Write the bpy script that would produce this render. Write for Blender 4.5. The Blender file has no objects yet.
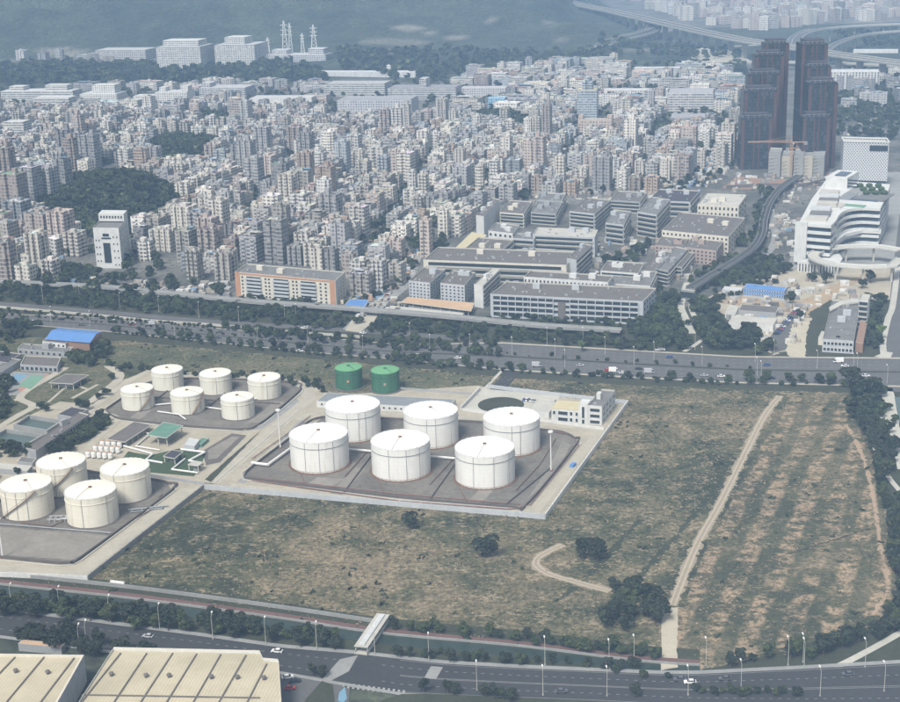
import bpy, math, random
import numpy as np
from mathutils import Matrix, Vector
R_ = math.radians
rnd = random.Random(7)
SC = bpy.context.scene
COL = SC.collection
# ------------------------------------------------------------------ camera, sky, sun, exposure
CAMH, F, HOR, ROLL = 270.0, 1450.0, -100.0, R_(-1.8)
PITCH = math.atan((351 - HOR) / F)
cam_d = bpy.data.cameras.new('camera')
cam = bpy.data.objects.new('camera', cam_d); COL.objects.link(cam)
CM = Matrix.Rotation(math.pi/2 - PITCH, 3, 'X') @ Matrix.Rotation(ROLL, 3, 'Z')
cam.matrix_world = Matrix.Translation((0, 0, CAMH)) @ CM.to_4x4()
cam_d.sensor_width = 36; cam_d.lens = F / 900 * 36
cam_d.clip_start = 1; cam_d.clip_end = 30000
SC.camera = cam
SUN_EL, SUN_AZ = R_(52), R_(205)          # azimuth clockwise from +Y
w = bpy.data.worlds.new('World'); SC.world = w; w.use_nodes = True
nt = w.node_tree; nt.nodes.clear()
sky = nt.nodes.new('ShaderNodeTexSky'); sky.sky_type = 'NISHITA'; sky.sun_disc = False
sky.sun_elevation = SUN_EL; sky.sun_rotation = SUN_AZ; sky.air_density = 1.0; sky.dust_density = 4.0; sky.ozone_density = 1.0
bg = nt.nodes.new('ShaderNodeBackground'); bg.inputs[1].default_value = 0.088
wo = nt.nodes.new('ShaderNodeOutputWorld')
hs = nt.nodes.new('ShaderNodeHueSaturation'); hs.inputs['Saturation'].default_value = 0.15      # a veiled, whitish sky
nt.links.new(sky.outputs[0], hs.inputs['Color']); nt.links.new(hs.outputs[0], bg.inputs[0]); nt.links.new(bg.outputs[0], wo.inputs[0])
sl = bpy.data.lights.new('sun', 'SUN'); sl.energy = 2.5; sl.angle = R_(15); sl.color = (1.0, 0.94, 0.84)
so = bpy.data.objects.new('sun', sl); COL.objects.link(so)
sd = Vector((math.sin(SUN_AZ)*math.cos(SUN_EL), math.cos(SUN_AZ)*math.cos(SUN_EL), math.sin(SUN_EL)))
so.rotation_euler = sd.to_track_quat('Z', 'Y').to_euler(); so.location = (0, 0, 900)
SC.view_settings.view_transform = 'Standard'; SC.view_settings.look = 'None'
SC.view_settings.exposure = 0.68; SC.view_settings.gamma = 1.0; SC.view_settings.use_curve_mapping = False
SC.cycles.max_bounces = 5; SC.cycles.diffuse_bounces = 2; SC.cycles.glossy_bounces = 2
SC.cycles.transparent_max_bounces = 6; SC.cycles.volume_bounces = 2

# ------------------------------------------------------------------ photo pixel <-> place
CMn = np.array(CM)
def G(px, py, z=0.0):
    d = CMn @ np.array([(px-450)/F, -(py-351)/F, -1.0])
    t = (z - CAMH) / d[2]
    return np.array([d[0]*t, d[1]*t])
def P(x, y, z=0.0):
    v = CMn.T @ np.array([x, y, z-CAMH])
    return 450 + F*v[0]/-v[2], 351 - F*v[1]/-v[2]
def Pn(x, y, z):
    v = np.stack([x, y, z-CAMH], -1) @ CMn
    return 450 + F*v[..., 0]/-v[..., 2], 351 - F*v[..., 1]/-v[..., 2]
def hgt(x, y, ptop):
    lo, hi = 0, 240
    for _ in range(30):
        m = (lo+hi)/2
        if P(x, y, m)[1] > ptop: lo = m
        else: hi = m
    return lo
def scale_at(x, y):
    return F / -(CMn.T @ np.array([x, y, -CAMH]))[2]
def inpoly(x, y, poly):
    c = False; n = len(poly); j = n-1
    for i in range(n):
        xi, yi = poly[i][0], poly[i][1]; xj, yj = poly[j][0], poly[j][1]
        if (yi > y) != (yj > y) and x < (xj-xi)*(y-yi)/(yj-yi)+xi: c = not c
        j = i
    return c
def lerp(a, b, t): return a + (b-a)*t
def interp(pts, x):
    return float(np.interp(x, [p[0] for p in pts], [p[1] for p in pts]))

# ------------------------------------------------------------------ materials
MATS = {}
def nmat(name):
    m = bpy.data.materials.new(name); m.use_nodes = True; MATS[name] = m
    return m, m.node_tree, m.node_tree.nodes['Principled BSDF']
def N(t, typ, **kw):
    n = t.nodes.new(typ)
    for k, v in kw.items(): setattr(n, k, v)
    return n
def mathn(t, op, a, b=None, clamp=False):
    n = N(t, 'ShaderNodeMath', operation=op); n.use_clamp = clamp
    for i, v in enumerate((a, b)):
        if v is None: continue
        if isinstance(v, (int, float)): n.inputs[i].default_value = v
        else: t.links.new(v, n.inputs[i])
    return n.outputs[0]
def mixc(t, fac, a, b, mode='MIX'):
    n = N(t, 'ShaderNodeMix', data_type='RGBA', blend_type=mode)
    for i, v in ((0, fac), (6, a), (7, b)):
        if isinstance(v, (int, float)): n.inputs[i].default_value = v
        elif isinstance(v, (tuple, list)): n.inputs[i].default_value = tuple(v)[:3] + (1,)
        else: t.links.new(v, n.inputs[i])
    return n.outputs[2]
def noise(t, scale, vec, detail=4, rough=0.6, sc=None):
    n = N(t, 'ShaderNodeTexNoise'); n.inputs['Scale'].default_value = scale
    n.inputs['Detail'].default_value = detail; n.inputs['Roughness'].default_value = rough
    if sc:
        mp = N(t, 'ShaderNodeMapping'); mp.inputs['Scale'].default_value = sc[:3]
        if len(sc) > 3: mp.inputs['Rotation'].default_value = (0, 0, sc[3])
        t.links.new(vec, mp.inputs[0]); vec = mp.outputs[0]
    t.links.new(vec, n.inputs['Vector'])
    return n.outputs[0]
def ramp(t, fac, stops):
    n = N(t, 'ShaderNodeValToRGB'); e = n.color_ramp.elements
    while len(e) < len(stops): e.new(0.5)
    for el, (p, c) in zip(e, stops):
        el.position = p; el.color = (c, c, c, 1) if isinstance(c, (int, float)) else tuple(c)[:3] + (1,)
    t.links.new(fac, n.inputs[0]); return n.outputs[0]
def geo_pos(t): return N(t, 'ShaderNodeNewGeometry').outputs['Position']
def bump(t, bsdf, h, strength, dist):
    b = N(t, 'ShaderNodeBump'); b.inputs['Strength'].default_value = strength; b.inputs['Distance'].default_value = dist
    t.links.new(h, b.inputs['Height']); t.links.new(b.outputs[0], bsdf.inputs['Normal'])
def simple(name, c, rough=0.8, var=0.35, scale=0.15, c2=None, metal=0.0, streak=False, bmp=0.0):
    """one real colour with worn, blotchy variation laid out in the place's own metres"""
    m, t, b = nmat(name)
    pos = geo_pos(t)
    n1 = noise(t, scale, pos, 5, 0.65); n2 = noise(t, scale*9, pos, 3, 0.6, (1, 1, 0.15) if streak else None)
    f = mathn(t, 'ADD', mathn(t, 'MULTIPLY', n1, 0.6), mathn(t, 'MULTIPLY', n2, 0.4))
    f = ramp(t, f, [(0.32, 0.0), (0.68, 1.0)])
    d = c2 or tuple(v*(1-var) for v in c)
    t.links.new(mixc(t, f, d, c), b.inputs['Base Color'])
    b.inputs['Roughness'].default_value = rough; b.inputs['Metallic'].default_value = metal
    if bmp: bump(t, b, n2, 0.6, bmp)
    return m
simple('asphalt', (0.045, 0.046, 0.050), 0.9, 0.35, 0.05)
simple('asphalt_light', (0.115, 0.115, 0.117), 0.9, 0.3, 0.05)
simple('concrete', (0.44, 0.41, 0.34), 0.9, 0.3, 0.08)
simple('concrete_grey', (0.30, 0.305, 0.30), 0.9, 0.35, 0.08)
simple('concrete_pale', (0.48, 0.47, 0.42), 0.9, 0.25, 0.08)
simple('yard', (0.43, 0.39, 0.31), 0.95, 0.35, 0.06)
simple('bund_floor', (0.20, 0.185, 0.16), 0.95, 0.6, 0.045, c2=(0.085, 0.078, 0.070))
simple('bund_floor_pale', (0.27, 0.25, 0.22), 0.95, 0.4, 0.05)
simple('bund_wall', (0.13, 0.115, 0.105), 0.9, 0.3, 0.2)
simple('dirt', (0.40, 0.31, 0.21), 0.95, 0.3, 0.12, bmp=0.3)
simple('dirt_pale', (0.47, 0.43, 0.34), 0.95, 0.25, 0.12)
simple('red_soil', (0.30, 0.19, 0.14), 0.95, 0.3, 0.1)
simple('white_wall', (0.62, 0.63, 0.62), 0.75, 0.25, 0.2, streak=True)
simple('wall_bluegrey', (0.46, 0.485, 0.51), 0.8, 0.25, 0.2, streak=True)
simple('wall_grey', (0.33, 0.34, 0.35), 0.8, 0.25, 0.2, streak=True)
simple('wall_cream', (0.62, 0.59, 0.51), 0.8, 0.2, 0.2, streak=True)
simple('wall_pink', (0.40, 0.32, 0.29), 0.8, 0.25, 0.2, streak=True)
simple('orange_paint', (0.50, 0.27, 0.16), 0.7, 0.25, 0.2, streak=True)
simple('pipe_white', (0.72, 0.72, 0.70), 0.5, 0.15, 0.3)
simple('pipe_red', (0.22, 0.12, 0.105), 0.6, 0.3, 0.3)
simple('metal_grey', (0.28, 0.30, 0.32), 0.5, 0.2, 0.3, metal=0.2)
simple('metal_pale', (0.55, 0.57, 0.58), 0.45, 0.2, 0.3)
simple('rust', (0.20, 0.12, 0.08), 0.8, 0.4, 0.3)
simple('green_sheet', (0.13, 0.27, 0.20), 0.6, 0.35, 0.15)
simple('brown_roof', (0.155, 0.142, 0.135), 0.85, 0.35, 0.2)
simple('dark_roof', (0.06, 0.055, 0.07), 0.8, 0.3, 0.2)
simple('roof_grey', (0.20, 0.20, 0.20), 0.9, 0.45, 0.12)
simple('roof_pale', (0.50, 0.49, 0.45), 0.9, 0.3, 0.1)
simple('blue_sheet', (0.11, 0.25, 0.55), 0.55, 0.2, 0.15)
simple('peach_sheet', (0.55, 0.38, 0.24), 0.7, 0.25, 0.1)
simple('glass_dark', (0.035, 0.045, 0.055), 0.25, 0.4, 0.3)
simple('glass_blue', (0.06, 0.08, 0.11), 0.2, 0.4, 0.08)
simple('lawn', (0.050, 0.085, 0.035), 0.95, 0.35, 0.2)
simple('verge', (0.050, 0.056, 0.032), 0.95, 0.5, 0.06, bmp=.3)
simple('court_blue', (0.16, 0.30, 0.42), 0.8, 0.15, 0.1)
simple('court_green', (0.16, 0.30, 0.22), 0.8, 0.15, 0.1)
simple('court_red', (0.42, 0.22, 0.18), 0.8, 0.15, 0.1)
simple('water_canal', (0.030, 0.048, 0.038), 0.35, 0.3, 0.05)
simple('water_pool', (0.09, 0.13, 0.12), 0.25, 0.3, 0.05)
simple('bike_red', (0.15, 0.085, 0.075), 0.9, 0.25, 0.1)
simple('trunk', (0.10, 0.075, 0.055), 0.9, 0.3, 1.0)
simple('paint_line', (0.38, 0.38, 0.36), 0.7, 0.4, 0.6)
simple('crane_paint', (0.46, 0.29, 0.19), 0.6, 0.2, 0.3)
simple('lamp_glass', (0.75, 0.76, 0.74), 0.4, 0.1, 1)
simple('tyre', (0.02, 0.02, 0.02), 0.8, 0.1, 1)
m, t, b = nmat('tower_glass')
pos = geo_pos(t); sz = N(t, 'ShaderNodeSeparateXYZ'); t.links.new(pos, sz.inputs[0])
fz = mathn(t, 'FRACT', mathn(t, 'DIVIDE', sz.outputs[2], 3.6)); fx = mathn(t, 'FRACT', mathn(t, 'DIVIDE', sz.outputs[0], 2.4))
cc_ = N(t, 'ShaderNodeCombineXYZ'); t.links.new(mathn(t, 'FLOOR', mathn(t, 'DIVIDE', sz.outputs[2], 3.6)), cc_.inputs[2]); t.links.new(mathn(t, 'FLOOR', mathn(t, 'DIVIDE', sz.outputs[0], 2.4)), cc_.inputs[0])
wn = N(t, 'ShaderNodeTexWhiteNoise'); t.links.new(cc_.outputs[0], wn.inputs['Vector'])
gcol = ramp(t, wn.outputs[0], [(0.0, (0.008, 0.010, 0.014)), (0.8, (0.022, 0.030, 0.040)), (1.0, (0.06, 0.07, 0.08))])  # random pane tones, imitating reflections in the base colour
ln_ = mathn(t, 'MAXIMUM', mathn(t, 'LESS_THAN', fz, 0.16), mathn(t, 'LESS_THAN', fx, 0.10))
t.links.new(mixc(t, mathn(t, 'MULTIPLY', ln_, 0.7), gcol, (0.06, 0.05, 0.05)), b.inputs['Base Color']); b.inputs['Roughness'].default_value = 0.3
simple('tower_brown', (0.085, 0.042, 0.036), 0.6, 0.25, 0.06)
simple('yellow_roof', (0.56, 0.50, 0.32), 0.7, 0.2, 0.1)

# tank paint: rust streaks running down from the rim, plate seams
def tank_paint(name, c, stain, streaks=0.55):
    m, t, b = nmat(name)
    tc = N(t, 'ShaderNodeTexCoord').outputs['Object']
    n1 = noise(t, 0.35, tc, 4, 0.6, (1, 1, 0.10)); n2 = noise(t, 0.08, tc, 3)
    f = ramp(t, n1, [(0.53, 0.0), (0.72, 1.0)])
    f = mathn(t, 'MULTIPLY', f, streaks)
    col = mixc(t, f, c, stain)
    g = ramp(t, n2, [(0.35, 0.90), (0.65, 1.0)])
    col = mixc(t, 1.0, col, g, 'MULTIPLY')
    sep = N(t, 'ShaderNodeSeparateXYZ'); t.links.new(tc, sep.inputs[0])
    s = mathn(t, 'FRACT', mathn(t, 'MULTIPLY', sep.outputs[2], 0.5))
    s = mathn(t, 'LESS_THAN', s, 0.05)
    col = mixc(t, mathn(t, 'MULTIPLY', s, 0.22), col, (0.35, 0.33, 0.30))
    t.links.new(col, b.inputs['Base Color']); b.inputs['Roughness'].default_value = 0.55
def roof_paint(name, c, stain):
    m, t, b = nmat(name)
    tc = N(t, 'ShaderNodeTexCoord').outputs['Object']
    n1 = noise(t, 0.30, tc, 5, 0.7); n2 = noise(t, 1.2, tc, 3)
    f = mathn(t, 'MULTIPLY', ramp(t, n1, [(0.50, 0.0), (0.70, 1.0)]), 0.5)
    col = mixc(t, f, c, stain)
    f2 = mathn(t, 'MULTIPLY', ramp(t, n2, [(0.66, 0.0), (0.75, 1.0)]), 0.5)
    col = mixc(t, f2, col, stain)
    t.links.new(col, b.inputs['Base Color']); b.inputs['Roughness'].default_value = 0.6
tank_paint('tank_white', (0.76, 0.76, 0.73), (0.42, 0.36, 0.29))
tank_paint('tank_cream', (0.73, 0.70, 0.60), (0.40, 0.34, 0.25))
tank_paint('tank_ivory', (0.70, 0.69, 0.61), (0.42, 0.36, 0.27))
tank_paint('tank_green', (0.035, 0.135, 0.075), (0.04, 0.10, 0.06), 0.4)
roof_paint('tank_roof_white', (0.84, 0.83, 0.80), (0.62, 0.57, 0.48))
roof_paint('tank_roof_cream', (0.80, 0.77, 0.66), (0.62, 0.56, 0.44))
roof_paint('tank_roof_green', (0.13, 0.33, 0.16), (0.12, 0.30, 0.16))

# building walls: colour from the wall's own attribute, window grid in metres along the wall (uv)
def facade(name):
    m, t, b = nmat(name)
    col = N(t, 'ShaderNodeAttribute', attribute_name='Col').outputs['Color']
    st = N(t, 'ShaderNodeAttribute', attribute_name='Sty')
    ss = N(t, 'ShaderNodeSeparateColor'); t.links.new(st.outputs['Color'], ss.inputs[0])
    uv = N(t, 'ShaderNodeUVMap', uv_map='uv').outputs[0]
    su = N(t, 'ShaderNodeSeparateXYZ'); t.links.new(uv, su.inputs[0])
    cw = mathn(t, 'ADD', mathn(t, 'MULTIPLY', ss.outputs[1], 4.0), 2.2)
    uu = mathn(t, 'DIVIDE', su.outputs[0], cw); vv = mathn(t, 'DIVIDE', su.outputs[1], 3.1)
    fu = mathn(t, 'ABSOLUTE', mathn(t, 'SUBTRACT', mathn(t, 'FRACT', uu), 0.5))
    fv = mathn(t, 'ABSOLUTE', mathn(t, 'SUBTRACT', mathn(t, 'FRACT', vv), 0.52))
    win = mathn(t, 'MULTIPLY', mathn(t, 'LESS_THAN', fu, mathn(t, 'MULTIPLY', ss.outputs[0], 0.5)),
                mathn(t, 'LESS_THAN', fv, mathn(t, 'MULTIPLY', ss.outputs[2], 0.5)))
    cell = N(t, 'ShaderNodeCombineXYZ')
    t.links.new(mathn(t, 'FLOOR', uu), cell.inputs[0]); t.links.new(mathn(t, 'FLOOR', vv), cell.inputs[1])
    wn = N(t, 'ShaderNodeTexWhiteNoise', noise_dimensions='3D'); t.links.new(cell.outputs[0], wn.inputs['Vector'])
    pos = geo_pos(t)
    n1 = noise(t, 0.5, pos, 4, 0.7, (1, 1, 0.12))
    dirt = ramp(t, n1, [(0.25, 0.62), (0.60, 1.0)])
    wall = mixc(t, 1.0, col, dirt, 'MULTIPLY')
    ledge = mathn(t, 'GREATER_THAN', fv, 0.455)
    ledge = mathn(t, 'MULTIPLY', ledge, mathn(t, 'GREATER_THAN', ss.outputs[0], 0.02))
    wall = mixc(t, mathn(t, 'MULTIPLY', ledge, 0.30), wall, (0.70, 0.69, 0.66))
    glass = ramp(t, wn.outputs[0], [(0.0, (0.03, 0.035, 0.045)), (0.55, (0.07, 0.08, 0.095)), (0.80, (0.17, 0.17, 0.17)), (1.0, (0.36, 0.34, 0.31))])
    out = mixc(t, mathn(t, 'MULTIPLY', win, 0.88), wall, glass)
    t.links.new(out, b.inputs['Base Color'])
    rg = mathn(t, 'SUBTRACT', 0.85, mathn(t, 'MULTIPLY', win, 0.45)); t.links.new(rg, b.inputs['Roughness'])
facade('facade')
m, t, b = nmat('roofs')
col = N(t, 'ShaderNodeAttribute', attribute_name='Col').outputs['Color']
pos = geo_pos(t)
n1 = noise(t, 0.35, pos, 5, 0.75)
t.links.new(mixc(t, 1.0, col, ramp(t, n1, [(0.3, 0.45), (0.65, 1.15)]), 'MULTIPLY'), b.inputs['Base Color']); b.inputs['Roughness'].default_value = 0.9
# leaves
for nm, k in (('leaf', 1.0), ('leaf_far', 1.0)):
    m, t, b = nmat(nm)
    col = N(t, 'ShaderNodeAttribute', attribute_name='Col').outputs['Color']
    oi = N(t, 'ShaderNodeObjectInfo').outputs['Random']
    f = mixc(t, 1.0, col, ramp(t, oi, [(0.0, (0.75, 0.8, 0.75)), (0.6, (1.05, 1.05, 0.95)), (1.0, (1.25, 1.15, 0.9))]), 'MULTIPLY')
    t.links.new(f, b.inputs['Base Color']); b.inputs['Roughness'].default_value = 0.75
m, t, b = nmat('tufts')
t.links.new(N(t, 'ShaderNodeAttribute', attribute_name='Col').outputs['Color'], b.inputs['Base Color']); b.inputs['Roughness'].default_value = 0.95
m, t, b = nmat('car_paint')
t.links.new(N(t, 'ShaderNodeObjectInfo').outputs['Color'], b.inputs['Base Color']); b.inputs['Roughness'].default_value = 0.3

# field of dry grass: straw patches, green patches, bare rows running with the dirt track
def field_mat(name, rows, track=0, soilc=None, green=0.0):
    m, t, b = nmat(name)
    pos = geo_pos(t)
    n0 = noise(t, 0.012, pos, 3, 0.55)
    n1 = noise(t, 0.05, pos, 6, 0.70, (0.8, 1.0, 1)); n2 = noise(t, 0.45, pos, 5, 0.75); n3 = noise(t, 0.11, pos, 5, 0.7)
    f = mathn(t, 'ADD', mathn(t, 'MULTIPLY', n1, 0.5), mathn(t, 'MULTIPLY', n0, 0.5))
    veg = ramp(t, f, [(0.43, (0.028, 0.035, 0.016)), (0.475, (0.056, 0.062, 0.028)), (0.52, (0.102, 0.094, 0.050)), (0.58, (0.175, 0.145, 0.090))])
    fine = ramp(t, n2, [(0.40, 0.50), (0.58, 1.35)])
    colr = mixc(t, 1.0, veg, fine, 'MULTIPLY')
    n4 = noise(t, 0.9, pos, 3, 0.6, (0.45, 1.0, 1))
    bare = mathn(t, 'MULTIPLY', ramp(t, n3, [(0.49, 0.0), (0.60, 1.0)]), ramp(t, mathn(t, 'ADD', mathn(t, 'MULTIPLY', n2, .5), mathn(t, 'MULTIPLY', n4, .5)), [(0.46, 0.0), (0.56, 1.0)]))
    if rows:
        mp = N(t, 'ShaderNodeMapping'); mp.inputs['Rotation'].default_value = (0, 0, -rows)
        t.links.new(pos, mp.inputs[0])
        sx = N(t, 'ShaderNodeSeparateXYZ'); t.links.new(mp.outputs[0], sx.inputs[0])
        nz = noise(t, 0.02, pos, 3)
        ph = mathn(t, 'ADD', mathn(t, 'MULTIPLY', sx.outputs[0], 2*math.pi/14.0), mathn(t, 'MULTIPLY', nz, 5.0))
        wv = ramp(t, mathn(t, 'ADD', mathn(t, 'MULTIPLY', mathn(t, 'SINE', ph), 0.5), 0.5), [(0.25, 0.0), (0.65, 1.0)])
        brk = ramp(t, noise(t, 0.09, pos, 6, 0.75, (1.0, 1.4, 1)), [(0.46, 0.0), (0.55, 1.0)])
        bare = mathn(t, 'MAXIMUM', mathn(t, 'MULTIPLY', bare, 0.4), mathn(t, 'MULTIPLY', mathn(t, 'MULTIPLY', wv, brk), ramp(t, n2, [(0.35, 0.15), (0.6, 1.0)])))
        colr = mixc(t, 0.40, colr, (0.060, 0.064, 0.036))
    colr = mixc(t, mathn(t, 'MULTIPLY', bare, 0.72 if rows else 0.60), colr, (0.50, 0.36, 0.24) if rows else (0.42, 0.335, 0.225))
    if green: colr = mixc(t, green, colr, mixc(t, n2, (0.040, 0.055, 0.026), (0.10, 0.11, 0.06)))
    if track:                                           # worn wheel ruts fading into grass at ragged edges (uv x = metres from the middle)
        uv = N(t, 'ShaderNodeUVMap', uv_map='uv').outputs[0]; su = N(t, 'ShaderNodeSeparateXYZ'); t.links.new(uv, su.inputs[0])
        au = mathn(t, 'ABSOLUTE', su.outputs[0]); wob = mathn(t, 'MULTIPLY', mathn(t, 'SUBTRACT', mathn(t, 'ADD', n2, noise(t, 0.12, pos, 3)), 1.0), 5.0)
        edge = ramp(t, mathn(t, 'ADD', au, wob), [(0.0, 1.0), (1.0, 1.0)]); mk = mathn(t, 'LESS_THAN', mathn(t, 'ADD', au, wob), track)
        rut = mathn(t, 'LESS_THAN', mathn(t, 'ABSOLUTE', mathn(t, 'SUBTRACT', au, 1.0)), 0.42)
        soil = mixc(t, rut, mixc(t, n2, (0.24, 0.20, 0.145), (0.40, 0.34, 0.26)), mixc(t, n2, (0.33, 0.28, 0.21), (0.52, 0.45, 0.36)))
        if soilc: soil = mixc(t, n2, soilc, tuple(v*1.8 for v in soilc))
        colr = mixc(t, mathn(t, 'MULTIPLY', mk, 0.9), colr, soil)
    t.links.new(colr, b.inputs['Base Color']); b.inputs['Roughness'].default_value = 1.0
    bump(t, b, n2, 0.8, 0.8)
_a, _b = G(778, 400), G(690, 560); ROWA = math.atan2(_b[0]-_a[0], _a[1]-_b[1])
field_mat('field', 0); field_mat('meadow', 0, green=.55); field_mat('field_rows', ROWA); field_mat('track', 0, 2.3); field_mat('track_thin', ROWA, 0.9, (.27, .20, .14)); field_mat('ditch', 0, 1.6, (.018, .024, .012))
# wide ground: grey city ground, green country, bare soil from the vertex attribute
m, t, b = nmat('ground')
pos = geo_pos(t)
at = N(t, 'ShaderNodeAttribute', attribute_name='Col'); sp = N(t, 'ShaderNodeSeparateColor'); t.links.new(at.outputs['Color'], sp.inputs[0])
n1 = noise(t, 0.02, pos, 6, 0.7); n2 = noise(t, 0.2, pos, 4, 0.7); n3 = noise(t, 0.004, pos, 5, 0.6)
city = mixc(t, ramp(t, n1, [(0.4, 0.0), (0.6, 1.0)]), (0.075, 0.075, 0.075), (0.17, 0.165, 0.155))
city = mixc(t, ramp(t, n2, [(0.52, 0.0), (0.62, 1.0)]), city, (0.05, 0.065, 0.04))
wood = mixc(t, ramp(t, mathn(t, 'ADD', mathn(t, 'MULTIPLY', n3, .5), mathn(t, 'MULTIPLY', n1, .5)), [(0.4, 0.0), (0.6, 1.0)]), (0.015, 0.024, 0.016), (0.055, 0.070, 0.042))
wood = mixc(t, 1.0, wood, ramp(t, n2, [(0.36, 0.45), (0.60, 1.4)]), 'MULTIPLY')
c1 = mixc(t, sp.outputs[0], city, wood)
bare = mixc(t, n1, (0.30, 0.24, 0.20), (0.50, 0.46, 0.42))
t.links.new(mixc(t, mathn(t, 'MULTIPLY', sp.outputs[1], ramp(t, n2, [(0.3, 0.4), (0.6, 1.0)])), c1, bare), b.inputs['Base Color'])
b.inputs['Roughness'].default_value = 1.0
v = N(t, 'ShaderNodeTexVoronoi'); v.inputs['Scale'].default_value = 0.1; t.links.new(pos, v.inputs['Vector'])
bump(t, b, mathn(t, 'MULTIPLY', v.outputs['Distance'], sp.outputs[0]), 1.0, -5.0)
# diamond lattice cladding
m, t, b = nmat('lattice')
uv = N(t, 'ShaderNodeUVMap', uv_map='uv').outputs[0]; su = N(t, 'ShaderNodeSeparateXYZ'); t.links.new(uv, su.inputs[0])
a = mathn(t, 'ADD', mathn(t, 'DIVIDE', su.outputs[0], 2.5), mathn(t, 'DIVIDE', su.outputs[1], 3.2))
c = mathn(t, 'SUBTRACT', mathn(t, 'DIVIDE', su.outputs[0], 2.5), mathn(t, 'DIVIDE', su.outputs[1], 3.2))
fa = mathn(t, 'ABSOLUTE', mathn(t, 'SUBTRACT', mathn(t, 'FRACT', a), 0.5)); fc = mathn(t, 'ABSOLUTE', mathn(t, 'SUBTRACT', mathn(t, 'FRACT', c), 0.5))
hole = mathn(t, 'LESS_THAN', mathn(t, 'MAXIMUM', fa, fc), 0.33)
t.links.new(mixc(t, hole, (0.56, 0.57, 0.58), (0.17, 0.18, 0.20)), b.inputs['Base Color'])
# warehouse roof sheet: cream with fine ribs
m, t, b = nmat('warehouse_roof')
pos = geo_pos(t)
n1 = noise(t, 0.05, pos, 5, 0.65); n2 = noise(t, 0.6, pos, 4, 0.7)
colr = mixc(t, ramp(t, n1, [(0.35, 0.0), (0.65, 1.0)]), (0.40, 0.36, 0.26), (0.51, 0.46, 0.34))
colr = mixc(t, mathn(t, 'MULTIPLY', ramp(t, n2, [(0.55, 0.0), (0.75, 1.0)]), 0.35), colr, (0.30, 0.25, 0.17))
_p, _q = G(147, 653, 13), G(113, 703, 13); mp = N(t, 'ShaderNodeMapping'); mp.inputs['Rotation'].default_value = (0, 0, -math.atan2(_q[1]-_p[1], _q[0]-_p[0])); t.links.new(pos, mp.inputs[0])
sx = N(t, 'ShaderNodeSeparateXYZ'); t.links.new(mp.outputs[0], sx.inputs[0]); rb = mathn(t, 'LESS_THAN', mathn(t, 'FRACT', mathn(t, 'MULTIPLY', sx.outputs[1], .8)), .3)
colr = mixc(t, mathn(t, 'MULTIPLY', rb, .22), colr, (0.20, 0.17, 0.12))
t.links.new(colr, b.inputs['Base Color']); b.inputs['Roughness'].default_value = 0.7

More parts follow.
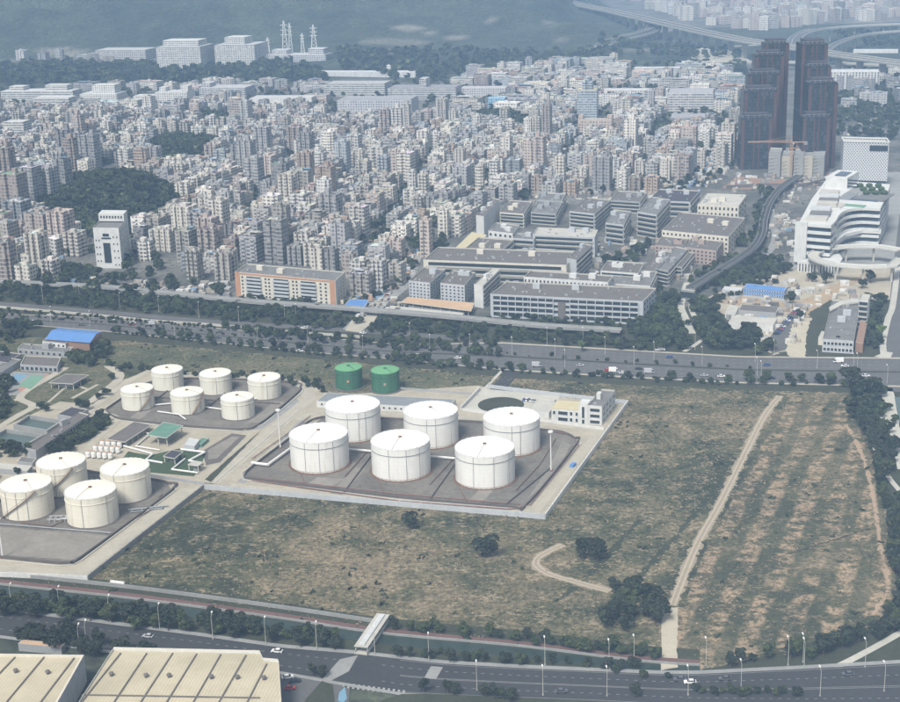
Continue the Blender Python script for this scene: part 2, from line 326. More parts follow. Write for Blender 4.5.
# ------------------------------------------------------------------ mesh helpers
class MB:
    def __init__(s): s.v = []; s.f = []; s.c = []; s.s = []; s.u = []; s.mi = []
    def face(s, pts, col=(0.5, 0.5, 0.5), sty=(0, 0, 0), uv=None, mi=0):
        i = len(s.v); s.v.extend([tuple(map(float, p)) for p in pts]); n = len(pts)
        s.f.append(tuple(range(i, i+n))); s.c.append((col, n)); s.s.append((sty, n))
        s.u.extend(uv if uv else [(0, 0)]*n); s.mi.append(mi)
    def prism(s, poly, z0, z1, col=(0.5, 0.5, 0.5), sty=(0, 0, 0), top=True, bottom=False, topcol=None, mi=0, tmi=None, u0=0.0):
        a = 0.0
        for i in range(len(poly)): a += poly[i][0]*poly[(i+1) % len(poly)][1] - poly[(i+1) % len(poly)][0]*poly[i][1]
        if a < 0: poly = list(reversed(list(poly)))
        u = u0
        for i in range(len(poly)):
            p, q = poly[i], poly[(i+1) % len(poly)]
            L = math.hypot(q[0]-p[0], q[1]-p[1])
            s.face([(p[0], p[1], z0), (q[0], q[1], z0), (q[0], q[1], z1), (p[0], p[1], z1)], col, sty,
                   [(u, 0), (u+L, 0), (u+L, z1-z0), (u, z1-z0)], mi)
            u += L
        if top: s.face([(p[0], p[1], z1) for p in poly], topcol or col, (0, 0, 0), None, mi if tmi is None else tmi)
        if bottom: s.face([(p[0], p[1], z0) for p in reversed(poly)], col, (0, 0, 0), None, mi)
    def box(s, cx, cy, z0, w, d, h, rot=0.0, col=(0.5, 0.5, 0.5), sty=(0, 0, 0), mi=0, bottom=False):
        s.prism(rect(cx, cy, w, d, rot), z0, z0+h, col, sty, mi=mi, bottom=bottom)
    def bar(s, p, q, r, n=5, mi=0, col=(0.5, 0.5, 0.5), r2=None):
        p = Vector(p); q = Vector(q); d = (q-p)
        if d.length < 1e-6: return
        a = d.orthogonal().normalized(); b_ = d.cross(a).normalized(); r2 = r if r2 is None else r2
        A = [p + (a*math.cos(2*math.pi*k/n) + b_*math.sin(2*math.pi*k/n))*r for k in range(n)]
        B = [q + (a*math.cos(2*math.pi*k/n) + b_*math.sin(2*math.pi*k/n))*r2 for k in range(n)]
        for k in range(n): s.face([A[k], A[(k+1) % n], B[(k+1) % n], B[k]], col, mi=mi)
        s.face(B, col, mi=mi); s.face(list(reversed(A)), col, mi=mi)
    def lathe(s, cx, cy, prof, n=32, mi=0, col=(0.5, 0.5, 0.5)):
        for (r0, z0), (r1, z1) in zip(prof, prof[1:]):
            for k in range(n):
                a, b_ = 2*math.pi*k/n, 2*math.pi*(k+1)/n
                pts = [(cx+r0*math.cos(a), cy+r0*math.sin(a), z0), (cx+r0*math.cos(b_), cy+r0*math.sin(b_), z0),
                       (cx+r1*math.cos(b_), cy+r1*math.sin(b_), z1), (cx+r1*math.cos(a), cy+r1*math.sin(a), z1)]
                if r1 < 1e-6: pts = pts[:3]
                if r0 < 1e-6: pts = [pts[0], pts[2], pts[3]]
                s.face(pts, col, mi=mi)
    def build(s, name, mat, parent=None, origin=(0, 0, 0), smooth=False, attrs=False):
        me = bpy.data.meshes.new(name)
        v = np.array(s.v, dtype=np.float64).reshape(-1, 3) - np.array(origin)
        me.from_pydata(v.tolist(), [], s.f)
        for mm in (mat if isinstance(mat, (list, tuple)) else [mat]): me.materials.append(MATS[mm])
        if len(set(s.mi)) > 1: me.polygons.foreach_set('material_index', s.mi)
        if attrs:
            for nm, src in (('Col', s.c), ('Sty', s.s)):
                arr = np.concatenate([np.tile(np.array(tuple(c)[:3]+(1.0,), dtype=np.float32), n) for c, n in src])
                at = me.color_attributes.new(nm, 'FLOAT_COLOR', 'CORNER'); at.data.foreach_set('color', arr)
            ul = me.uv_layers.new(name='uv'); ul.data.foreach_set('uv', np.array(s.u, dtype=np.float32).ravel())
        if smooth: me.polygons.foreach_set('use_smooth', [True]*len(me.polygons))
        me.update()
        o = bpy.data.objects.new(name, me); COL.objects.link(o)
        if parent is not None: o.parent = parent
        else: o.location = origin
        return o
def rect(cx, cy, w, d, rot=0.0):
    c, s_ = math.cos(rot), math.sin(rot)
    return [(cx+x*c-y*s_, cy+x*s_+y*c) for x, y in ((-w/2, -d/2), (w/2, -d/2), (w/2, d/2), (-w/2, d/2))]
def tag(o, label, cat, group=None, kind=None):
    if label: o['label'] = label
    if cat: o['category'] = cat
    if group: o['group'] = group
    if kind: o['kind'] = kind
    return o
def empty(name, loc, label, cat, group=None, rz=0.0):
    o = bpy.data.objects.new(name, None); COL.objects.link(o); o.location = (loc[0], loc[1], loc[2] if len(loc) > 2 else 0)
    o.rotation_euler.z = rz; return tag(o, label, cat, group)
def copy_tree(o, parent=None):
    c = o.copy(); COL.objects.link(c)
    if parent is not None: c.parent = parent
    for ch in o.children: copy_tree(ch, c)
    return c
ORD = ['first', 'second', 'third', 'fourth', 'fifth', 'sixth', 'seventh', 'eighth', 'ninth', 'tenth', 'eleventh', 'twelfth']
def ordw(i): return ORD[i] if i < 12 else f"{i+1}{'th' if 10 < (i+1) % 100 < 14 else {1: 'st', 2: 'nd', 3: 'rd'}.get((i+1) % 10, 'th')}"
def rank_labels(items):
    """items: (object, base phrase). Repeats of one phrase are told apart by their place from the left of the photo."""
    by = {}
    for o, ph in items: by.setdefault(ph, []).append(o)
    for ph, os_ in by.items():
        os_.sort(key=lambda o: P(o.location[0], o.location[1])[0])
        for i, o in enumerate(os_):
            if len(os_) == 1: o['label'] = ph
            elif i == 0: o['label'] = ph + ', leftmost one'
            elif i == len(os_)-1: o['label'] = ph + ', rightmost one'
            else: o['label'] = ph + ', ' + ordw(i) + ' from left'
def structure(o): o['kind'] = 'structure'; return o
def dens(pts, jit, closed=True, step=3.0):
    out = []
    n = len(pts)
    for i in range(n if closed else n-1):
        a, b_ = np.array(pts[i]), np.array(pts[(i+1) % n]); L = np.linalg.norm(b_-a); k = max(1, int(L/step))
        for j in range(k): out.append(a + (b_-a)*j/k + np.array([rnd.gauss(0, jit), rnd.gauss(0, jit)]))
    if not closed: out.append(np.array(pts[-1]))
    return out
def sheet(name, pxpoly, z, mat, jit=0.0, world=False, thick=0.0, kind='structure', parent=None):
    pts = [np.array(p) if world else G(*p) for p in pxpoly]
    if jit: pts = dens(pts, jit)
    mb = MB()
    if thick: mb.prism(pts, z, z+thick)
    else:
        a = sum(pts[i][0]*pts[(i+1) % len(pts)][1]-pts[(i+1) % len(pts)][0]*pts[i][1] for i in range(len(pts)))
        if a < 0: pts = pts[::-1]
        mb.face([(p[0], p[1], z) for p in pts])
    c = pts[0]
    o = mb.build(name, mat, parent=parent, origin=(0, 0, 0))
    if kind and parent is None: o['kind'] = kind
    return o
def smooth_line(pts, step=4.0):
    pts = [np.array(p, dtype=float) for p in pts]; out = []
    P_ = [2*pts[0]-pts[1]] + pts + [2*pts[-1]-pts[-2]]
    for i in range(1, len(P_)-2):
        k = max(2, int(np.linalg.norm(P_[i+1][:2]-P_[i][:2])/step))
        for j in range(k):
            t_ = j/k; a, b_, c, d = P_[i-1], P_[i], P_[i+1], P_[i+2]
            out.append(0.5*((2*b_)+(-a+c)*t_+(2*a-5*b_+4*c-d)*t_**2+(-a+3*b_-3*c+d)*t_**3))
    out.append(pts[-1]); return out
def offset(line, d):
    out = []
    for i, p in enumerate(line):
        a = line[max(0, i-1)][:2]; b_ = line[min(len(line)-1, i+1)][:2]; v_ = b_-a; v_ = v_/(np.linalg.norm(v_)+1e-9)
        out.append(np.array([p[0]-v_[1]*d, p[1]+v_[0]*d]))
    return out
def strip_mb(mb, line, w0, w1, z, z1=None, mi=0, jit=0.0):
    A = offset(line, w0); B = offset(line, w1)
    if jit:
        A = [a+np.array([rnd.gauss(0, jit), rnd.gauss(0, jit)]) for a in A]; B = [a+np.array([rnd.gauss(0, jit), rnd.gauss(0, jit)]) for a in B]
    for i in range(len(line)-1):
        za = z if not callable(z) else z(line[i]); zb = z if not callable(z) else z(line[i+1])
        if z1 is None:
            mb.face([(*B[i], za), (*B[i+1], zb), (*A[i+1], zb), (*A[i], za)], mi=mi)
        else:
            h = z1
            mb.face([(*B[i], za+h), (*B[i+1], zb+h), (*A[i+1], zb+h), (*A[i], za+h)], mi=mi)
            mb.face([(*A[i], za), (*A[i+1], zb), (*A[i+1], zb+h), (*A[i], za+h)][::-1], mi=mi)
            mb.face([(*B[i], za), (*B[i+1], zb), (*B[i+1], zb+h), (*B[i], za+h)], mi=mi)
            if i == 0: mb.face([(*A[0], za), (*B[0], za), (*B[0], za+h), (*A[0], za+h)], mi=mi)
            if i == len(line)-2: mb.face([(*B[i+1], zb), (*A[i+1], zb), (*A[i+1], zb+h), (*B[i+1], zb+h)], mi=mi)
def gl(pts, z=0): return [G(p[0], p[1], z) for p in pts]
def wall_line(name, pxs, hgt_, th, mat, label=None, cat=None, group=None, z0=0.0, world=False, posts=0, smooth=False):
    ln = [np.array(p) for p in pxs] if world else gl(pxs)
    if smooth: ln = smooth_line(ln, 3)
    mb = MB(); strip_mb(mb, ln, -th/2, th/2, z0, hgt_)
    if posts:
        for i in range(len(ln)-1):
            L = np.linalg.norm(ln[i+1]-ln[i]); k = max(1, int(L/posts)); ang = math.atan2(*(ln[i+1]-ln[i])[::-1])
            for j in range(k):
                p = ln[i]+(ln[i+1]-ln[i])*(j+.5)/k; mb.box(p[0], p[1], z0, 0.5, th+0.2, hgt_+0.25, ang)
    o = mb.build(name, mat, origin=(ln[0][0], ln[0][1], 0))
    if label: tag(o, label, cat, group)
    return o
exec_parts = True

# ================================================================== GROUND, HILLS
def vnoise(x, y, s, seed):
    rs = np.random.RandomState(seed); T = rs.rand(64, 64)
    x = x/s; y = y/s; xi = np.floor(x).astype(int); yi = np.floor(y).astype(int); fx = x-xi; fy = y-yi
    fx = fx*fx*(3-2*fx); fy = fy*fy*(3-2*fy)
    g = lambda a, b_: T[a % 64, b_ % 64]
    return (g(xi, yi)*(1-fx)+g(xi+1, yi)*fx)*(1-fy)+(g(xi, yi+1)*(1-fx)+g(xi+1, yi+1)*fx)*fy
HC = G(108, 214); WC = G(186, 158); WC2 = G(450, 178)
def terr(X, Y):
    X = np.asarray(X, dtype=float); Y = np.asarray(Y, dtype=float)
    yb = np.interp(X, [-4000, -500, 0, 250, 480, 4000], [2850, 2850, 2830, 2950, 4700, 5200])
    d = np.maximum(0, Y-yb)
    n = vnoise(X, Y, 420, 1)*0.6+np.abs(vnoise(X, Y, 170, 2)-.5)*0.75+vnoise(X, Y, 60, 3)*0.18
    h = d*0.34*(0.45+n*0.9); h = np.where(h > 420, 420+(h-420)*0.3, h)
    lo = np.clip((Y-2330)/500, 0, 1)*np.clip((X+330)/120, 0, 1)*np.clip((430-X)/150, 0, 1)
    h = h + lo*30*(0.3+vnoise(X, Y, 130, 5))
    h = h + 27*np.exp(-(((X-HC[0])/52)**2+((Y-HC[1]-36)/58)**2)**1.3)
    h = h + 12*np.exp(-(((X-WC[0])/55)**2+((Y-WC[1]-10)/40)**2)**1.3)
    return h
def tz(x, y): return float(terr(np.array([x]), np.array([y]))[0])
GREEN = [[(-200, 61), (0, 62), (290, 63), (345, 75), (330, 90), (290, 84), (100, 86), (0, 90), (-200, 95)],
         [(330, 30), (600, 40), (620, 66), (745, 62), (745, 74), (560, 64), (420, 84), (340, 72)],
         [(700, 28), (960, 20), (960, 62), (800, 64), (700, 50), (640, 35)],
         [(590, 38), (740, 42), (745, 60), (600, 64)]]
BARE = [(45, 53, 45, 6, .9), (0, 50, 30, 5, .8), (410, 28, 18, 3, 1), (428, 33, 9, 3, 1), (455, 37, 12, 3, 1), (128, 8, 4, 7, .7), (105, 7, 8, 2, .5), (392, 42, 38, 4, .6),
        (395, 51, 22, 2, .9), (545, 25, 10, 4, .8), (558, 40, 9, 6, .7), (490, 21, 8, 2, .8), (605, 20, 14, 4, .8), (540, 47, 12, 2, 1), (512, 44, 10, 2, 1), (480, 42, 9, 2, .9),
        (690, 52, 50, 3, .6), (640, 50, 20, 2, .8), (860, 20, 40, 3, .5), (158, 22, 10, 2, .4)]
def build_ground():
    xs = np.concatenate([np.arange(-4600, -900, 60), np.arange(-900, 1300, 20), np.arange(1300, 4601, 60)])
    ys = np.concatenate([np.arange(-600, 900, 50), np.arange(900, 4300, 20), np.arange(4300, 7401, 80)])
    X, Y = np.meshgrid(xs, ys); Z = terr(X, Y)
    px, py = Pn(X, np.maximum(Y, 50), Z)
    wood = (Z > 1.5).astype(float)
    for poly in GREEN:
        a = np.zeros(X.shape, bool)
        for i in range(X.shape[0]):
            if ys[i] < 1800: continue
            for j in range(X.shape[1]):
                if inpoly(px[i, j], py[i, j], poly): a[i, j] = True
        wood[a] = 1
    wood[Y < 960] = np.maximum(wood[Y < 960], .85)
    wood[(px > 905) & (Y < 2600)] = .8
    bare = np.zeros(X.shape)
    nn = vnoise(X, Y, 60, 9)
    for cx, cy, rx, ry, k in BARE:
        d = ((px-cx)/rx)**2+((py-cy)/ry)**2
        bare = np.maximum(bare, np.clip((1.3-d)*1.5, 0, 1)*k*.5*np.clip((nn-.42)*8, 0, 1))
    n, m_ = X.shape
    me = bpy.data.meshes.new('ground')
    v = np.stack([X, Y, Z], -1).reshape(-1, 3)
    idx = np.arange(n*m_).reshape(n, m_)
    f = np.stack([idx[:-1, :-1], idx[:-1, 1:], idx[1:, 1:], idx[1:, :-1]], -1).reshape(-1, 4)
    me.from_pydata(v.tolist(), [], f.tolist()); me.materials.append(MATS['ground'])
    at = me.color_attributes.new('Col', 'FLOAT_COLOR', 'POINT')
    c = np.stack([wood, bare, np.zeros_like(wood), np.ones_like(wood)], -1).astype(np.float32)
    at.data.foreach_set('color', c.ravel()); me.polygons.foreach_set('use_smooth', [True]*len(me.polygons))
    o = bpy.data.objects.new('ground', me); COL.objects.link(o); o['kind'] = 'structure'
build_ground()

# ---- near land as sheets, each a little above the one below
HWLO = [(-220, 305), (-60, 319), (0, 323), (100, 331), (200, 341), (300, 351.5), (400, 360), (500, 369.5), (620, 377), (740, 383), (960, 388), (1120, 395)]
HWUP = [(-220, 296), (-60, 310), (0, 314), (100, 318), (200, 327), (300, 336), (400, 345), (500, 343), (620, 350), (740, 357), (960, 359), (1120, 364)]
sheet('green_strip', [(-80, 280), (100, 292), (232, 300), (350, 306), (480, 318), (650, 326), (700, 300), (735, 285), (760, 270), (780, 262), (905, 262), (960, 262), (960, 365), (740, 362), (500, 350), (300, 340), (-80, 318)], 0.06, 'verge')
sheet('verge', [(p[0], p[1]-1) for p in HWLO] + [(p[0], p[1]+10) for p in reversed(HWLO)], 0.09, 'verge')
FIELD = [(-80, 336), (100, 339), (200, 348), (300, 358), (400, 367), (500, 377), (620, 385), (740, 390), (850, 393), (872, 430), (885, 500), (896, 590), (875, 630), (820, 650), (700, 670), (640, 664), (520, 648), (380, 634), (280, 619), (86, 592), (-80, 576)]
sheet('grass_field', FIELD, 0.12, 'field', 1.0)
sheet('ploughed_field', [(776, 397), (845, 399), (862, 430), (877, 500), (889, 590), (868, 620), (820, 643), (690, 668), (664, 662), (678, 604), (700, 555), (745, 455)], 0.16, 'field_rows', 1.5)
sheet('back_meadow', [(110, 343), (300, 360), (430, 371), (500, 379), (480, 388), (330, 392), (300, 380), (120, 372), (105, 360)], 0.16, 'meadow', 1.5)
sheet('park_lawn', [(848, 392), (1100, 402), (1160, 690), (960, 700), (700, 672), (870, 630), (896, 590), (885, 500), (872, 430)], 0.14, 'verge')
def track(name, pxs, w, z, mat):
    ln = smooth_line(gl(pxs), 3.0); mb = MB(); A = offset(ln, -w/2); B = offset(ln, w/2)
    for i in range(len(ln)-1): mb.face([(*B[i], z), (*B[i+1], z), (*A[i+1], z), (*A[i], z)], uv=[(w/2, 3*i), (w/2, 3*i+3), (-w/2, 3*i+3), (-w/2, 3*i)])
    o = mb.build(name, mat, attrs=True); o['kind'] = 'structure'; return o
def path(name, pxs, w, z, mat, jit=0.0, world=False, label=None):
    ln = list(pxs) if world == 'raw' else smooth_line([np.array(p) for p in pxs] if world else gl(pxs), 3.0)
    mb = MB(); strip_mb(mb, ln, -w/2, w/2, z, jit=jit); o = mb.build(name, mat); o['kind'] = 'structure'; return o
track('dirt_track', [(780, 396), (765, 415), (748, 448), (722, 500), (697, 545), (672, 606)], 9.0, 0.22, 'track')
track('field_edge_track', [(846, 425), (860, 450), (872, 490), (881, 550), (888, 590), (872, 616)], 7.0, 0.21, 'track_thin')
sheet('concrete_ramp', [(662, 609), (678, 608), (677, 668), (661, 671)], 0.25, 'dirt_pale', 0.15)
track('sandy_path', [(563, 545), (541, 556), (536, 565), (550, 575), (575, 582), (610, 592)], 9, 0.24, 'track')
track('ditch', [(142, 548), (165, 528), (188, 508), (214, 494)], 9, .21, 'ditch'); track('ditch', [(626, 590), (655, 560), (690, 520), (735, 462), (752, 438)], 10, .19, 'ditch'); track('ditch', [(560, 600), (590, 575), (640, 520)], 7, .2, 'ditch')
# yards of the depot
sheet('depot_yard', [(-90, 574), (88, 580), (205, 489), (545, 519), (628, 405), (500, 391), (478, 386), (330, 396), (312, 382), (152, 370), (110, 385), (95, 405), (60, 398), (-90, 418)], 0.30, 'yard')
sheet('depot_grass', [(-90, 336), (40, 338), (112, 345), (108, 368), (118, 378), (95, 405), (60, 402), (-90, 470)], 0.34, 'meadow')
for i, pl in enumerate([[(262, 462), (300, 420), (306, 422), (245, 484), (236, 483)], [(205, 484), (243, 447), (250, 448), (213, 485)], [(228, 432), (262, 430), (300, 402), (296, 399)]]):
    sheet('asphalt_lane', pl, 0.36, ['concrete_grey', 'asphalt_light', 'concrete_grey'][i])
sheet('service_lawn', [(118, 466), (128, 452), (150, 456), (180, 449), (206, 453), (200, 469), (194, 477), (150, 473)], 0.38, 'lawn', 0.1)
sheet('planting_bed', [(202, 452), (232, 434), (247, 436), (220, 463), (206, 466)], 0.38, 'bund_wall', 0.1)
sheet('planting_bed', [(208, 451), (232, 437), (240, 437.5), (217, 459), (208, 460)], 0.43, 'bund_floor_pale', 0.1)
sheet('lane_lawn', [(205, 480), (262, 430), (211, 483)], 0.39, 'verge', 0.1)
sheet('lane_lawn', [(325, 411), (330, 400), (352, 402), (345, 408)], 0.39, 'verge', 0.2)
BA = [(-70, 552), (0, 559), (60, 565), (74, 563.5), (82, 559), (172, 492), (168, 485), (150, 481), (100, 475), (45, 469), (0, 503)]
BB = [(106, 411), (128, 396), (150, 384), (200, 380), (292, 384), (300, 389), (298, 394), (262, 424), (240, 431), (180, 427), (120, 420)]
BC = [(248, 480), (246, 474), (290, 440), (322, 419), (400, 421), (480, 424), (538, 431), (562, 434), (575, 440), (577, 445), (527, 506), (508, 508), (400, 499)]
for nm, bnd, mt in (('bund_floor', BA, 'bund_floor'), ('bund_floor', BB, 'bund_floor'), ('bund_floor', BC, 'bund_floor')):
    sheet(nm, bnd, 0.42, mt)
sheet('bund_pad', [(-70, 546), (0, 528), (110, 537), (82, 556), (72, 561), (0, 556)], 0.47, 'bund_floor_pale', 0.2)
for pl in ([(465, 505), (500, 470), (510, 472), (480, 506)], [(548, 470), (562, 442), (571, 445), (556, 476), (527, 500)], [(330, 494), (356, 468), (366, 470), (342, 496)], [(300, 489), (318, 478), (345, 480), (325, 492)]):
    sheet('bund_slab', pl, 0.47, 'bund_floor_pale', 0.1)
for pl in ([(130, 418), (160, 398), (168, 399), (140, 420)], [(185, 398), (215, 402), (205, 407), (180, 404)], [(246, 424), (275, 402), (285, 403), (262, 423)]):
    sheet('bund_slab', pl, 0.47, 'bund_floor_pale', 0.1)
# roads in the depot
for pts, w_ in (([(-30, 447), (15, 418), (33, 407), (20, 399), (30, 389), (46, 380), (66, 368)], 5), ([(33, 407), (60, 409), (86, 404), (104, 392), (120, 377), (108, 366)], 5.5),
                ([(84, 455), (98, 438), (116, 420), (98, 413), (88, 413), (122, 386), (150, 371)], 5), ([(-30, 403), (8, 402), (20, 399)], 4), ([(72, 399), (98, 385)], 2.4), ([(48, 403), (70, 386), (88, 390)], 1.8)):
    path('depot_road', pts, w_, 0.40+.004*w_+.001*len(pts), 'concrete')
path('depot_road', gl([(-80, 566), (0, 570), (80, 573.5), (190, 489)]), 8, 0.378, 'concrete', world='raw')
path('depot_road', gl([(212, 484), (290, 416), (309, 399), (306, 387), (285, 380), (160, 374)]), 8, 0.386, 'concrete', world='raw')
path('depot_road', gl([(230, 487), (536, 513.5), (600, 431), (480, 419), (320, 412), (296, 420)]), 6, 0.394, 'concrete', world='raw')
sheet('forecourt', [(462, 409), (480, 389), (560, 397), (552, 412), (500, 414)], 0.44, 'concrete_pale')
c = G(501, 405.5)
sheet('garden_oval', [(c[0]+13*math.cos(a), c[1]+13*math.sin(a)) for a in [k*math.pi/12 for k in range(24)]], 0.50, 'verge', world=True)
path('entrance_drive', [(494, 394), (508, 378), (514, 371)], 9, 0.30, 'asphalt')
path('entrance_footpath', [(483, 391), (504, 369)], 2, 0.33, 'concrete_pale')

# ---- highway
ups = smooth_line(gl(HWUP), 12); los = smooth_line(gl(HWLO), 12)
def between(name, A, B, ta, tb, z, mat):
    mb = MB(); xs = np.linspace(-220, 1120, 112)
    for x0, x1 in zip(xs, xs[1:]):
        q = []
        for x, t_ in ((x0, tb), (x1, tb), (x1, ta), (x0, ta)):
            a, b_ = G(x, interp(A, x)), G(x, interp(B, x)); p = a+(b_-a)*t_; q.append((p[0], p[1], z))
        mb.face(q)
    o = mb.build(name, mat); o['kind'] = 'structure'; return o
between('highway', HWUP, HWLO, 0, 1, 0.16, 'asphalt_light')
SR = [(-220, 283), (-60, 299), (0, 304), (100, 312), (200, 321), (300, 327.5), (370, 332), (450, 338), (520, 346)]
path('service_carriageway', SR, 9, 0.20, 'asphalt_light')
for t_, m_ in ((0.0, 'concrete'), (1.0, 'concrete')): between('kerb', HWUP, HWLO, t_-0.02, t_+0.03, 0.30, m_)
between('median_verge', HWUP, HWLO, 0.49, 0.535, 0.32, 'verge')
mb = MB()
for t_ in (0.14, 0.27, 0.39, 0.63, 0.76, 0.88):
    x = -40.0
    while x < 1100:
        a0, b0 = G(x, interp(HWUP, x)), G(x, interp(HWLO, x)); a1, b1 = G(x+3.0, interp(HWUP, x+3.0)), G(x+3.0, interp(HWLO, x+3.0))
        p = a0+(b0-a0)*t_; q = a1+(b1-a1)*t_; mb.face([(p[0], p[1]-.12, .20), (q[0], q[1]-.12, .20), (q[0], q[1]+.12, .20), (p[0], p[1]+.12, .20)])
        x += 7.5
structure(mb.build('lane_markings', 'paint_line'))
# crossing of the highway at the far right, and the road beside the park
path('side_road', [(893, 392), (896, 360), (899, 320), (903, 270), (908, 215)], 14, 0.24, 'asphalt_light')
path('side_footway', [(884, 356), (883, 342), (888, 319), (893, 304), (899, 258)], 4.0, 0.26, 'concrete_pale')
sheet('crossing_apron', [(874, 357), (886, 352), (893, 353), (890, 359)], 0.28, 'concrete_pale')
path('park_walk', [(886, 388), (890, 405), (892, 420), (899, 442), (905, 470)], 7, 0.24, 'concrete_pale')
path('park_path', [(889, 415), (880, 418), (874, 430), (876, 452), (887, 475), (902, 494)], 2.6, 0.25, 'concrete_pale')
path('park_path', [(835, 668), (850, 661), (880, 645), (906, 630)], 3.0, 0.25, 'concrete_pale')
sheet('reflecting_pool', [(894.5, 398), (904, 397), (907, 424), (899, 424)], 0.30, 'water_pool')
# ---- raised guideway wall beside the estate, as in a sunken line
GW = [(-220, 273), (-60, 283), (90, 291), (127, 294), (240, 305.5), (300, 310), (380, 316), (449, 322), (540, 331), (621, 336)]
ln = smooth_line(gl(GW), 10); mb = MB(); strip_mb(mb, ln, -3.5, 3.5, 3.0, 0.9); o = mb.build('guideway_deck', 'concrete_grey', origin=(*ln[0][:2], 0))
tag(o, 'long raised concrete guideway running between the tree belt and the old housing', 'viaduct')
for i in range(2, len(ln)-1, 3): mb = MB(); mb.box(ln[i][0], ln[i][1], 0, 1.4, 1.4, 3.0, R_(-10)); mb.build('pier', 'concrete_grey', parent=o, origin=(*ln[0][:2], 0))
for a_, b_ in ((3.3, 3.5), (-3.5, -3.3)): mb = MB(); strip_mb(mb, ln, a_, b_, 3.9, 0.9); mb.build('parapet', 'concrete_grey', parent=o, origin=(*ln[0][:2], 0))
GH = [(-200, 290), (-60, 303), (0, 308), (100, 316.5), (150, 321.5), (213, 326), (300, 333.5), (360, 338)]
ln = smooth_line(gl(GH), 8); mb = MB(); strip_mb(mb, ln, -0.4, 0.4, 0, 1.6)
o = mb.build('crash_wall', 'concrete_pale', origin=(*ln[0][:2], 0)); tag(o, 'pale low crash wall on the far edge of the left highway', 'wall')
# street market road and its bridge over the tree belt
path('market_street', [(352, 330), (366, 316), (385, 300), (404, 283), (412, 262), (420, 240)], 13, 0.30, 'concrete_grey')
sheet('service_bridge', [(345, 331), (354, 318), (367, 309), (380, 312), (374, 322), (360, 333)], 0.34, 'concrete')

# ---- canal, bike lane and the near road
CU = [(-220, 550), (-60, 573), (0, 583), (130, 597), (280, 617), (380, 632), (520, 645), (640, 660), (700, 664)]
def shift(pts, dy): return [(p[0], p[1]+dy) for p in pts]
def band(name, pts, d0, d1, z, mat):
    pl = shift(pts, d0)+list(reversed(shift(pts, d1))); return sheet(name, pl, z, mat)
band('canal_bank', CU, -14, 42, 0.17, 'verge')
band('bike_lane', CU, -3.2, 1.0, 0.30, 'bike_red')
band('canal_water', CU, 3.5, 12.5, 0.22, 'water_canal')
ln = smooth_line(gl(shift(CU, 2.2)), 8); mb = MB(); strip_mb(mb, ln, -0.3, 0.3, 0, 1.0); o = mb.build('canal_wall', 'concrete_grey', origin=(*ln[0][:2], 0)); tag(o, 'low grey canal wall between red bike lane and green water', 'wall')
ln = smooth_line(gl([(-60, 571), (86, 583)]), 8); 
ln = smooth_line(gl(shift(CU[:6], -8)), 8); mb = MB(); strip_mb(mb, ln, -0.2, 0.2, 0, 1.8); o = mb.build('field_wall', 'concrete_grey', origin=(*ln[0][:2], 0)); tag(o, 'long grey boundary wall along lower edge of the dry field, above bike lane', 'wall')
RU = [(-220, 584), (-60, 604), (0, 611), (100, 624), (200, 637), (280, 648.5), (358, 655), (440, 664.5), (520, 669), (600, 672.5), (660, 675), (700, 675), (800, 670), (960, 661), (1120, 648)]
RL = [(-220, 612), (-60, 631), (0, 636), (100, 650), (200, 661), (280, 672), (340, 683), (404, 694), (480, 697.5), (600, 702), (700, 707), (800, 710), (960, 712), (1120, 708)]
between('near_road', RU, RL, 0, 1, 0.26, 'asphalt')
between('near_footway', shift(RU, -3.5), RU, 0, 1, 0.38, 'concrete_grey')
between('near_footway', RL, shift(RL, 3.0), 0, 1, 0.38, 'concrete_grey')
mb = MB()
for t_ in (0.25, 0.75):
    x = 0.0
    while x < 920:
        if 333 < x < 380: x += 8; continue
        a0, b0 = G(x, interp(RU, x)), G(x, interp(RL, x)); a1, b1 = G(x+3.5, interp(RU, x+3.5)), G(x+3.5, interp(RL, x+3.5))
        p = a0+(b0-a0)*t_; q = a1+(b1-a1)*t_; mb.face([(p[0], p[1]-.1, .30), (q[0], q[1]-.1, .30), (q[0], q[1]+.1, .30), (p[0], p[1]+.1, .30)])
        x += 9
xs = np.linspace(400, 930, 60)
for t_ in (0.03, 0.485, 0.515, 0.97):
    for x0, x1 in zip(xs, xs[1:]):
        q = []
        for x, dd in ((x0, -.09), (x1, -.09), (x1, .09), (x0, .09)):
            a, b_ = G(x, interp(RU, x)), G(x, interp(RL, x)); p = a+(b_-a)*t_; q.append((p[0], p[1]+dd, .30))
        mb.face(q)
structure(mb.build('lane_markings', 'paint_line'))
mb = MB()                                              # hatched zebra and crosswalks
for k in range(13):
    x = 343+k*5.0; y = 683.5+k*0.62; mb.face([(*G(x, y), .31), (*G(x+2.2, y+.3), .31), (*G(x+1.2, y+5.2), .31), (*G(x-1, y+4.9), .31)])
structure(mb.build('hatched_marking', 'paint_line'))
sheet('crosswalk', [(431, 667), (443, 668), (436, 680), (424, 679)], 0.31, 'concrete_grey')
sheet('crosswalk', [(340, 660), (358, 656), (349, 672), (330, 682), (322, 680)], 0.31, 'concrete_grey')
sheet('traffic_island', [(380, 702), (402, 695), (440, 695), (640, 704), (640, 730), (360, 730)], 0.40, 'verge')
sheet('car_park', [(262, 672), (320, 678), (350, 690), (346, 740), (280, 740)], 0.34, 'asphalt_light')
sheet('pocket_lawn', [(306, 700), (322, 682), (333, 686), (336, 712), (300, 712)], 0.42, 'verge')
sheet('paddling_strip', [(339, 694), (345, 688), (347, 700), (343, 704), (338, 702)], 0.44, 'court_blue')

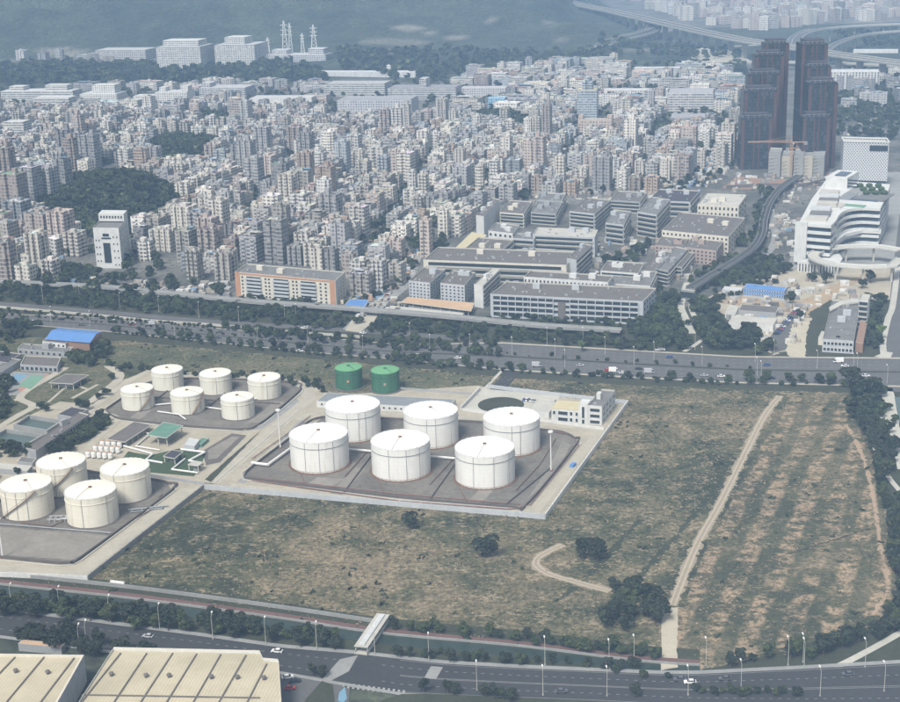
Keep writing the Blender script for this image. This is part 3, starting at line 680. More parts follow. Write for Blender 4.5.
# ================================================================== TANKS
TANKDEF = {}
def tank(cx, w_, yb, H, kind, label, group, stair=None, ladders=(250, 300), roofang=300):
    yc = yb
    p = G(cx, yb); s_ = scale_at(*p); r = w_/2/s_
    d = p/np.linalg.norm(p); c = p + d*r; s_ = scale_at(*c); r = w_/2/s_; c = p+d*r
    o = empty('storage_tank', (c[0], c[1], 0.42), label, 'storage tank', group)
    wallm, roofm = {'white': ('tank_white', 'tank_roof_white'), 'cream': ('tank_cream', 'tank_roof_cream'), 'ivory': ('tank_ivory', 'tank_roof_cream'), 'green': ('tank_green', 'tank_roof_green')}[kind]
    mb = MB(); mb.lathe(0, 0, [(r, 0), (r, H)], 64); mb.build('shell', wallm, parent=o, smooth=True)
    mb = MB(); rise = r*0.10
    mb.lathe(0, 0, [(r+.12, H-.1), (r+.12, H+.12), (r, H+.14), (r*.8, H+.14+rise*.38), (r*.55, H+.14+rise*.72), (r*.28, H+.14+rise*.93), (0, H+.14+rise)], 64)
    mb.build('roof', roofm, parent=o, smooth=False)
    mb = MB()
    n = 28
    for k in range(n*2):
        a, b_ = math.pi*k/n, math.pi*(k+1)/n; z_ = .45 if k % 2 else .3; q = r-.25
        mb.prism([(q*math.cos(a), q*math.sin(a)), ((q+.3)*math.cos(a), (q+.3)*math.sin(a)), ((q+.3)*math.cos(b_), (q+.3)*math.sin(b_)), (q*math.cos(b_), q*math.sin(b_))], H+.1, H+z_)
    mb.build('rim_railing', 'metal_pale' if kind != 'green' else 'tank_roof_green', parent=o)
    mb = MB(); zg = H*0.80; mb.lathe(0, 0, [(r, zg-.12), (r+.22, zg-.12), (r+.22, zg+.12), (r, zg+.12)], 64)
    mb.build('wind_girder', 'metal_grey' if kind == 'white' else wallm, parent=o)
    mb = MB(); mb.lathe(0, 0, [(r+1.3, -.1), (r+1.2, .25), (r, .3)], 48); mb.build('base_ring', 'rust' if kind == 'white' else 'bund_wall', parent=o)
    if kind == 'white':
        mb = MB()
        for k in range(40): a = 2*math.pi*k/40; mb.bar(((r+1.0)*math.cos(a), (r+1.0)*math.sin(a), 0), ((r+1.0)*math.cos(a), (r+1.0)*math.sin(a), 1.3), .1, 4)
        mb.lathe(0, 0, [(r+.94, 1.2), (r+1.06, 1.2), (r+1.06, 1.32), (r+.94, 1.32), (r+.94, 1.2)], 40)
        mb.build('sprinkler_ring', 'rust', parent=o)
    for a in ladders:
        a = R_(a); mb = MB(); q = (r+.18)
        mb.bar((q*math.cos(a), q*math.sin(a), 0), (q*math.cos(a), q*math.sin(a), H), .09, 5)
        mb.build('riser_pipe', 'metal_grey' if kind != 'green' else 'tank_green', parent=o)
    a = R_(roofang); mb = MB()
    for k in range(4):
        r0, r1 = r*(1-k/4), r*(1-(k+1)/4); z0, z1 = H+.5+rise*(1-(r0/r)**2), H+.5+rise*(1-(r1/r)**2)
        mb.bar((r0*math.cos(a), r0*math.sin(a), z0), (r1*math.cos(a), r1*math.sin(a), z1), .12, 4)
    mb.build('roof_walkway', 'roof_pale' if kind != 'green' else 'tank_green', parent=o)
    if stair:
        a0, a1 = R_(stair[0]), R_(stair[1]); mb = MB(); n = 26
        for k in range(n):
            u0, u1 = a0+(a1-a0)*k/n, a0+(a1-a0)*(k+1)/n; z0, z1 = H*k/n, H*(k+1)/n
            for off, lift in ((.9, 0.0), (.9, 1.0)):
                mb.bar(((r+off)*math.cos(u0), (r+off)*math.sin(u0), z0+lift), ((r+off)*math.cos(u1), (r+off)*math.sin(u1), z1+lift), .08 if lift else .13, 4)
            mb.face([((r+.1)*math.cos(u0), (r+.1)*math.sin(u0), z0), ((r+.9)*math.cos(u0), (r+.9)*math.sin(u0), z0), ((r+.9)*math.cos(u1), (r+.9)*math.sin(u1), z1), ((r+.1)*math.cos(u1), (r+.1)*math.sin(u1), z1)])
        mb.build('spiral_stair', 'rust' if kind != 'green' else 'tank_green', parent=o)
    mb = MB(); mb.lathe(0, 0, [(.9, H+rise+.1), (.9, H+rise+.6), (0, H+rise+.7)], 12); mb.build('roof_hatch', 'rust' if kind != 'green' else 'tank_green', parent=o)
    return o
gA, gB, gC = 'cream storage tanks in the lower left bund', 'small ivory tanks in the rear bund', 'large white tanks in the main bund'
tank(30.4, 50.5, 521.5, 14.2, 'cream', 'cream tank with diagonal spiral stair, front left of four in lower left bund', gA, (215, 305), (235, 262, 285))
tank(65.2, 48.2, 497.8, 14.2, 'cream', 'cream tank with diagonal stair at the back of lower left bund beside planted trees', gA, (235, 310), (232, 268))
tank(94.6, 50.8, 529.0, 14.2, 'cream', 'nearest cream tank to the dirt field corner, front right of its four', gA, None, (262, 318), 250)
tank(128.5, 48.5, 504.5, 14.2, 'cream', 'cream tank closest to the service lawn, back right of its four', gA, None, (255, 335), 255)
tank(139.3, 32.3, 412.0, 10.6, 'ivory', 'small ivory tank at the front left corner of rear bund', gB, (280, 350), (290, 330), 320)
tank(169.0, 31.0, 392.0, 10.6, 'ivory', 'small ivory tank in back row of rear bund, leftmost', gB, None, (300, 330), 300)
tank(189.0, 33.0, 415.8, 10.6, 'ivory', 'small ivory tank in the middle of front row, behind green roofed shed', gB, (290, 345), (285, 330), 330)
tank(217.0, 31.5, 396.0, 10.6, 'ivory', 'small ivory tank in middle of rear bund back row', gB, None, (280, 345), 290)
tank(239.0, 33.0, 421.3, 10.6, 'ivory', 'small ivory tank at the front right of rear bund beside diagonal road', gB, None, (275, 320), 320)
tank(265.6, 32.8, 400.8, 10.6, 'ivory', 'small yellowish tank in back row of rear bund beside curved road', gB, None, (285, 335), 260)
tank(354.4, 54.9, 443.6, 16.2, 'white', 'large white tank in front of long low grey building, back left of six', gC, None, (262, 300, 285), 290)
tank(321.0, 58.4, 474.9, 16.2, 'white', 'large white tank at front left of six, beside white pipe elbow', gC, None, (246, 274, 302), 250)
tank(402.0, 58.8, 482.6, 16.2, 'white', 'large white tank in the middle of front row of six', gC, None, (248, 282, 310), 255)
tank(431.9, 54.4, 450.0, 16.2, 'white', 'large white tank in the middle of back row of six', gC, None, (262, 280), 300)
tank(512.1, 56.3, 457.5, 16.2, 'white', 'large white tank closest to the lamp mast, back right of six', gC, None, (268, 285), 285)
tank(485.7, 59.5, 490.4, 16.2, 'white', 'large white tank at front right of six, nearest the site corner', gC, None, (246, 285, 320), 255)
tank(349.6, 27.0, 391.5, 11.8, 'green', 'green tank with orange sign plate, left one of the pair', 'pair of green tanks', None, (250, 290), 300)
tank(386.0, 28.0, 394.5, 11.8, 'green', 'green tank with orange sign plate, right one of the pair', 'pair of green tanks', None, (250, 290), 300)
for o in [o for o in bpy.data.objects if o.name.startswith('storage_tank') and 'green tank' in o['label']]:
    mb = MB(); r = 8.1; mb.box(0, -r-.35, 5, 1.3, .1, 1.5); mb.build('sign_plate', 'orange_paint', parent=o)
    mb = MB(); mb.box(0, -r-.45, 5.4, .6, .1, .6); mb.build('sign_symbol', 'paint_line', parent=o)
# bund walls (inner walls of each basin) and red fire mains
def bundwall(poly, h, label, off=0.0, mat='bund_wall'):
    ln = smooth_line(gl(list(poly)+[poly[0]]), 3) if len(poly) > 6 else gl(list(poly)+[poly[0]])
    mb = MB(); strip_mb(mb, ln, -.3+off, .3+off, 0.42, h); return tag(mb.build('bund_wall', mat, origin=(*ln[0][:2], 0)), label, 'bund wall')
bundwall(BA, 1.3, 'dark low bund wall around the four cream tanks')
bundwall(BB, 1.2, 'dark low bund wall around the six small ivory tanks')
bundwall(BC, 1.3, 'low bund wall around the six large white tanks')
for nm_, bb in (('six large white tanks', BC), ('four cream tanks', BA), ('six small tanks', BB)):
    cb = sum(gl(bb))/len(bb); ln = gl(list(bb)+[bb[0]]); ln = [p+(p-cb)/np.linalg.norm(p-cb)*2.2 for p in ln]; mb = MB(); strip_mb(mb, ln, -.35, .35, .40, .35)
    tag(mb.build('kerb_line', 'concrete_pale', origin=(*ln[0], 0)), 'pale kerb line just outside the bund of the '+nm_, 'kerb')
def pipe(pxs, r, z, mat, name, label, cat, sup=True, world=False):
    pts = gl(pxs) if not world else pxs; mb = MB()
    for a, b_ in zip(pts, pts[1:]): mb.bar((*a, z), (*b_, z), r, 6)
    o = mb.build(name, mat, origin=(*pts[0], 0)); tag(o, label, cat)
    if sup:
        mb = MB()
        for a, b_ in zip(pts, pts[1:]):
            L = np.linalg.norm(b_-a)
            for j in range(max(1, int(L/6))): p = a+(b_-a)*(j+.5)/max(1, int(L/6)); mb.box(p[0], p[1], .4, .3, .3, z-.4)
        mb.build('pipe_support', 'concrete_grey', parent=o, origin=(*pts[0], 0))
    return o
pipe([(252, 466), (268, 468), (297, 447), (320, 428)], .75, 1.8, 'pipe_white', 'pipeline', 'thick white pipe elbow left of the front left large tank', 'pipeline')
pipe([(330, 451), (455, 462)], .6, 2.0, 'pipe_white', 'pipeline', 'white pipe running behind the front row of large tanks', 'pipeline')
pipe([(252, 461), (290, 434), (310, 418)], .25, 1.2, 'pipe_red', 'fire_main', 'red fire main beside the white pipe elbow', 'fire main')
pipe([(252, 482), (400, 503), (510, 511), (530, 507), (579, 447), (572, 437), (540, 430)], .28, 1.0, 'pipe_red', 'fire_main', 'red fire main along the front and right of the large tank bund', 'fire main')
pipe([(256, 479), (400, 496), (500, 504)], .22, .9, 'pipe_red', 'fire_main', 'red fire main inside the front of the large tank bund', 'fire main')
pipe([(0, 526), (60, 531), (111, 535)], .3, 1.1, 'metal_grey', 'pipeline', 'grey pipe dividing cream tanks from the bare pad', 'pipeline')
for a, b_, l in (((344, 494), (378, 448), 'first low dividing wall from left between the large white tanks'), ((430, 501), (466, 450), 'second low dividing wall from left between the large white tanks'), ((505, 507), (550, 470), 'short dividing wall right of the front right large tank')):
    wall_line('dividing_wall', [a, b_], 0.9, .4, 'bund_wall', l, 'wall', z0=.42)
for a, b_, l in (((155, 402), (178, 384), 'left dividing wall among the small tanks'), ((205, 411), (236, 386), 'right dividing wall among the small tanks'), ((140, 398), (280, 405), 'lengthwise dividing wall among the small tanks')):
    wall_line('dividing_wall', [a, b_], 0.8, .4, 'bund_wall', l, 'wall', z0=.42)
pipe([(155, 407), (176, 405), (205, 409), (226, 412), (258, 400)], .45, 1.3, 'pipe_white', 'pipeline', 'white header pipe between two rows of small tanks', 'pipeline')
pipe([(124, 448), (153, 456), (146, 462), (163, 465)], .55, 1.2, 'pipe_white', 'pipeline', 'white zigzag pipe left of the dark roofed canopy', 'pipeline')
pipe([(181, 451.5), (205, 454.5), (189, 463), (203, 465.5)], .6, 1.3, 'pipe_white', 'pipeline', 'white zigzag pipe at right edge of the service lawn', 'pipeline')
pipe([(185, 461), (172, 471.5), (198, 475)], .5, 1.2, 'pipe_white', 'pipeline', 'white pipe bend at front of the service lawn', 'pipeline')
pipe([(158, 414), (179, 417), (186, 422)], .4, 1.6, 'pipe_white', 'pipeline', 'white pipe bundle behind green roofed shed', 'pipeline')
pipe([(112, 447), (140, 432), (150, 436), (136, 448), (160, 452)], .4, 1.1, 'pipe_white', 'pipeline', 'white pipes between brown and green roofed sheds', 'pipeline')
mb = MB(); p0 = G(62, 521)                             # valve skid between the cream tanks
for k in range(5):
    for j in range(2): mb.bar((p0[0]-5+k*2.4, p0[1]-3+j*4, .42), (p0[0]-5+k*2.4, p0[1]-3+j*4, 2.4), .12, 4)
for j in range(2): mb.bar((p0[0]-6, p0[1]-3+j*4, 2.3), (p0[0]+6, p0[1]-3+j*4, 2.3), .16, 4)
for k in range(5): mb.bar((p0[0]-5+k*2.4, p0[1]-3, 2.3), (p0[0]-5+k*2.4, p0[1]+1, 2.3), .14, 4)
mb.bar((p0[0]-2, p0[1]-1, 1), (p0[0]+10, p0[1]+6, 1), .35, 6)
tag(mb.build('pipe_rack', 'metal_pale', origin=(*p0, 0)), 'small pale pipe rack between the two front cream tanks', 'pipe rack')
mb = MB(); p0 = G(146, 511)
mb.bar((p0[0]-8, p0[1]-1, 1.2), (p0[0]+10, p0[1]+3, 1.2), .4, 6); mb.bar((p0[0]-7, p0[1]-3, .9), (p0[0]+8, p0[1]+1, .9), .3, 6)
for k in range(4): mb.box(p0[0]-6+k*4.5, p0[1]-1+k*.7, .4, .6, 2.4, 1.0)
tag(mb.build('pipe_rack', 'metal_grey', origin=(*p0, 0)), 'grey pipe bundle crossing the bund wall right of the nearest cream tank', 'pipe rack')
for pts_, l in (([(300, 474), (306, 486), (340, 489)], 'thin rusty pipe at foot of the front left large tank'), ([(378, 482), (384, 494), (430, 498)], 'thin rusty pipe at foot of the middle front large tank'), ([(460, 490), (466, 502), (520, 506)], 'thin rusty pipe at foot of the front right large tank'),
                ([(345, 478), (368, 452), (382, 446)], 'thin rusty pipe between left pair of large tanks'), ([(430, 486), (452, 462), (458, 452)], 'thin rusty pipe between middle pair of large tanks'), ([(516, 492), (540, 466), (556, 440)], 'thin rusty pipe right of the right pair of large tanks'),
                ([(20, 524), (52, 528), (70, 520)], 'thin rusty pipe before the front left cream tank'), ([(118, 531), (150, 512), (162, 496)], 'thin rusty pipe right of the nearest cream tank')): pipe(pts_, .22, .9, 'rust', 'pipeline', l, 'pipeline')
# site boundary walls
wall_line('boundary_wall', [(-90, 573), (88, 581)], 2.4, .5, 'white_wall', 'pale boundary wall below the cream tanks beside the canal trees', 'wall', posts=6)
wall_line('boundary_wall', [(88, 581), (204, 489.5)], 2.6, .5, 'concrete_grey', 'grey diagonal boundary wall between cream tanks and dry field', 'wall', posts=6)
wall_line('boundary_wall', [(204, 489.5), (545, 519.5)], 2.6, .5, 'wall_bluegrey', 'long pale blue boundary wall in front of the large white tanks', 'wall', posts=5)
wall_line('boundary_wall', [(545, 519.5), (628, 404.5)], 2.6, .5, 'white_wall', 'white boundary wall on the right of large tanks and white office', 'wall', posts=5)
wall_line('boundary_wall', [(628, 404.5), (560, 397), (488, 388.5)], 2.4, .5, 'wall_bluegrey', 'pale boundary wall behind the forecourt and white office', 'wall', posts=5)
wall_line('boundary_wall', [(461, 411), (480, 391)], 2.6, .6, 'white_wall', 'short white wall left of the forecourt', 'wall', posts=5)
wall_line('boundary_wall', [(390, 389), (478, 396)], 1.6, .4, 'wall_grey', 'grey wall behind the green tanks', 'wall')
wall_line('boundary_wall', [(462, 411), (556, 424), (604, 430.5)], 1.8, .4, 'white_wall', 'low white wall in front of the white office block', 'wall', posts=5)
wall_line('boundary_wall', [(130, 474), (205, 486)], 1.8, .5, 'wall_grey', 'grey wall below the service lawn', 'wall')
wall_line('drain_wall', [(214, 484), (300, 410)], .6, .9, 'concrete_pale', 'pale drain kerb along diagonal lane left of large tanks', 'kerb')

# ================================================================== NAMED BUILDINGS
_WM = {}
def win_mesh(w_, h_, fr, gl_):
    k = (round(w_, 1), round(h_, 1), fr, gl_)
    if k not in _WM:
        a = MB(); t_ = .12
        for (x, z, ww, hh) in ((0, -h_/2, w_, t_), (0, h_/2, w_, t_), (-w_/2, 0, t_, h_), (w_/2, 0, t_, h_)): a.box(x, -.02, z-hh/2, ww+t_, .14, hh)
        f_ = a.build('window', fr); g_ = MB(); g_.box(0, 0, -h_/2, w_, .08, h_); p_ = g_.build('pane', gl_)
        _WM[k] = (f_.data, p_.data); bpy.data.objects.remove(f_); bpy.data.objects.remove(p_)
    return _WM[k]
def window(root, p, ang, z, w_, h_, fr='white_wall', gl_='glass_dark'):
    """p: point on the wall plane (world xy); ang: direction of the wall, outside to its right"""
    fm, pm = win_mesh(w_, h_, fr, gl_)
    o = bpy.data.objects.new('window', fm); COL.objects.link(o); o.parent = root
    rl = root.location; n = (math.sin(ang), -math.cos(ang))
    o.location = (p[0]+n[0]*.06-rl[0], p[1]+n[1]*.06-rl[1], z-rl[2]); o.rotation_euler.z = ang
    q = bpy.data.objects.new('pane', pm); COL.objects.link(q); q.parent = o
    return o
def quadbase(FL, FR, BR):
    a, b_, c_ = G(*FL), G(*FR), G(*BR); return a, b_, c_, a+(c_-b_)
def block(name, label, cat, FL, FR, BR, top=None, H=None, wall='white_wall', roof='roof_grey', parapet=.9, group=None, floors=0, wfront=None, wside=None, sty=None, col=None, dz=0.0, extra=True):
    """a flat roofed block standing on three traced ground corners; top = photo row of the roof edge at the front left corner"""
    a, b_, c_, d_ = quadbase(FL, FR, BR)
    if H is None: H = hgt(a[0], a[1], top)
    o = empty(name, (a[0], a[1], 0), label, cat, group)
    O = (a[0], a[1], 0); mb = MB(); quad = [a, b_, c_, d_]
    cen = sum(quad)/4
    if sty is not None: mb.prism(quad, 0, H, col, sty, top=False); mb.build('wall', 'facade', parent=o, origin=O, attrs=True)
    else: mb.prism(quad, 0, H, top=False); mb.build('wall', wall, parent=o, origin=O)
    inn = [q+(cen-q)/np.linalg.norm(cen-q)*.5 for q in quad]
    mb = MB(); mb.face([(*q, H-parapet) for q in inn]); 
    for i in range(4):
        mb.face([(*inn[(i+1) % 4], H-parapet), (*inn[i], H-parapet), (*inn[i], H), (*inn[(i+1) % 4], H)], mi=1)
        mb.face([(*quad[i], H), (*quad[(i+1) % 4], H), (*inn[(i+1) % 4], H), (*inn[i], H)], mi=1)
    mb.build('roof', [roof, 'concrete_pale'], parent=o, origin=O)
    fl = floors
    def row(p, q, spec):
        L = np.linalg.norm(q-p); ang = math.atan2(*(q-p)[::-1]); fh = (H-.8)/fl
        for k in range(fl):
            for (u, ww, hh) in spec: window(o, p+(q-p)*u, ang, (k+.55)*fh, ww*L if ww < 1 else ww, min(hh, fh*.72))
    if wfront: row(a, b_, wfront)
    if wside: row(b_, c_, wside)
    if extra:
        r2 = random.Random(hash((round(FL[0]), round(FL[1]))) & 0xffff)
        L = np.linalg.norm(b_-a); D = np.linalg.norm(c_-b_); ang = math.atan2(*(b_-a)[::-1])
        for k in range(1+int(L*D > 500)):
            u, v_ = r2.uniform(.15, .85), r2.uniform(.3, .8); p = a+(b_-a)*u+(c_-b_)*v_
            mb = MB(); mb.box(p[0], p[1], H-parapet, min(5, L*.3), min(4, D*.35), 3.2, ang); mb.build('stair_house', wall if sty is None else 'wall_grey', parent=o, origin=O)
        mb = MB()
        for k in range(int(2+L*D/220)):
            u, v_ = r2.uniform(.08, .92), r2.uniform(.12, .88); p = a+(b_-a)*u+(c_-b_)*v_
            mb.box(p[0], p[1], H-parapet, r2.uniform(.8, 2.2), r2.uniform(.8, 1.8), r2.uniform(.5, 1.3), ang)
        mb.build('roof_units', 'wall_grey', parent=o, origin=O)
    o['_h'] = H
    return o, quad, H
def bands(o, quad, H, fl, sides=(0, 1), mat='glass_dark', frac=.5, inset=0.0, name='window_band'):
    """ribbon windows: one dark ribbon per floor and side, each a part"""
    O = tuple(o.location); fh = (H-.9)/fl
    for i in sides:
        p, q = quad[i], quad[(i+1) % 4]; ang = math.atan2(*(q-p)[::-1]); n = np.array([math.sin(ang), -math.cos(ang)]); m_ = (p+q)/2+n*.03; L = np.linalg.norm(q-p)
        for k in range(fl):
            mb = MB(); mb.box(m_[0], m_[1], k*fh+fh*.35, L*.93, .12, fh*frac, ang); mb.build(name, mat, parent=o, origin=O)
            mb = MB(); mb.box(m_[0]+n[0]*.3, m_[1]+n[1]*.3, k*fh+fh*.1, L*.97, .7, fh*.24, ang); mb.build('balcony', 'concrete_pale', parent=o, origin=O)

# -- the office with three storeys and its low wing
o, q, H = block('office_block', 'white three storey office block with dark ribbon windows and slim stair tower', 'office', (588, 424.6), (601.8, 425.8), (615, 408.8), top=405.2, wall='white_wall', roof='roof_grey', floors=3)
a, b_, c_, d_ = q; O = tuple(o.location); fh = (H-1)/3
for k in range(3):
    ang = math.atan2(*(b_-a)[::-1]); window(o, (a+b_)/2, ang, (k+.55)*fh, np.linalg.norm(b_-a)*.72, fh*.55)
    for j in range(4): ang2 = math.atan2(*(c_-b_)[::-1]); window(o, b_+(c_-b_)*(.14+.24*j), ang2, (k+.58)*fh, np.linalg.norm(c_-b_)*.2, fh*.40)
t0 = a+(a-b_)/np.linalg.norm(b_-a)*2.6; dd = (c_-b_)/np.linalg.norm(c_-b_); mb = MB(); ang = math.atan2(*(b_-a)[::-1])
tq = [t0-(b_-a)/np.linalg.norm(b_-a)*2.4-dd*.4, a-dd*.4, a+dd*7, t0-(b_-a)/np.linalg.norm(b_-a)*2.4+dd*7]
mb.prism(tq, 0, H+.8); mb.build('stair_tower', 'white_wall', parent=o, origin=O)
window(o, (tq[0]+tq[1])/2, ang, H*.62, 1.6, H*.58); window(o, (tq[0]+tq[1])/2, ang, 1.6, 1.6, 2.4)
wq = [tq[0]-(b_-a)/np.linalg.norm(b_-a)*15, tq[0]+dd*.4, tq[0]+dd*13, tq[0]-(b_-a)/np.linalg.norm(b_-a)*15+dd*13]
mb = MB(); mb.prism(wq, 0, 7.4); mb.build('low_wing', 'white_wall', parent=o, origin=O)
mb = MB(); mb.prism(wq, 7.42, 7.9); mb.build('wing_roof', 'yellow_roof', parent=o, origin=O)
for u, ww in ((.10, 1.5), (.42, 5.4), (.72, 1.6), (.92, 1.4)):
    for z in (1.9, 5.4):
        if not (u < .2 and z < 3): window(o, wq[0]+(wq[1]-wq[0])*u, ang, z, ww, 2.0)
block('canopy_building', 'low white flat canopy roof in the forecourt, left of the white office', 'canopy', (528, 417), (549, 419.5), (558, 409), H=4, wall='white_wall', roof='roof_pale', parapet=.2, extra=False)
block('canopy_building', 'small white flat roof between garden oval and white office wing', 'canopy', (534, 408.5), (552, 410), (556, 405), H=3.4, wall='wall_grey', roof='roof_pale', parapet=.2, extra=False)
# -- long low grey building behind the big tanks
o, q, H = block('pump_house', 'long low building with flat grey roof behind the large white tanks', 'pump house', (317, 407.5), (447, 415), (456, 406), H=3.9, wall='white_wall', roof='metal_grey', parapet=.15, extra=False)
for u in np.linspace(.04, .96, 22): window(o, q[0]+(q[1]-q[0])*u, math.atan2(*(q[1]-q[0])[::-1]), 2.1, 1.3, 1.2)
# -- sheds on posts: a roof sheet on columns, open sides
def shed(name, label, cat, corners, z, roof, under='concrete_grey', slope=0.0, n=(4, 2), thick=.35, inner=None):
    c4 = [G(p[0], p[1], z) for p in corners]; O = (*c4[0], 0)
    o = empty(name, O, label, cat)
    mb = MB(); zz = [z, z, z+slope, z+slope]
    mb.face([(*c4[i], zz[i]) for i in range(4)]); mb.face([(*c4[i], zz[i]-thick) for i in reversed(range(4))])
    for i in range(4): j = (i+1) % 4; mb.face([(*c4[i], zz[i]-thick), (*c4[j], zz[j]-thick), (*c4[j], zz[j]), (*c4[i], zz[i])])
    mb.build('roof', roof, parent=o, origin=O)
    mb = MB()
    for i in range(4): j = (i+1) % 4; mb.bar((*c4[i], zz[i]-.1), (*c4[j], zz[j]-.1), .28, 4)
    mb.build('fascia', 'concrete_pale', parent=o, origin=O)
    for i in range(n[0]):
        for j in range(n[1]):
            u, v_ = .04+.92*i/max(1, n[0]-1), .06+.88*j/max(1, n[1]-1)
            p = c4[0]*(1-u)*(1-v_)+c4[1]*u*(1-v_)+c4[2]*u*v_+c4[3]*(1-u)*v_
            mb = MB(); mb.box(p[0], p[1], 0, .45, .45, z-thick+slope*v_); mb.build('column', 'concrete_pale', parent=o, origin=O)
    if inner:
        cc = sum(c4)/4; mb = MB()
        mb.prism([cc+(p-cc)*inner for p in c4], 0, z*.62); mb.build('inner_wall', under, parent=o, origin=O)
    return o
shed('pump_shed', 'open shed with green sheet roof on white posts', 'shed', [(147.2, 434.9), (166.3, 438), (183.2, 426.6), (163.6, 423)], 5.6, 'green_sheet', slope=.5, n=(3, 2), inner=.45)
shed('pump_shed', 'long shed with dark brown flat roof left of green roofed shed', 'shed', [(106.5, 439.2), (125, 442.2), (151.5, 425), (134, 421.6)], 3.6, 'brown_roof', n=(3, 5), inner=.8)
shed('valve_canopy', 'small dark roofed canopy standing on the service lawn', 'canopy', [(163.4, 456.4), (174.5, 458.6), (183.2, 451.6), (171.5, 450)], 3.8, 'dark_roof', n=(2, 2), inner=.5)
shed('loading_canopy', 'small white roofed canopy at right end of zigzag pipe', 'canopy', [(188, 464.5), (198, 466), (203, 462.5), (194, 461)], 4.2, 'roof_pale', n=(2, 2), inner=.4)
o, q, H = block('equipment_container', 'grey blue equipment container with pale top behind the service lawn', 'container', (184, 450.5), (195, 452.5), (200.5, 445.5), H=3.4, wall='wall_bluegrey', roof='metal_pale', parapet=.1, extra=False)
block('equipment_container', 'flat green grey unit right of the pale topped container', 'container', (196, 447), (202, 448), (209, 442), H=2.2, wall='green_sheet', roof='green_sheet', parapet=.1, extra=False)
# -- ten little additive tanks
its = []
for j, (yy, x0) in enumerate(((458.3, 88.5), (452.5, 96.0), (447.8, 103.0))):
    for i in range(5 if j < 2 else 4):
        p = G(x0+i*5.6, yy+i*.35); o = empty('additive_tank', (*p, .4), None, 'small tank', 'little white additive tanks with orange tops')
        mb = MB(); mb.lathe(0, 0, [(1.35, .6), (1.35, 2.7), (1.2, 3.2), (.8, 3.6), (0, 3.75)], 16); mb.build('vessel', 'pipe_white', parent=o, smooth=True)
        mb = MB(); mb.lathe(0, 0, [(.95, 3.5), (.9, 3.75), (.5, 3.95), (0, 4.0)], 12); mb.build('cap', 'crane_paint', parent=o)
        mb = MB()
        for k in range(3): a = k*2.09; mb.box(math.cos(a), math.sin(a), 0, .25, .25, .8)
        mb.build('leg', 'metal_grey', parent=o)
        its.append((o, ['little white tank with orange top in the front row', 'little white tank with orange top in the middle row', 'little white tank with orange top in the back row'][j]))
rank_labels(its)
# -- treatment basins and the long brown roofed building (left)
def basin(label, px, zt=3.2):
    pts = gl(px); O = (*pts[0], 0); o = empty('settling_basin', O, label, 'basin')
    cen = sum(pts)/4; inn = [p+(cen-p)/np.linalg.norm(cen-p)*1.6 for p in pts]; mb = MB()
    for i in range(4):
        j = (i+1) % 4
        mb.face([(*pts[i], 0), (*pts[j], 0), (*pts[j], zt), (*pts[i], zt)]); mb.face([(*pts[i], zt), (*pts[j], zt), (*inn[j], zt), (*inn[i], zt)])
        mb.face([(*inn[j], .8), (*inn[i], .8), (*inn[i], zt), (*inn[j], zt)])
    mb.build('basin_wall', 'concrete_grey', parent=o, origin=O)
    mb = MB(); mb.face([(*p, 1.2) for p in inn]); mb.build('water', 'water_pool', parent=o, origin=O)
basin('upper open concrete basin with green water left of brown roofed building', [(14, 430), (48, 436), (64, 426), (29, 420)])
basin('lower open concrete basin with green water left of brown roofed building', [(-14, 445), (25, 452), (45, 440), (6, 434)])
o, q, H = block('filter_building', 'long narrow building with brown roof beside the two open basins', 'building', (27, 458), (37, 461), (90, 424), H=5.6, wall='wall_grey', roof='brown_roof', parapet=.5)
for u in np.linspace(.55, .97, 10): window(o, q[1]+(q[2]-q[1])*u, math.atan2(*(q[2]-q[1])[::-1]), 3.4, 1.8, 2.2, 'wall_grey')
block('filter_building', 'dark roofed block at the upper end of brown roofed building', 'building', (58, 421), (74, 424), (89, 416), H=4, wall='wall_grey', roof='dark_roof', parapet=.4, extra=False)
block('store_building', 'low white roofed strip building at left edge below the basins', 'building', (-12, 473.5), (28, 477), (33, 471.5), H=3.2, wall='wall_grey', roof='roof_pale', parapet=.1, extra=False)
block('store_building', 'low pale strip roof right above the left cream tanks', 'building', (18, 466), (33, 468), (37, 463), H=2.6, wall='wall_grey', roof='roof_grey', parapet=.1, extra=False)
o, q, H = block('school_building', 'long low grey building with row of dark windows above the sport courts', 'building', (21, 371.5), (58, 373.5), (62, 364), H=4.6, wall='wall_grey', roof='brown_roof', parapet=.6, extra=False)
for u in np.linspace(.06, .94, 8): window(o, q[0]+(q[1]-q[0])*u, math.atan2(*(q[1]-q[0])[::-1]), 2.3, 2.2, 2.2, 'wall_bluegrey')
o, q, H = block('school_building', 'low flat roofed building just below the blue roofed hall', 'building', (18, 354.5), (69, 358.5), (74, 353), H=4, wall='wall_grey', roof='roof_grey', parapet=.5)
for u in np.linspace(.06, .94, 9): window(o, q[0]+(q[1]-q[0])*u, math.atan2(*(q[1]-q[0])[::-1]), 2.1, 1.8, 1.6, 'wall_grey')
block('school_building', 'narrow grey roofed building running down to the left edge beside courts', 'building', (-22, 386), (-12, 388), (22, 366), H=4.2, wall='wall_grey', roof='roof_grey', parapet=.4, extra=False)
block('school_building', 'dark roofed building at left edge above the courts', 'building', (-14, 366), (8, 369), (22, 360), H=4.2, wall='wall_grey', roof='dark_roof', parapet=.4, extra=False)
shed('pavilion', 'open pavilion with brown roof and white edge beside the loop road', 'pavilion', [(49, 382.6), (73, 384), (89, 375), (65.6, 374)], 4.2, 'brown_roof', n=(4, 3), inner=.55, under='wall_bluegrey')
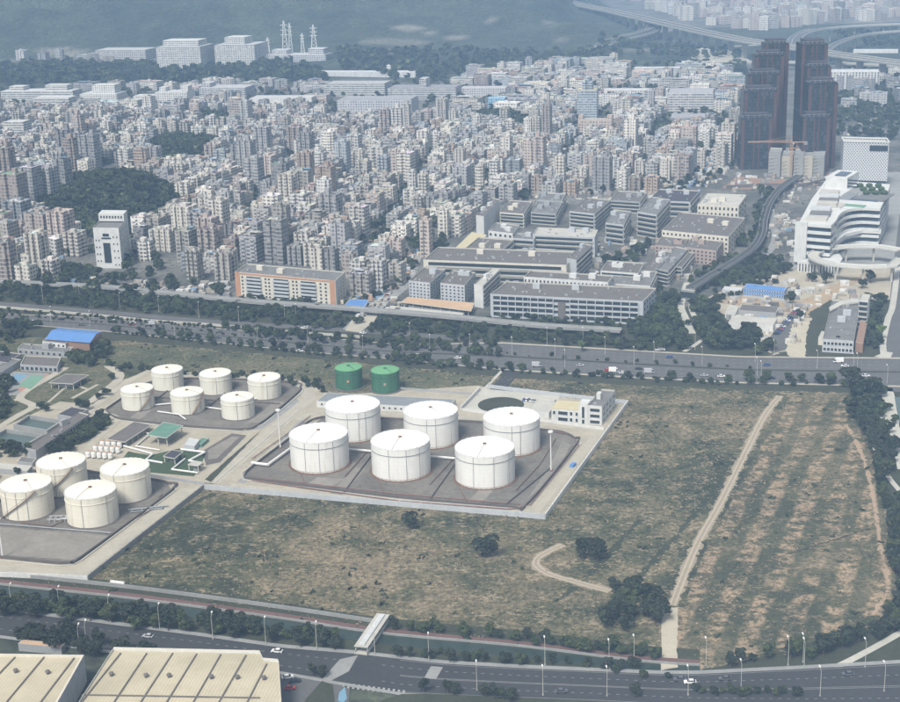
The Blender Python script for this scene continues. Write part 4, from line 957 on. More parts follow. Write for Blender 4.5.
sheet('sport_court', [(5, 381), (16, 374.5), (28, 375.5), (17, 383.5)], .45, 'court_blue'); sheet('sport_court', [(18, 386), (32, 375.5), (45, 377), (31, 390)], .45, 'court_green')
sheet('court_surround', [(17, 390), (46, 375), (52, 376), (24, 394)], .42, 'court_red')
sheet('court_surround', [(-10, 386), (14, 372), (50, 374), (20, 396), (-10, 396)], .40, 'concrete_grey')
# white building with blue roofed hall
o, q, H = block('clubhouse', 'white two storey building with dark windows in front of blue roof', 'building', (43.5, 351), (66.5, 353.5), (72.5, 347), H=6.6, wall='white_wall', roof='roof_grey', parapet=.4, extra=False)
for u in np.linspace(.1, .9, 5):
    for z in (1.8, 4.8): window(o, q[0]+(q[1]-q[0])*u, math.atan2(*(q[1]-q[0])[::-1]), z, 1.6, 1.6)
c4 = [G(p[0], p[1], 8) for p in ((45, 338.5), (90, 342), (103, 330.5), (58, 327))]; O = (*c4[0], 0)
o = empty('sports_hall', O, 'hall with bright blue sheet roof and red brown gable edge', 'hall')
cc = sum(c4)/4; mb = MB(); mb.prism([cc+(p-cc)*.94 for p in c4], 0, 7.2); mb.build('wall', 'red_soil', parent=o, origin=O)
mb = MB(); md0, md1 = (c4[0]+c4[3])/2, (c4[1]+c4[2])/2
mb.face([(*c4[0], 7.4), (*c4[1], 7.4), (*md1, 9.6), (*md0, 9.6)]); mb.face([(*md0, 9.6), (*md1, 9.6), (*c4[2], 7.4), (*c4[3], 7.4)])
mb.build('roof', 'blue_sheet', parent=o, origin=O)
mb = MB(); mb.face([(*c4[1], 7.1), (*c4[2], 7.1), (*md1, 9.5)]); mb.face([(*c4[3], 7.1), (*c4[0], 7.1), (*md0, 9.5)]); mb.build('gable', 'orange_paint', parent=o, origin=O)
# -- warehouses at the bottom
def warehouse(label, top4, H, seams, vents, wallm='white_wall'):
    c4 = [G(p[0], p[1], H) for p in top4]; O = (*c4[0], 0); o = empty('warehouse', O, label, 'warehouse')
    mb = MB(); mb.prism(c4, 0, H, top=False); mb.build('wall', wallm, parent=o, origin=O)
    mb = MB(); cc = sum(c4)/4
    inn = [p+(cc-p)/np.linalg.norm(cc-p)*1.2 for p in c4]; mb.face([(*p, H-.7) for p in inn]); mb.build('roof', 'warehouse_roof', parent=o, origin=O)
    mb = MB()
    for i in range(len(c4)):
        j = (i+1) % len(c4); mb.face([(*c4[i], H), (*c4[j], H), (*inn[j], H), (*inn[i], H)]); mb.face([(*inn[j], H-.7), (*inn[i], H-.7), (*inn[i], H), (*inn[j], H)])
    mb.build('parapet', 'wall_cream', parent=o, origin=O)
    for p, q in seams:
        a, b_ = G(*p, H-.5), G(*q, H-.5); mb = MB(); mb.bar((*a, H-.55), (*b_, H-.55), .36, 4); mb.build('roof_gutter', 'brown_roof', parent=o, origin=O)
    for p in vents:
        a = G(*p, H); mb = MB(); mb.lathe(a[0], a[1], [(.6, H-.7), (.6, H+.0), (.9, H+.2), (.8, H+.7), (.4, H+.95), (0, H+1.0)], 12); mb.build('roof_vent', 'brown_roof', parent=o, origin=O)
    return o, c4
V = lambda x, y: (x/3, 540+y/3)
wh1, c1 = warehouse('cream ribbed roof warehouse at the very bottom left corner', [(-40, 730), (44, 726), V(252, 345), (-40, 653)], 11,
          [(V(45, 352), V(-20, 420)), (V(132, 352), V(20, 486)), (V(222, 355), V(112, 500))], [V(47, 393), V(143, 397)], 'wall_bluegrey')
wh2, c2 = warehouse('large cream roof warehouse with dark gutters and round vents, bottom centre left', [(66, 722), (282.5, 722), V(836, 362), V(790, 358), V(780, 336), V(340, 326)], 13,
          [(V(362, 340), V(245, 486)), (V(440, 340), V(340, 490)), (V(518, 340), V(420, 490)), (V(590, 342), V(498, 490)), (V(662, 344), V(578, 490)), (V(738, 346), V(655, 490)), (V(800, 372), V(740, 490)), (V(245, 465), V(780, 474))],
          [V(334, 403), V(438, 407), V(507, 407), V(634, 411), V(712, 412), V(792, 414)])
O = tuple(wh2.location); a, b_ = c2[1], c2[2]; ang = math.atan2(*(b_-a)[::-1])
for k in range(3):
    p = a+(b_-a)*(.45+.22*k); window(wh2, p, ang, 8.6, 5, 2.6)
    window(wh2, p, ang, 4.5, 5, 2.2)
o, q, H = block('bus_shelter', 'small long shelter roof between the near road and the warehouses', 'shelter', (19, 651), (62, 655), (66, 651), H=3.2, wall='wall_grey', roof='peach_sheet', parapet=.1, extra=False)
# -- covered footbridge over the canal
a, b_ = G(361, 656), G(384, 622); O = (*a, 0); fb = empty('covered_footbridge', O, 'white roofed covered footbridge crossing the green canal', 'footbridge')
dv = (b_-a)/np.linalg.norm(b_-a); ang = math.atan2(*dv[::-1]); L = np.linalg.norm(b_-a); m_ = (a+b_)/2
mb = MB(); mb.box(m_[0], m_[1], .5, L, 5, .5, ang, bottom=True); mb.build('deck', 'concrete_pale', parent=fb, origin=O)
mb = MB(); mb.box(m_[0], m_[1], 3.4, L*.98, 5.4, .3, ang, bottom=True); mb.build('roof', 'roof_pale', parent=fb, origin=O)
mb = MB(); mb.box(m_[0], m_[1], 3.75, L*.9, 2.2, .5, ang); mb.build('roof_ridge', 'metal_pale', parent=fb, origin=O)
for s_ in (-1, 1):
    for k in range(7):
        p = a+dv*L*(.04+.92*k/6)+np.array([-dv[1], dv[0]])*2.3*s_; mb = MB(); mb.box(p[0], p[1], 1.0, .25, .25, 2.4, ang); mb.build('post', 'metal_pale', parent=fb, origin=O)
    p = m_+np.array([-dv[1], dv[0]])*2.3*s_; mb = MB(); mb.box(p[0], p[1], 1.0, L, .12, 1.0, ang); mb.build('railing', 'white_wall', parent=fb, origin=O)
# white trailer in the field, sand heap
o, q, H = block('site_trailer', 'small white trailer lying at lower left edge of the dry field', 'trailer', (110, 586.2), (124.5, 588), (125, 585.5), H=1.8, wall='pipe_white', roof='pipe_white', parapet=.05, extra=False)
for u in (.25, .75): window(o, q[0]+(q[1]-q[0])*u, math.atan2(*(q[1]-q[0])[::-1]), 1.0, 1.0, .7)

# ================================================================== ESTATE AND FACTORIES
# the dormitory with orange ends
o, q, H = block('dormitory', 'long cream dormitory with orange end strips and balcony bays', 'dormitory', (236.5, 296), (336.5, 305.5), (346.5, 296), top=271.8, wall='wall_cream', roof='roof_grey', floors=6)
a, b_, c_, d_ = q; O = tuple(o.location); L = np.linalg.norm(b_-a); u_ = (b_-a)/L; ang = math.atan2(*u_[::-1]); n_ = np.array([math.sin(ang), -math.cos(ang)]); fh = (H-2.2)/6
for u0, u1 in ((0, .05), (.945, .995)):
    m_ = a+u_*L*(u0+u1)/2+n_*.1; mb = MB(); mb.box(m_[0], m_[1], 0, L*(u1-u0), .3, H, ang); mb.build('orange_strip', 'orange_paint', parent=o, origin=O)
m_ = a+u_*L*.5+n_*.1; mb = MB(); mb.box(m_[0], m_[1], H-1.5, L*.89, .3, 1.2, ang); mb.build('orange_cornice', 'orange_paint', parent=o, origin=O)
for k in range(6):
    for u in (.075, .31, .345, .585, .62, .855, .905): window(o, a+u_*L*u, ang, (k+.55)*fh, 1.7, 1.5, 'wall_cream')
    for u in (.19, .465, .735):
        window(o, a+u_*L*u, ang, (k+.62)*fh, L*.15, 1.5, 'wall_cream')
        m_ = a+u_*L*u+n_*.55; mb = MB(); mb.box(m_[0], m_[1], k*fh, L*.16, 1.1, 1.25, ang); mb.build('balcony', 'wall_bluegrey', parent=o, origin=O)
    for u in (.25, .5, .75): window(o, b_+(c_-b_)*u, math.atan2(*(c_-b_)[::-1]), (k+.55)*fh, 1.4, 1.3, 'wall_bluegrey')
# white office slab with dark centre panel
o, q, H = block('office_tower', 'white office tower with dark central glass panel below wooded hill', 'office tower', (97, 268), (122.5, 268.5), (131.5, 257), top=227.5, wall='white_wall', roof='roof_grey', extra=False)
a, b_, c_, d_ = q; O = tuple(o.location); L = np.linalg.norm(b_-a); u_ = (b_-a)/L; ang = math.atan2(*u_[::-1])
window(o, a+u_*L*.48, ang, H*.38, L*.29, H*.50); window(o, a+u_*L*.48, ang, H*.74, L*.38, 1.5); window(o, a+u_*L*.48, ang, H*.82, L*.26, 2.6)
for k in range(9):
    for u in (.08, .2, .76, .9):
        if (k+int(u*10)) % 2: window(o, a+u_*L*u, ang, 3+k*H*.085, 1.2, 1.5)
u2 = (c_-b_)/np.linalg.norm(c_-b_); L2 = np.linalg.norm(c_-b_)
for k in range(10):
    for j in range(6): window(o, b_+u2*L2*(.1+.15*j), math.atan2(*u2[::-1]), 3.5+k*H*.085, 2.0, 1.7)
mb = MB(); mb.prism([a+u2*L2*.62, b_+u2*L2*.62, c_, d_], H+.02, H+6); mb.build('penthouse', 'white_wall', parent=o, origin=O)
for u in np.linspace(.1, .9, 8): window(o, a+u2*L2*.62+u_*L*u, ang, H+3.4, 1.6, 2.2)
def fac(label, FL, FR, BR, top, wall, floors, roof='roof_grey', mode='bands', sides=(0, 1), name='factory_building', cat='factory', n=8, ns=4, wm='glass_dark'):
    o, q, H = block(name, label, cat, FL, FR, BR, top=top, wall=wall, roof=roof, floors=floors)
    if mode == 'bands': bands(o, q, H, floors, sides, wm)
    else:
        fh = (H-.9)/floors
        for si, cnt in ((0, n), (1, ns)):
            p, r_ = q[si], q[(si+1) % 4]; LL = np.linalg.norm(r_-p)
            for k in range(floors):
                for j in range(cnt): window(o, p+(r_-p)*((j+.5)/cnt), math.atan2(*(r_-p)[::-1]), (k+.55)*fh, LL/cnt*.5, fh*.5, wall)
    return o, q, H
o, q, H = fac('long blue grey factory with arcade floors and dark central gateway', (490.7, 317), (643, 325), (656, 311), 293.8, 'wall_bluegrey', 4, 'brown_roof', 'x', n=1, ns=5)
a, b_ = q[0], q[1]; L = np.linalg.norm(b_-a); u_ = (b_-a)/L; ang = math.atan2(*u_[::-1]); n_ = np.array([math.sin(ang), -math.cos(ang)]); O = tuple(o.location); fh = (H-1.2)/4
for s0, s1 in ((.02, .42), (.53, .97)):
    for k in range(4):
        m_ = a+u_*L*(s0+s1)/2+n_*.05; mb = MB(); mb.box(m_[0], m_[1], k*fh+1.4, L*(s1-s0), .16, fh-1.6, ang); mb.build('window_band', 'glass_dark', parent=o, origin=O)
        m_ = a+u_*L*(s0+s1)/2+n_*.5; mb = MB(); mb.box(m_[0], m_[1], k*fh+.3, L*(s1-s0), 1.0, .9, ang); mb.build('balcony', 'wall_bluegrey', parent=o, origin=O)
    for k in range(9): m_ = a+u_*L*(s0+(s1-s0)*k/8)+n_*.9; mb = MB(); mb.box(m_[0], m_[1], 0, .5, .5, H-1, ang); mb.build('pilaster', 'wall_bluegrey', parent=o, origin=O)
m_ = a+u_*L*.475+n_*.2; mb = MB(); mb.box(m_[0], m_[1], 0, L*.05, .6, H*.8, ang); mb.build('gateway', 'brown_roof', parent=o, origin=O)  # dark box on the wall, its colour standing in for the shaded gate recess
fac('white factory with rows of small square windows behind the arcaded one', (524, 302), (608, 308), (614, 301), 276.5, 'white_wall', 4, 'brown_roof', 'w', n=22, ns=2)
fac('dark roofed white banded block right behind the long arcaded factory', (606, 300), (650, 303), (657, 288), 283, 'white_wall', 4, 'roof_grey', sides=(0, 1))
fac('block with bright banded right face behind the small square windowed factory', (567, 282), (576.5, 284), (592.5, 268), 258, 'wall_bluegrey', 5, 'brown_roof', sides=(1,))
fac('very long cream factory with three banded floors, left of dark roofed block', (424, 280), (566.5, 286), (577, 272), 259.5, 'wall_cream', 3, 'brown_roof', sides=(0,))
fac('courtyard factory wing left part behind the long cream factory', (462, 269), (498, 272), (514, 257), 251, 'wall_cream', 3, 'brown_roof')
fac('courtyard factory wing with brown roof in middle of estate', (512, 271), (545, 273), (556, 262), 258, 'wall_grey', 3, 'brown_roof')
fac('long pale factory with white end blocks in centre of the estate', (533, 255), (594.7, 258), (598, 250), 234.5, 'wall_bluegrey', 4, 'roof_pale', sides=(0,))
fac('white block at left end of the long pale central factory', (488.8, 252), (513, 255), (520, 246), 230.5, 'white_wall', 4, 'roof_grey', 'w', n=5, ns=3)
fac('low link building with dark windows beside the white end block', (513, 256), (534, 257.5), (538, 252), 238, 'wall_bluegrey', 3, 'roof_grey', sides=(0,))
fac('pale blue long block with banded right face, upper middle of estate', (569.5, 231), (594.5, 234), (611, 219), 211, 'wall_bluegrey', 5, 'brown_roof')
fac('dark roofed blue block just right of the upper middle one', (605.5, 243), (623.5, 245.5), (631, 231), 222.5, 'wall_bluegrey', 4, 'roof_grey')
fac('large blue block with ribbon windows, right end of upper estate row', (637, 236), (656.5, 239.5), (670, 223), 211.5, 'wall_bluegrey', 5, 'roof_grey')
fac('dark flat roofed factory behind the large blue block', (648, 216), (690, 218), (700, 206), 200, 'wall_bluegrey', 3, 'dark_roof')
fac('tall narrow white slab beside the pale yellow long roof', (476.5, 236), (484.3, 237.5), (500, 219), 215, 'white_wall', 5, 'brown_roof', sides=())
fac('cream block with yellow patches behind the white slab', (500, 226), (524, 228), (532, 215), 212, 'wall_cream', 4, 'brown_roof')
fac('grey workshop with brown roof between the slab and blue block', (531, 224), (556, 226), (563, 213), 212, 'wall_grey', 3, 'roof_grey')
fac('small grey workshop in the top left of the estate', (536, 212), (562, 213), (566, 205), 200, 'wall_grey', 3, 'roof_grey')
fac('grey brown roofed works behind the dark flat roofed one', (610, 212), (640, 214), (647, 204), 200, 'wall_grey', 3, 'brown_roof')
fac('left one of two grey dormitory blocks beside market street', (409.5, 301), (430.5, 303.5), (446, 289), 280.5, 'wall_bluegrey', 6, 'brown_roof', 'w', name='dormitory', cat='dormitory', n=6, ns=6)
fac('right one of two grey dormitory blocks beside market street', (441, 303.5), (465, 306), (476, 292), 283, 'wall_bluegrey', 6, 'brown_roof', 'w', name='dormitory', cat='dormitory', n=6, ns=5)
fac('slim white block on blue base between grey dormitory and arcaded factory', (474.5, 306.5), (483.5, 308.5), (500.5, 291), 284, 'white_wall', 5, 'roof_pale', sides=(1,))
fac('white banded factory at right of the estate beside dark trees', (600.5, 290), (638, 293), (644, 282), 270.5, 'white_wall', 5, 'brown_roof', sides=(0,))
fac('banded factory wing running back beside the right forest', (640, 288), (652, 291), (672, 268), 271, 'white_wall', 4, 'brown_roof')
fac('second banded wing right of it facing the rail viaduct', (655, 284), (668, 287), (688, 264), 268, 'wall_grey', 4, 'roof_grey')
fac('yellow cream building with brown roof and courtyard', (661.5, 249), (728, 256), (744.5, 236), 230, 'wall_cream', 4, 'brown_roof', 'w', n=16, ns=7)
fac('beige block standing behind the yellow cream courtyard building', (697, 228), (738, 230), (746, 218), 204, 'wall_cream', 4, 'roof_pale', 'w', n=10, ns=3)
fac('pinkish block left of the rail viaduct with water tanks on top', (684, 262), (716, 266), (724, 254), 247, 'wall_pink', 4, 'brown_roof', 'w', n=8, ns=3)
fac('pinkish block with brown roof below yellow cream building', (655, 259), (682, 262), (690, 250), 245, 'wall_pink', 4, 'brown_roof', 'w', n=7, ns=3)
fac('brown roofed block in front of pinkish blocks', (650, 275), (682, 279), (694, 264), 263, 'wall_grey', 3, 'brown_roof')
# orange shop roofs and stalls
o = shed('market_roof', 'long peach sheet roof over the market in front of grey dormitories', 'market roof', [(401, 302), (471, 311), (474, 303), (408, 297)], 5, 'peach_sheet', n=(8, 2), inner=.8)
shed('market_roof', 'bright blue sheet roof at the corner of market street', 'market roof', [(344, 306), (364, 308), (369, 300), (350, 299)], 4, 'blue_sheet', n=(3, 2), inner=.7)
block('stall_row', 'long low white stall row below peach market roof', 'stall row', (388, 313), (462, 320.5), (464, 317), H=3, wall='white_wall', roof='roof_pale', parapet=.1, extra=False)
o = shed('market_hall', 'long pale yellow arched roof running up to the narrow white slab', 'market hall', [(445, 258), (461, 260), (487, 235), (472, 232)], 9, 'yellow_roof', n=(2, 6), inner=.9, under='wall_cream')

# ================================================================== RIGHT SIDE: MALL, TOWERS, CONSTRUCTION
sheet('plaza', [(785, 270), (830, 172), (900, 172), (960, 172), (960, 275), (905, 272)], .15, 'concrete_grey')
sheet('site_earth', [(700, 300), (730, 288), (790, 270), (905, 268), (895, 300), (830, 300), (800, 318), (790, 350), (770, 356), (760, 330), (712, 310)], .17, 'yard', 1.0)
sheet('site_dirt', [(712, 301), (735, 296), (788, 303), (805, 300), (835, 285), (870, 272), (880, 275), (840, 290), (812, 312), (806, 318), (790, 309), (735, 306)], .22, 'dirt', 1.0)
sheet('site_lane', [(786, 352), (792, 325), (803, 318), (812, 318), (806, 335), (806, 357), (790, 357)], .24, 'dirt_pale', .4)
sheet('site_lane', [(768, 340), (785, 318), (798, 312), (795, 325), (786, 350), (772, 354)], .23, 'asphalt_light')
# mall: floors of white spandrel and dark glass following a curve
base = gl([(795, 264), (826, 268)])
front = [(797, 265), (812, 266.5), (829, 268), (834, 262), (838, 255), (846, 250), (860, 248), (878, 249), (884, 236), (888, 222), (868, 220), (850, 219), (836, 210), (826, 214), (810, 238)]
mall_pts = [g for g in gl(front)]
H = hgt(*mall_pts[0], 223); O = (*mall_pts[0], 0)
mall = empty('shopping_mall', O, 'white shopping mall with curved ribbon floors and terraced roof', 'mall')
nf = 6; fh = H/nf; cc = sum(mall_pts)/len(mall_pts)
crv = mall_pts[:2]+[p[:2] for p in smooth_line(mall_pts[2:8], 4)]+mall_pts[8:]
inset = [p+(cc-p)/np.linalg.norm(cc-p)*1.8 for p in crv]
for k in range(nf):
    mb = MB(); mb.prism(inset, k*fh, k*fh+fh*.62); mb.build('glass_storey', 'glass_blue', parent=mall, origin=O)
    mb = MB(); mb.prism(crv, k*fh+fh*.60, (k+1)*fh, bottom=True); mb.build('floor_band', 'white_wall', parent=mall, origin=O)
mb = MB(); a = mall_pts[0]; b_ = mall_pts[-1]; ang = math.atan2(*(mall_pts[1]-a)[::-1])
m_ = a+(mall_pts[1]-a)*.18; mb.box(m_[0], m_[1]-.2, fh*.5, 9, 2.0, H-fh*.5+1.2, ang); mb.build('end_panel', 'white_wall', parent=mall, origin=O)
dv = (mall_pts[-1]-mall_pts[0]); dv = dv/np.linalg.norm(dv); rt = np.array([dv[1], -dv[0]])
r3 = random.Random(4)
for k in range(7):
    p = mall_pts[0]+dv*(14+k*17)+rt*(13+r3.uniform(-2, 2)); mb = MB(); mb.box(p[0], p[1], H, 15, 13, 2.0+r3.random()*1.5, math.atan2(dv[1], dv[0])-math.pi/2); mb.build('roof_plant', ['roof_pale', 'roof_grey', 'metal_pale'][k % 3], parent=mall, origin=O)
for (x, y, w2, d2, rr, mt) in ((868, 236, 30, 34, .5, 'roof_grey'), (856, 230, 14, 40, .6, 'concrete_grey'), (874, 232, 16, 10, .8, 'lawn'), (862, 240, 22, 5, .7, 'glass_blue'), (846, 236, 10, 26, .9, 'metal_grey'), (836, 246, 9, 18, .8, 'roof_pale'), (822, 254, 9, 14, 1.2, 'metal_grey'), (850, 246, 20, 7, .75, 'court_green')):
    p = G(x, y); mb = MB(); mb.box(p[0], p[1], H, w2, d2, rr, ang); mb.build('roof_deck', mt, parent=mall, origin=O)
for k in range(9):
    p = G(858+k*3, 226+(k % 3)*4); mb = MB(); mb.lathe(p[0], p[1], [(2.4, H+.8), (3.0, H+2.4), (1.8, H+3.8), (0, H+4.2)], 8); mb.build('roof_shrub', 'lawn', parent=mall, origin=O)
p = G(846, 222); mb = MB(); hb = 9; mb.box(p[0]-5, p[1], H, 18, 34, hb, ang); mb.build('roof_block', 'white_wall', parent=mall, origin=O)
for k in range(3): mb = MB(); mb.box(p[0]-5, p[1]-17.2, H+1.2+k*2.6, 16, .3, 1.2, ang); mb.build('window_band', 'glass_dark', parent=mall, origin=O)
mb = MB(); mb.box(p[0]-5, p[1]-2, H+hb, 9, 18, .8, ang); mb.build('skylight', 'glass_blue', parent=mall, origin=O)
# podium and ring ramp
pod = gl([(797, 271), (812, 272.5), (826, 274), (838, 275), (842, 268), (838, 262)]); 
Hp = 7
pd_ = empty('mall_podium', (*pod[0], 0), 'white podium with square openings at the foot of the curved mall', 'podium')
mb = MB(); mb.prism([p+(sum(pod)/6-p)*.06 for p in pod], 0, Hp-1); mb.build('wall', 'glass_dark', parent=pd_, origin=(*pod[0], 0))
mb = MB(); mb.prism(pod, Hp-1, Hp+.4, bottom=True); mb.build('slab', 'white_wall', parent=pd_, origin=(*pod[0], 0))
for k in range(14):
    t_ = k/13; p = G(798+t_*39, 271.5+t_*3.8); mb = MB(); mb.box(p[0], p[1], 0, 1.2, 1.0, Hp-.8); mb.build('column', 'white_wall', parent=pd_, origin=(*pod[0], 0))
c0 = G(866, 256, 12); ramp_ = empty('ring_ramp', (*c0, 0), 'white ring ramp on columns curling out beside the mall', 'ramp'); mb = MB()
ring = [np.array([c0[0]+38*math.cos(a), c0[1]+32*math.sin(a)]) for a in np.linspace(R_(60), R_(285), 30)]+[G(902, 258, 12)]
ring = [G(900, 247, 14)]+ring; strip_mb(mb, ring, -4, 4, 11, .8); mb.build('deck', 'concrete_pale', parent=ramp_, origin=(*c0, 0))
mb = MB(); strip_mb(mb, ring, 3.8, 4, 11.8, 1.0); strip_mb(mb, ring, -4, -3.8, 11.8, 1.0); mb.build('parapet', 'white_wall', parent=ramp_, origin=(*c0, 0))
for k in range(2, 31, 4): mb = MB(); mb.box(ring[k][0], ring[k][1], 0, 1.3, 1.3, 11); mb.build('column', 'concrete_pale', parent=ramp_, origin=(*c0, 0))
cv = gl([(833, 262), (845, 252), (862, 248), (880, 249), (880, 244), (860, 242), (840, 247)], 0); mb = MB(); mb.prism([np.array(p) for p in cv], 12, 14.5, bottom=True)
tag(mb.build('curved_canopy', 'white_wall', origin=(*cv[0], 0)), 'white curved canopy roof between mall front and ring ramp', 'canopy')
# lattice clad tower
a, b_ = G(841.5, 186), G(886.5, 187.5); dp = np.array([4.0, 22.0]); H = hgt(*a, 141); O = (*a, 0)
lt = empty('office_tower', O, 'broad office tower clad in white diamond lattice with dark notch', 'office tower'); q = [a, b_, b_+dp, a+dp]
mb = MB(); mb.prism(q, 6, H, top=False); mb.build('lattice_skin', 'lattice', parent=lt, origin=O, attrs=True)
mb = MB(); mb.prism([p+(sum(q)/4-p)*.05 for p in q], 0, 6); mb.build('lobby', 'glass_dark', parent=lt, origin=O)
cc = sum(q)/4; mb = MB(); mb.prism([p+(cc-p)*.03 for p in q], H-1.8, H-1.5); mb.build('roof', 'roof_pale', parent=lt, origin=O)
mb = MB(); u_ = (b_-a)/np.linalg.norm(b_-a); ang = math.atan2(*u_[::-1]); n_ = np.array([math.sin(ang), -math.cos(ang)]); m_ = a+u_*np.linalg.norm(b_-a)*.78+n_*.2
mb.box(m_[0], m_[1], H*.80, np.linalg.norm(b_-a)*.40, .5, H*.12, ang); mb.build('sky_terrace', 'glass_dark', parent=lt, origin=O)
mb = MB()
for i in range(4): mb.bar((*q[i], H), (*q[(i+1) % 4], H), .8, 4)
mb.build('parapet', 'white_wall', parent=lt, origin=O)
# stepped dark glass towers: front slab lowest, the ones behind higher
def stepped(name, label, steps, nb=3):
    o0 = G(steps[0][0], steps[0][2]); O = (*o0, 0); o = empty(name, O, label, 'skyscraper'); y = o0[1]
    for (xl, xr, yb, top, dep) in steps:
        a = np.array([G(xl, yb)[0], y]); b_ = np.array([G(xr, yb)[0], y]); k_ = y/G(xl, yb)[1]
        a = np.array([G(xl, yb)[0]*k_, y]); b_ = np.array([G(xr, yb)[0]*k_, y]); H = hgt(a[0], a[1], top)
        q = [a, b_, b_+np.array([0, dep]), a+np.array([0, dep])]; w_ = b_[0]-a[0]
        ch = 2.5; q8 = [a+[ch, 0], b_-[ch, 0], b_+[0, ch], b_+[0, dep], a+[0, dep], a+[0, ch]]
        mb = MB(); mb.prism(q8, 0, H, tmi=1); mb.build('glass_volume', ['tower_glass', 'dark_roof'], parent=o, origin=O)
        for s_ in (0.06, .42, .58, .94):
            mb = MB(); mb.box(a[0]+w_*s_, y-.3, 0, 3.2 if s_ in (.06, .94) else 1.4, 1.6, H-2, 0); mb.build('brown_pier', 'tower_brown', parent=o, origin=O)
        for s_ in (.1, .5, .9):
            mb = MB(); mb.box(b_[0]+.2, y+dep*s_, 0, 1.2, dep*.10, H-1, 0); mb.build('brown_pier', 'tower_brown', parent=o, origin=O)
        mb = MB(); mb.prism([p+(sum(q)/4-p)*.25 for p in q], H, H+4); mb.build('roof_crown', 'dark_roof', parent=o, origin=O)
        mb = MB()
        for k in range(6): mb.bar((a[0]+w_*(.05+.18*k), y+1, H), (a[0]+w_*(.05+.18*k), y+1, H+2.5), .25, 4)
        mb.bar((a[0], y+1, H+2.2), (b_[0], y+1, H+2.2), .2, 4); mb.build('roof_frame', 'metal_grey', parent=o, origin=O)
        y += dep+1.0
    return o
stepped('stepped_skyscraper', 'left dark glass skyscraper with brown piers stepping down to the front', [(740, 772, 170, 118, 16), (742, 776, 170, 91, 20), (746, 778, 170, 74, 18), (752, 781, 170, 55, 18), (761, 785, 170, 43.5, 20)])
stepped('stepped_skyscraper', 'right dark glass skyscraper with brown piers stepping down to the front', [(801, 829, 172, 117, 16), (805, 835, 172, 83, 22), (803, 827, 172, 66, 16), (797, 823, 172, 44, 26)])
its = []
for i, (xl, xr, top, wl) in enumerate(((768, 780, 153, 'concrete_grey'), (781, 792, 156, 'concrete'), (793, 803, 154.5, 'concrete_grey'), (803, 812, 155.5, 'concrete'), (812, 823.5, 155, 'concrete_grey'))):
    o, q, H = block('unfinished_tower', None, 'unfinished block', (xl, 176.5), (xr, 177), (xr+1.5, 171), top=top, wall=wl, roof='concrete_grey', extra=False, group='raw concrete blocks under construction')
    for k in range(int(H/3.4)): mb = MB(); p, r_ = q[0], q[1]; m_ = (p+r_)/2; mb.box(m_[0], m_[1]-.1, 2+k*3.4, np.linalg.norm(r_-p)*.96, .3, .35, 0); mb.build('floor_edge', 'concrete_pale', parent=o, origin=tuple(o.location))
    its.append((o, 'raw concrete block under construction in front of dark skyscrapers'))
rank_labels(its)
def crane(px, yb, top, jib, back, label, ang):
    p = G(px, yb); H = hgt(*p, top); o = empty('tower_crane', (*p, 0), label, 'crane'); O = (*p, 0)
    mb = MB(); w_ = 1.0
    for sx in (-1, 1):
        for sy in (-1, 1): mb.bar((p[0]+sx*w_, p[1]+sy*w_, 0), (p[0]+sx*w_, p[1]+sy*w_, H), .22, 4)
    z = 0
    while z < H-4: mb.bar((p[0]-w_, p[1]-w_, z), (p[0]+w_, p[1]-w_, z+4), .16, 4); mb.bar((p[0]+w_, p[1]-w_, z), (p[0]+w_, p[1]+w_, z+4), .16, 4); z += 4
    mb.build('mast', 'crane_paint', parent=o, origin=O)
    d = Vector((math.cos(ang), math.sin(ang), 0)); q = Vector((*p, H)); n_ = Vector((-d.y, d.x, 0))
    mb = MB()
    for s_ in (-.9, .9): mb.bar(q+n_*s_, q+d*jib+n_*s_, .28, 4)
    mb.bar(q+Vector((0, 0, 2)), q+d*jib+Vector((0, 0, .6)), .28, 4)
    for k in range(int(jib/4)): mb.bar(q+d*k*4+n_*.9, q+d*(k*4+2)+Vector((0, 0, 1.8-1.2*k*4/jib)), .16, 4); mb.bar(q+d*(k*4+4)-n_*.9, q+d*(k*4+2)+Vector((0, 0, 1.8-1.2*k*4/jib)), .16, 4)
    mb.build('jib', 'crane_paint', parent=o, origin=O)
    mb = MB(); mb.bar(q-n_*.5, q-d*back-n_*.5, .5, 4); mb.bar(q+n_*.5, q-d*back+n_*.5, .5, 4); mb.build('counter_jib', 'crane_paint', parent=o, origin=O)
    mb = MB(); c_ = q-d*back; mb.box(c_.x, c_.y, H-2.5, 3, 3, 3); mb.build('counterweight', 'concrete_grey', parent=o, origin=O)
    mb = MB(); mb.box(p[0]+1.5, p[1], H-2, 1.8, 1.8, 2.2); mb.build('cab', 'metal_pale', parent=o, origin=O)
    mb = MB(); mb.bar(q, q+Vector((0, 0, 6)), .5, 4, r2=.2); mb.bar(q+Vector((0, 0, 6)), q+d*jib*.6+Vector((0, 0, 1.5)), .1, 3); mb.bar(q+Vector((0, 0, 6)), q-d*back, .1, 3); mb.build('apex', 'crane_paint', parent=o, origin=O)
crane(790.5, 177, 142, 42, 13, 'orange tower crane with long jib before the two dark skyscrapers', R_(170))
crane(796, 170, 148, 30, 10, 'smaller orange tower crane close behind the first one', R_(8))
# site at the foot of the skyscrapers
sheet('excavation', [(722, 188), (738, 176), (766, 179), (822, 180), (830, 172), (828, 184), (790, 188), (735, 190)], .2, 'red_soil', 1.0)
wall_line('site_hoarding', [(726, 189), (760, 187), (800, 187), (826, 182)], 3.5, .6, 'brown_roof', 'dark site hoarding curving before the concrete blocks', 'hoarding', smooth=True)
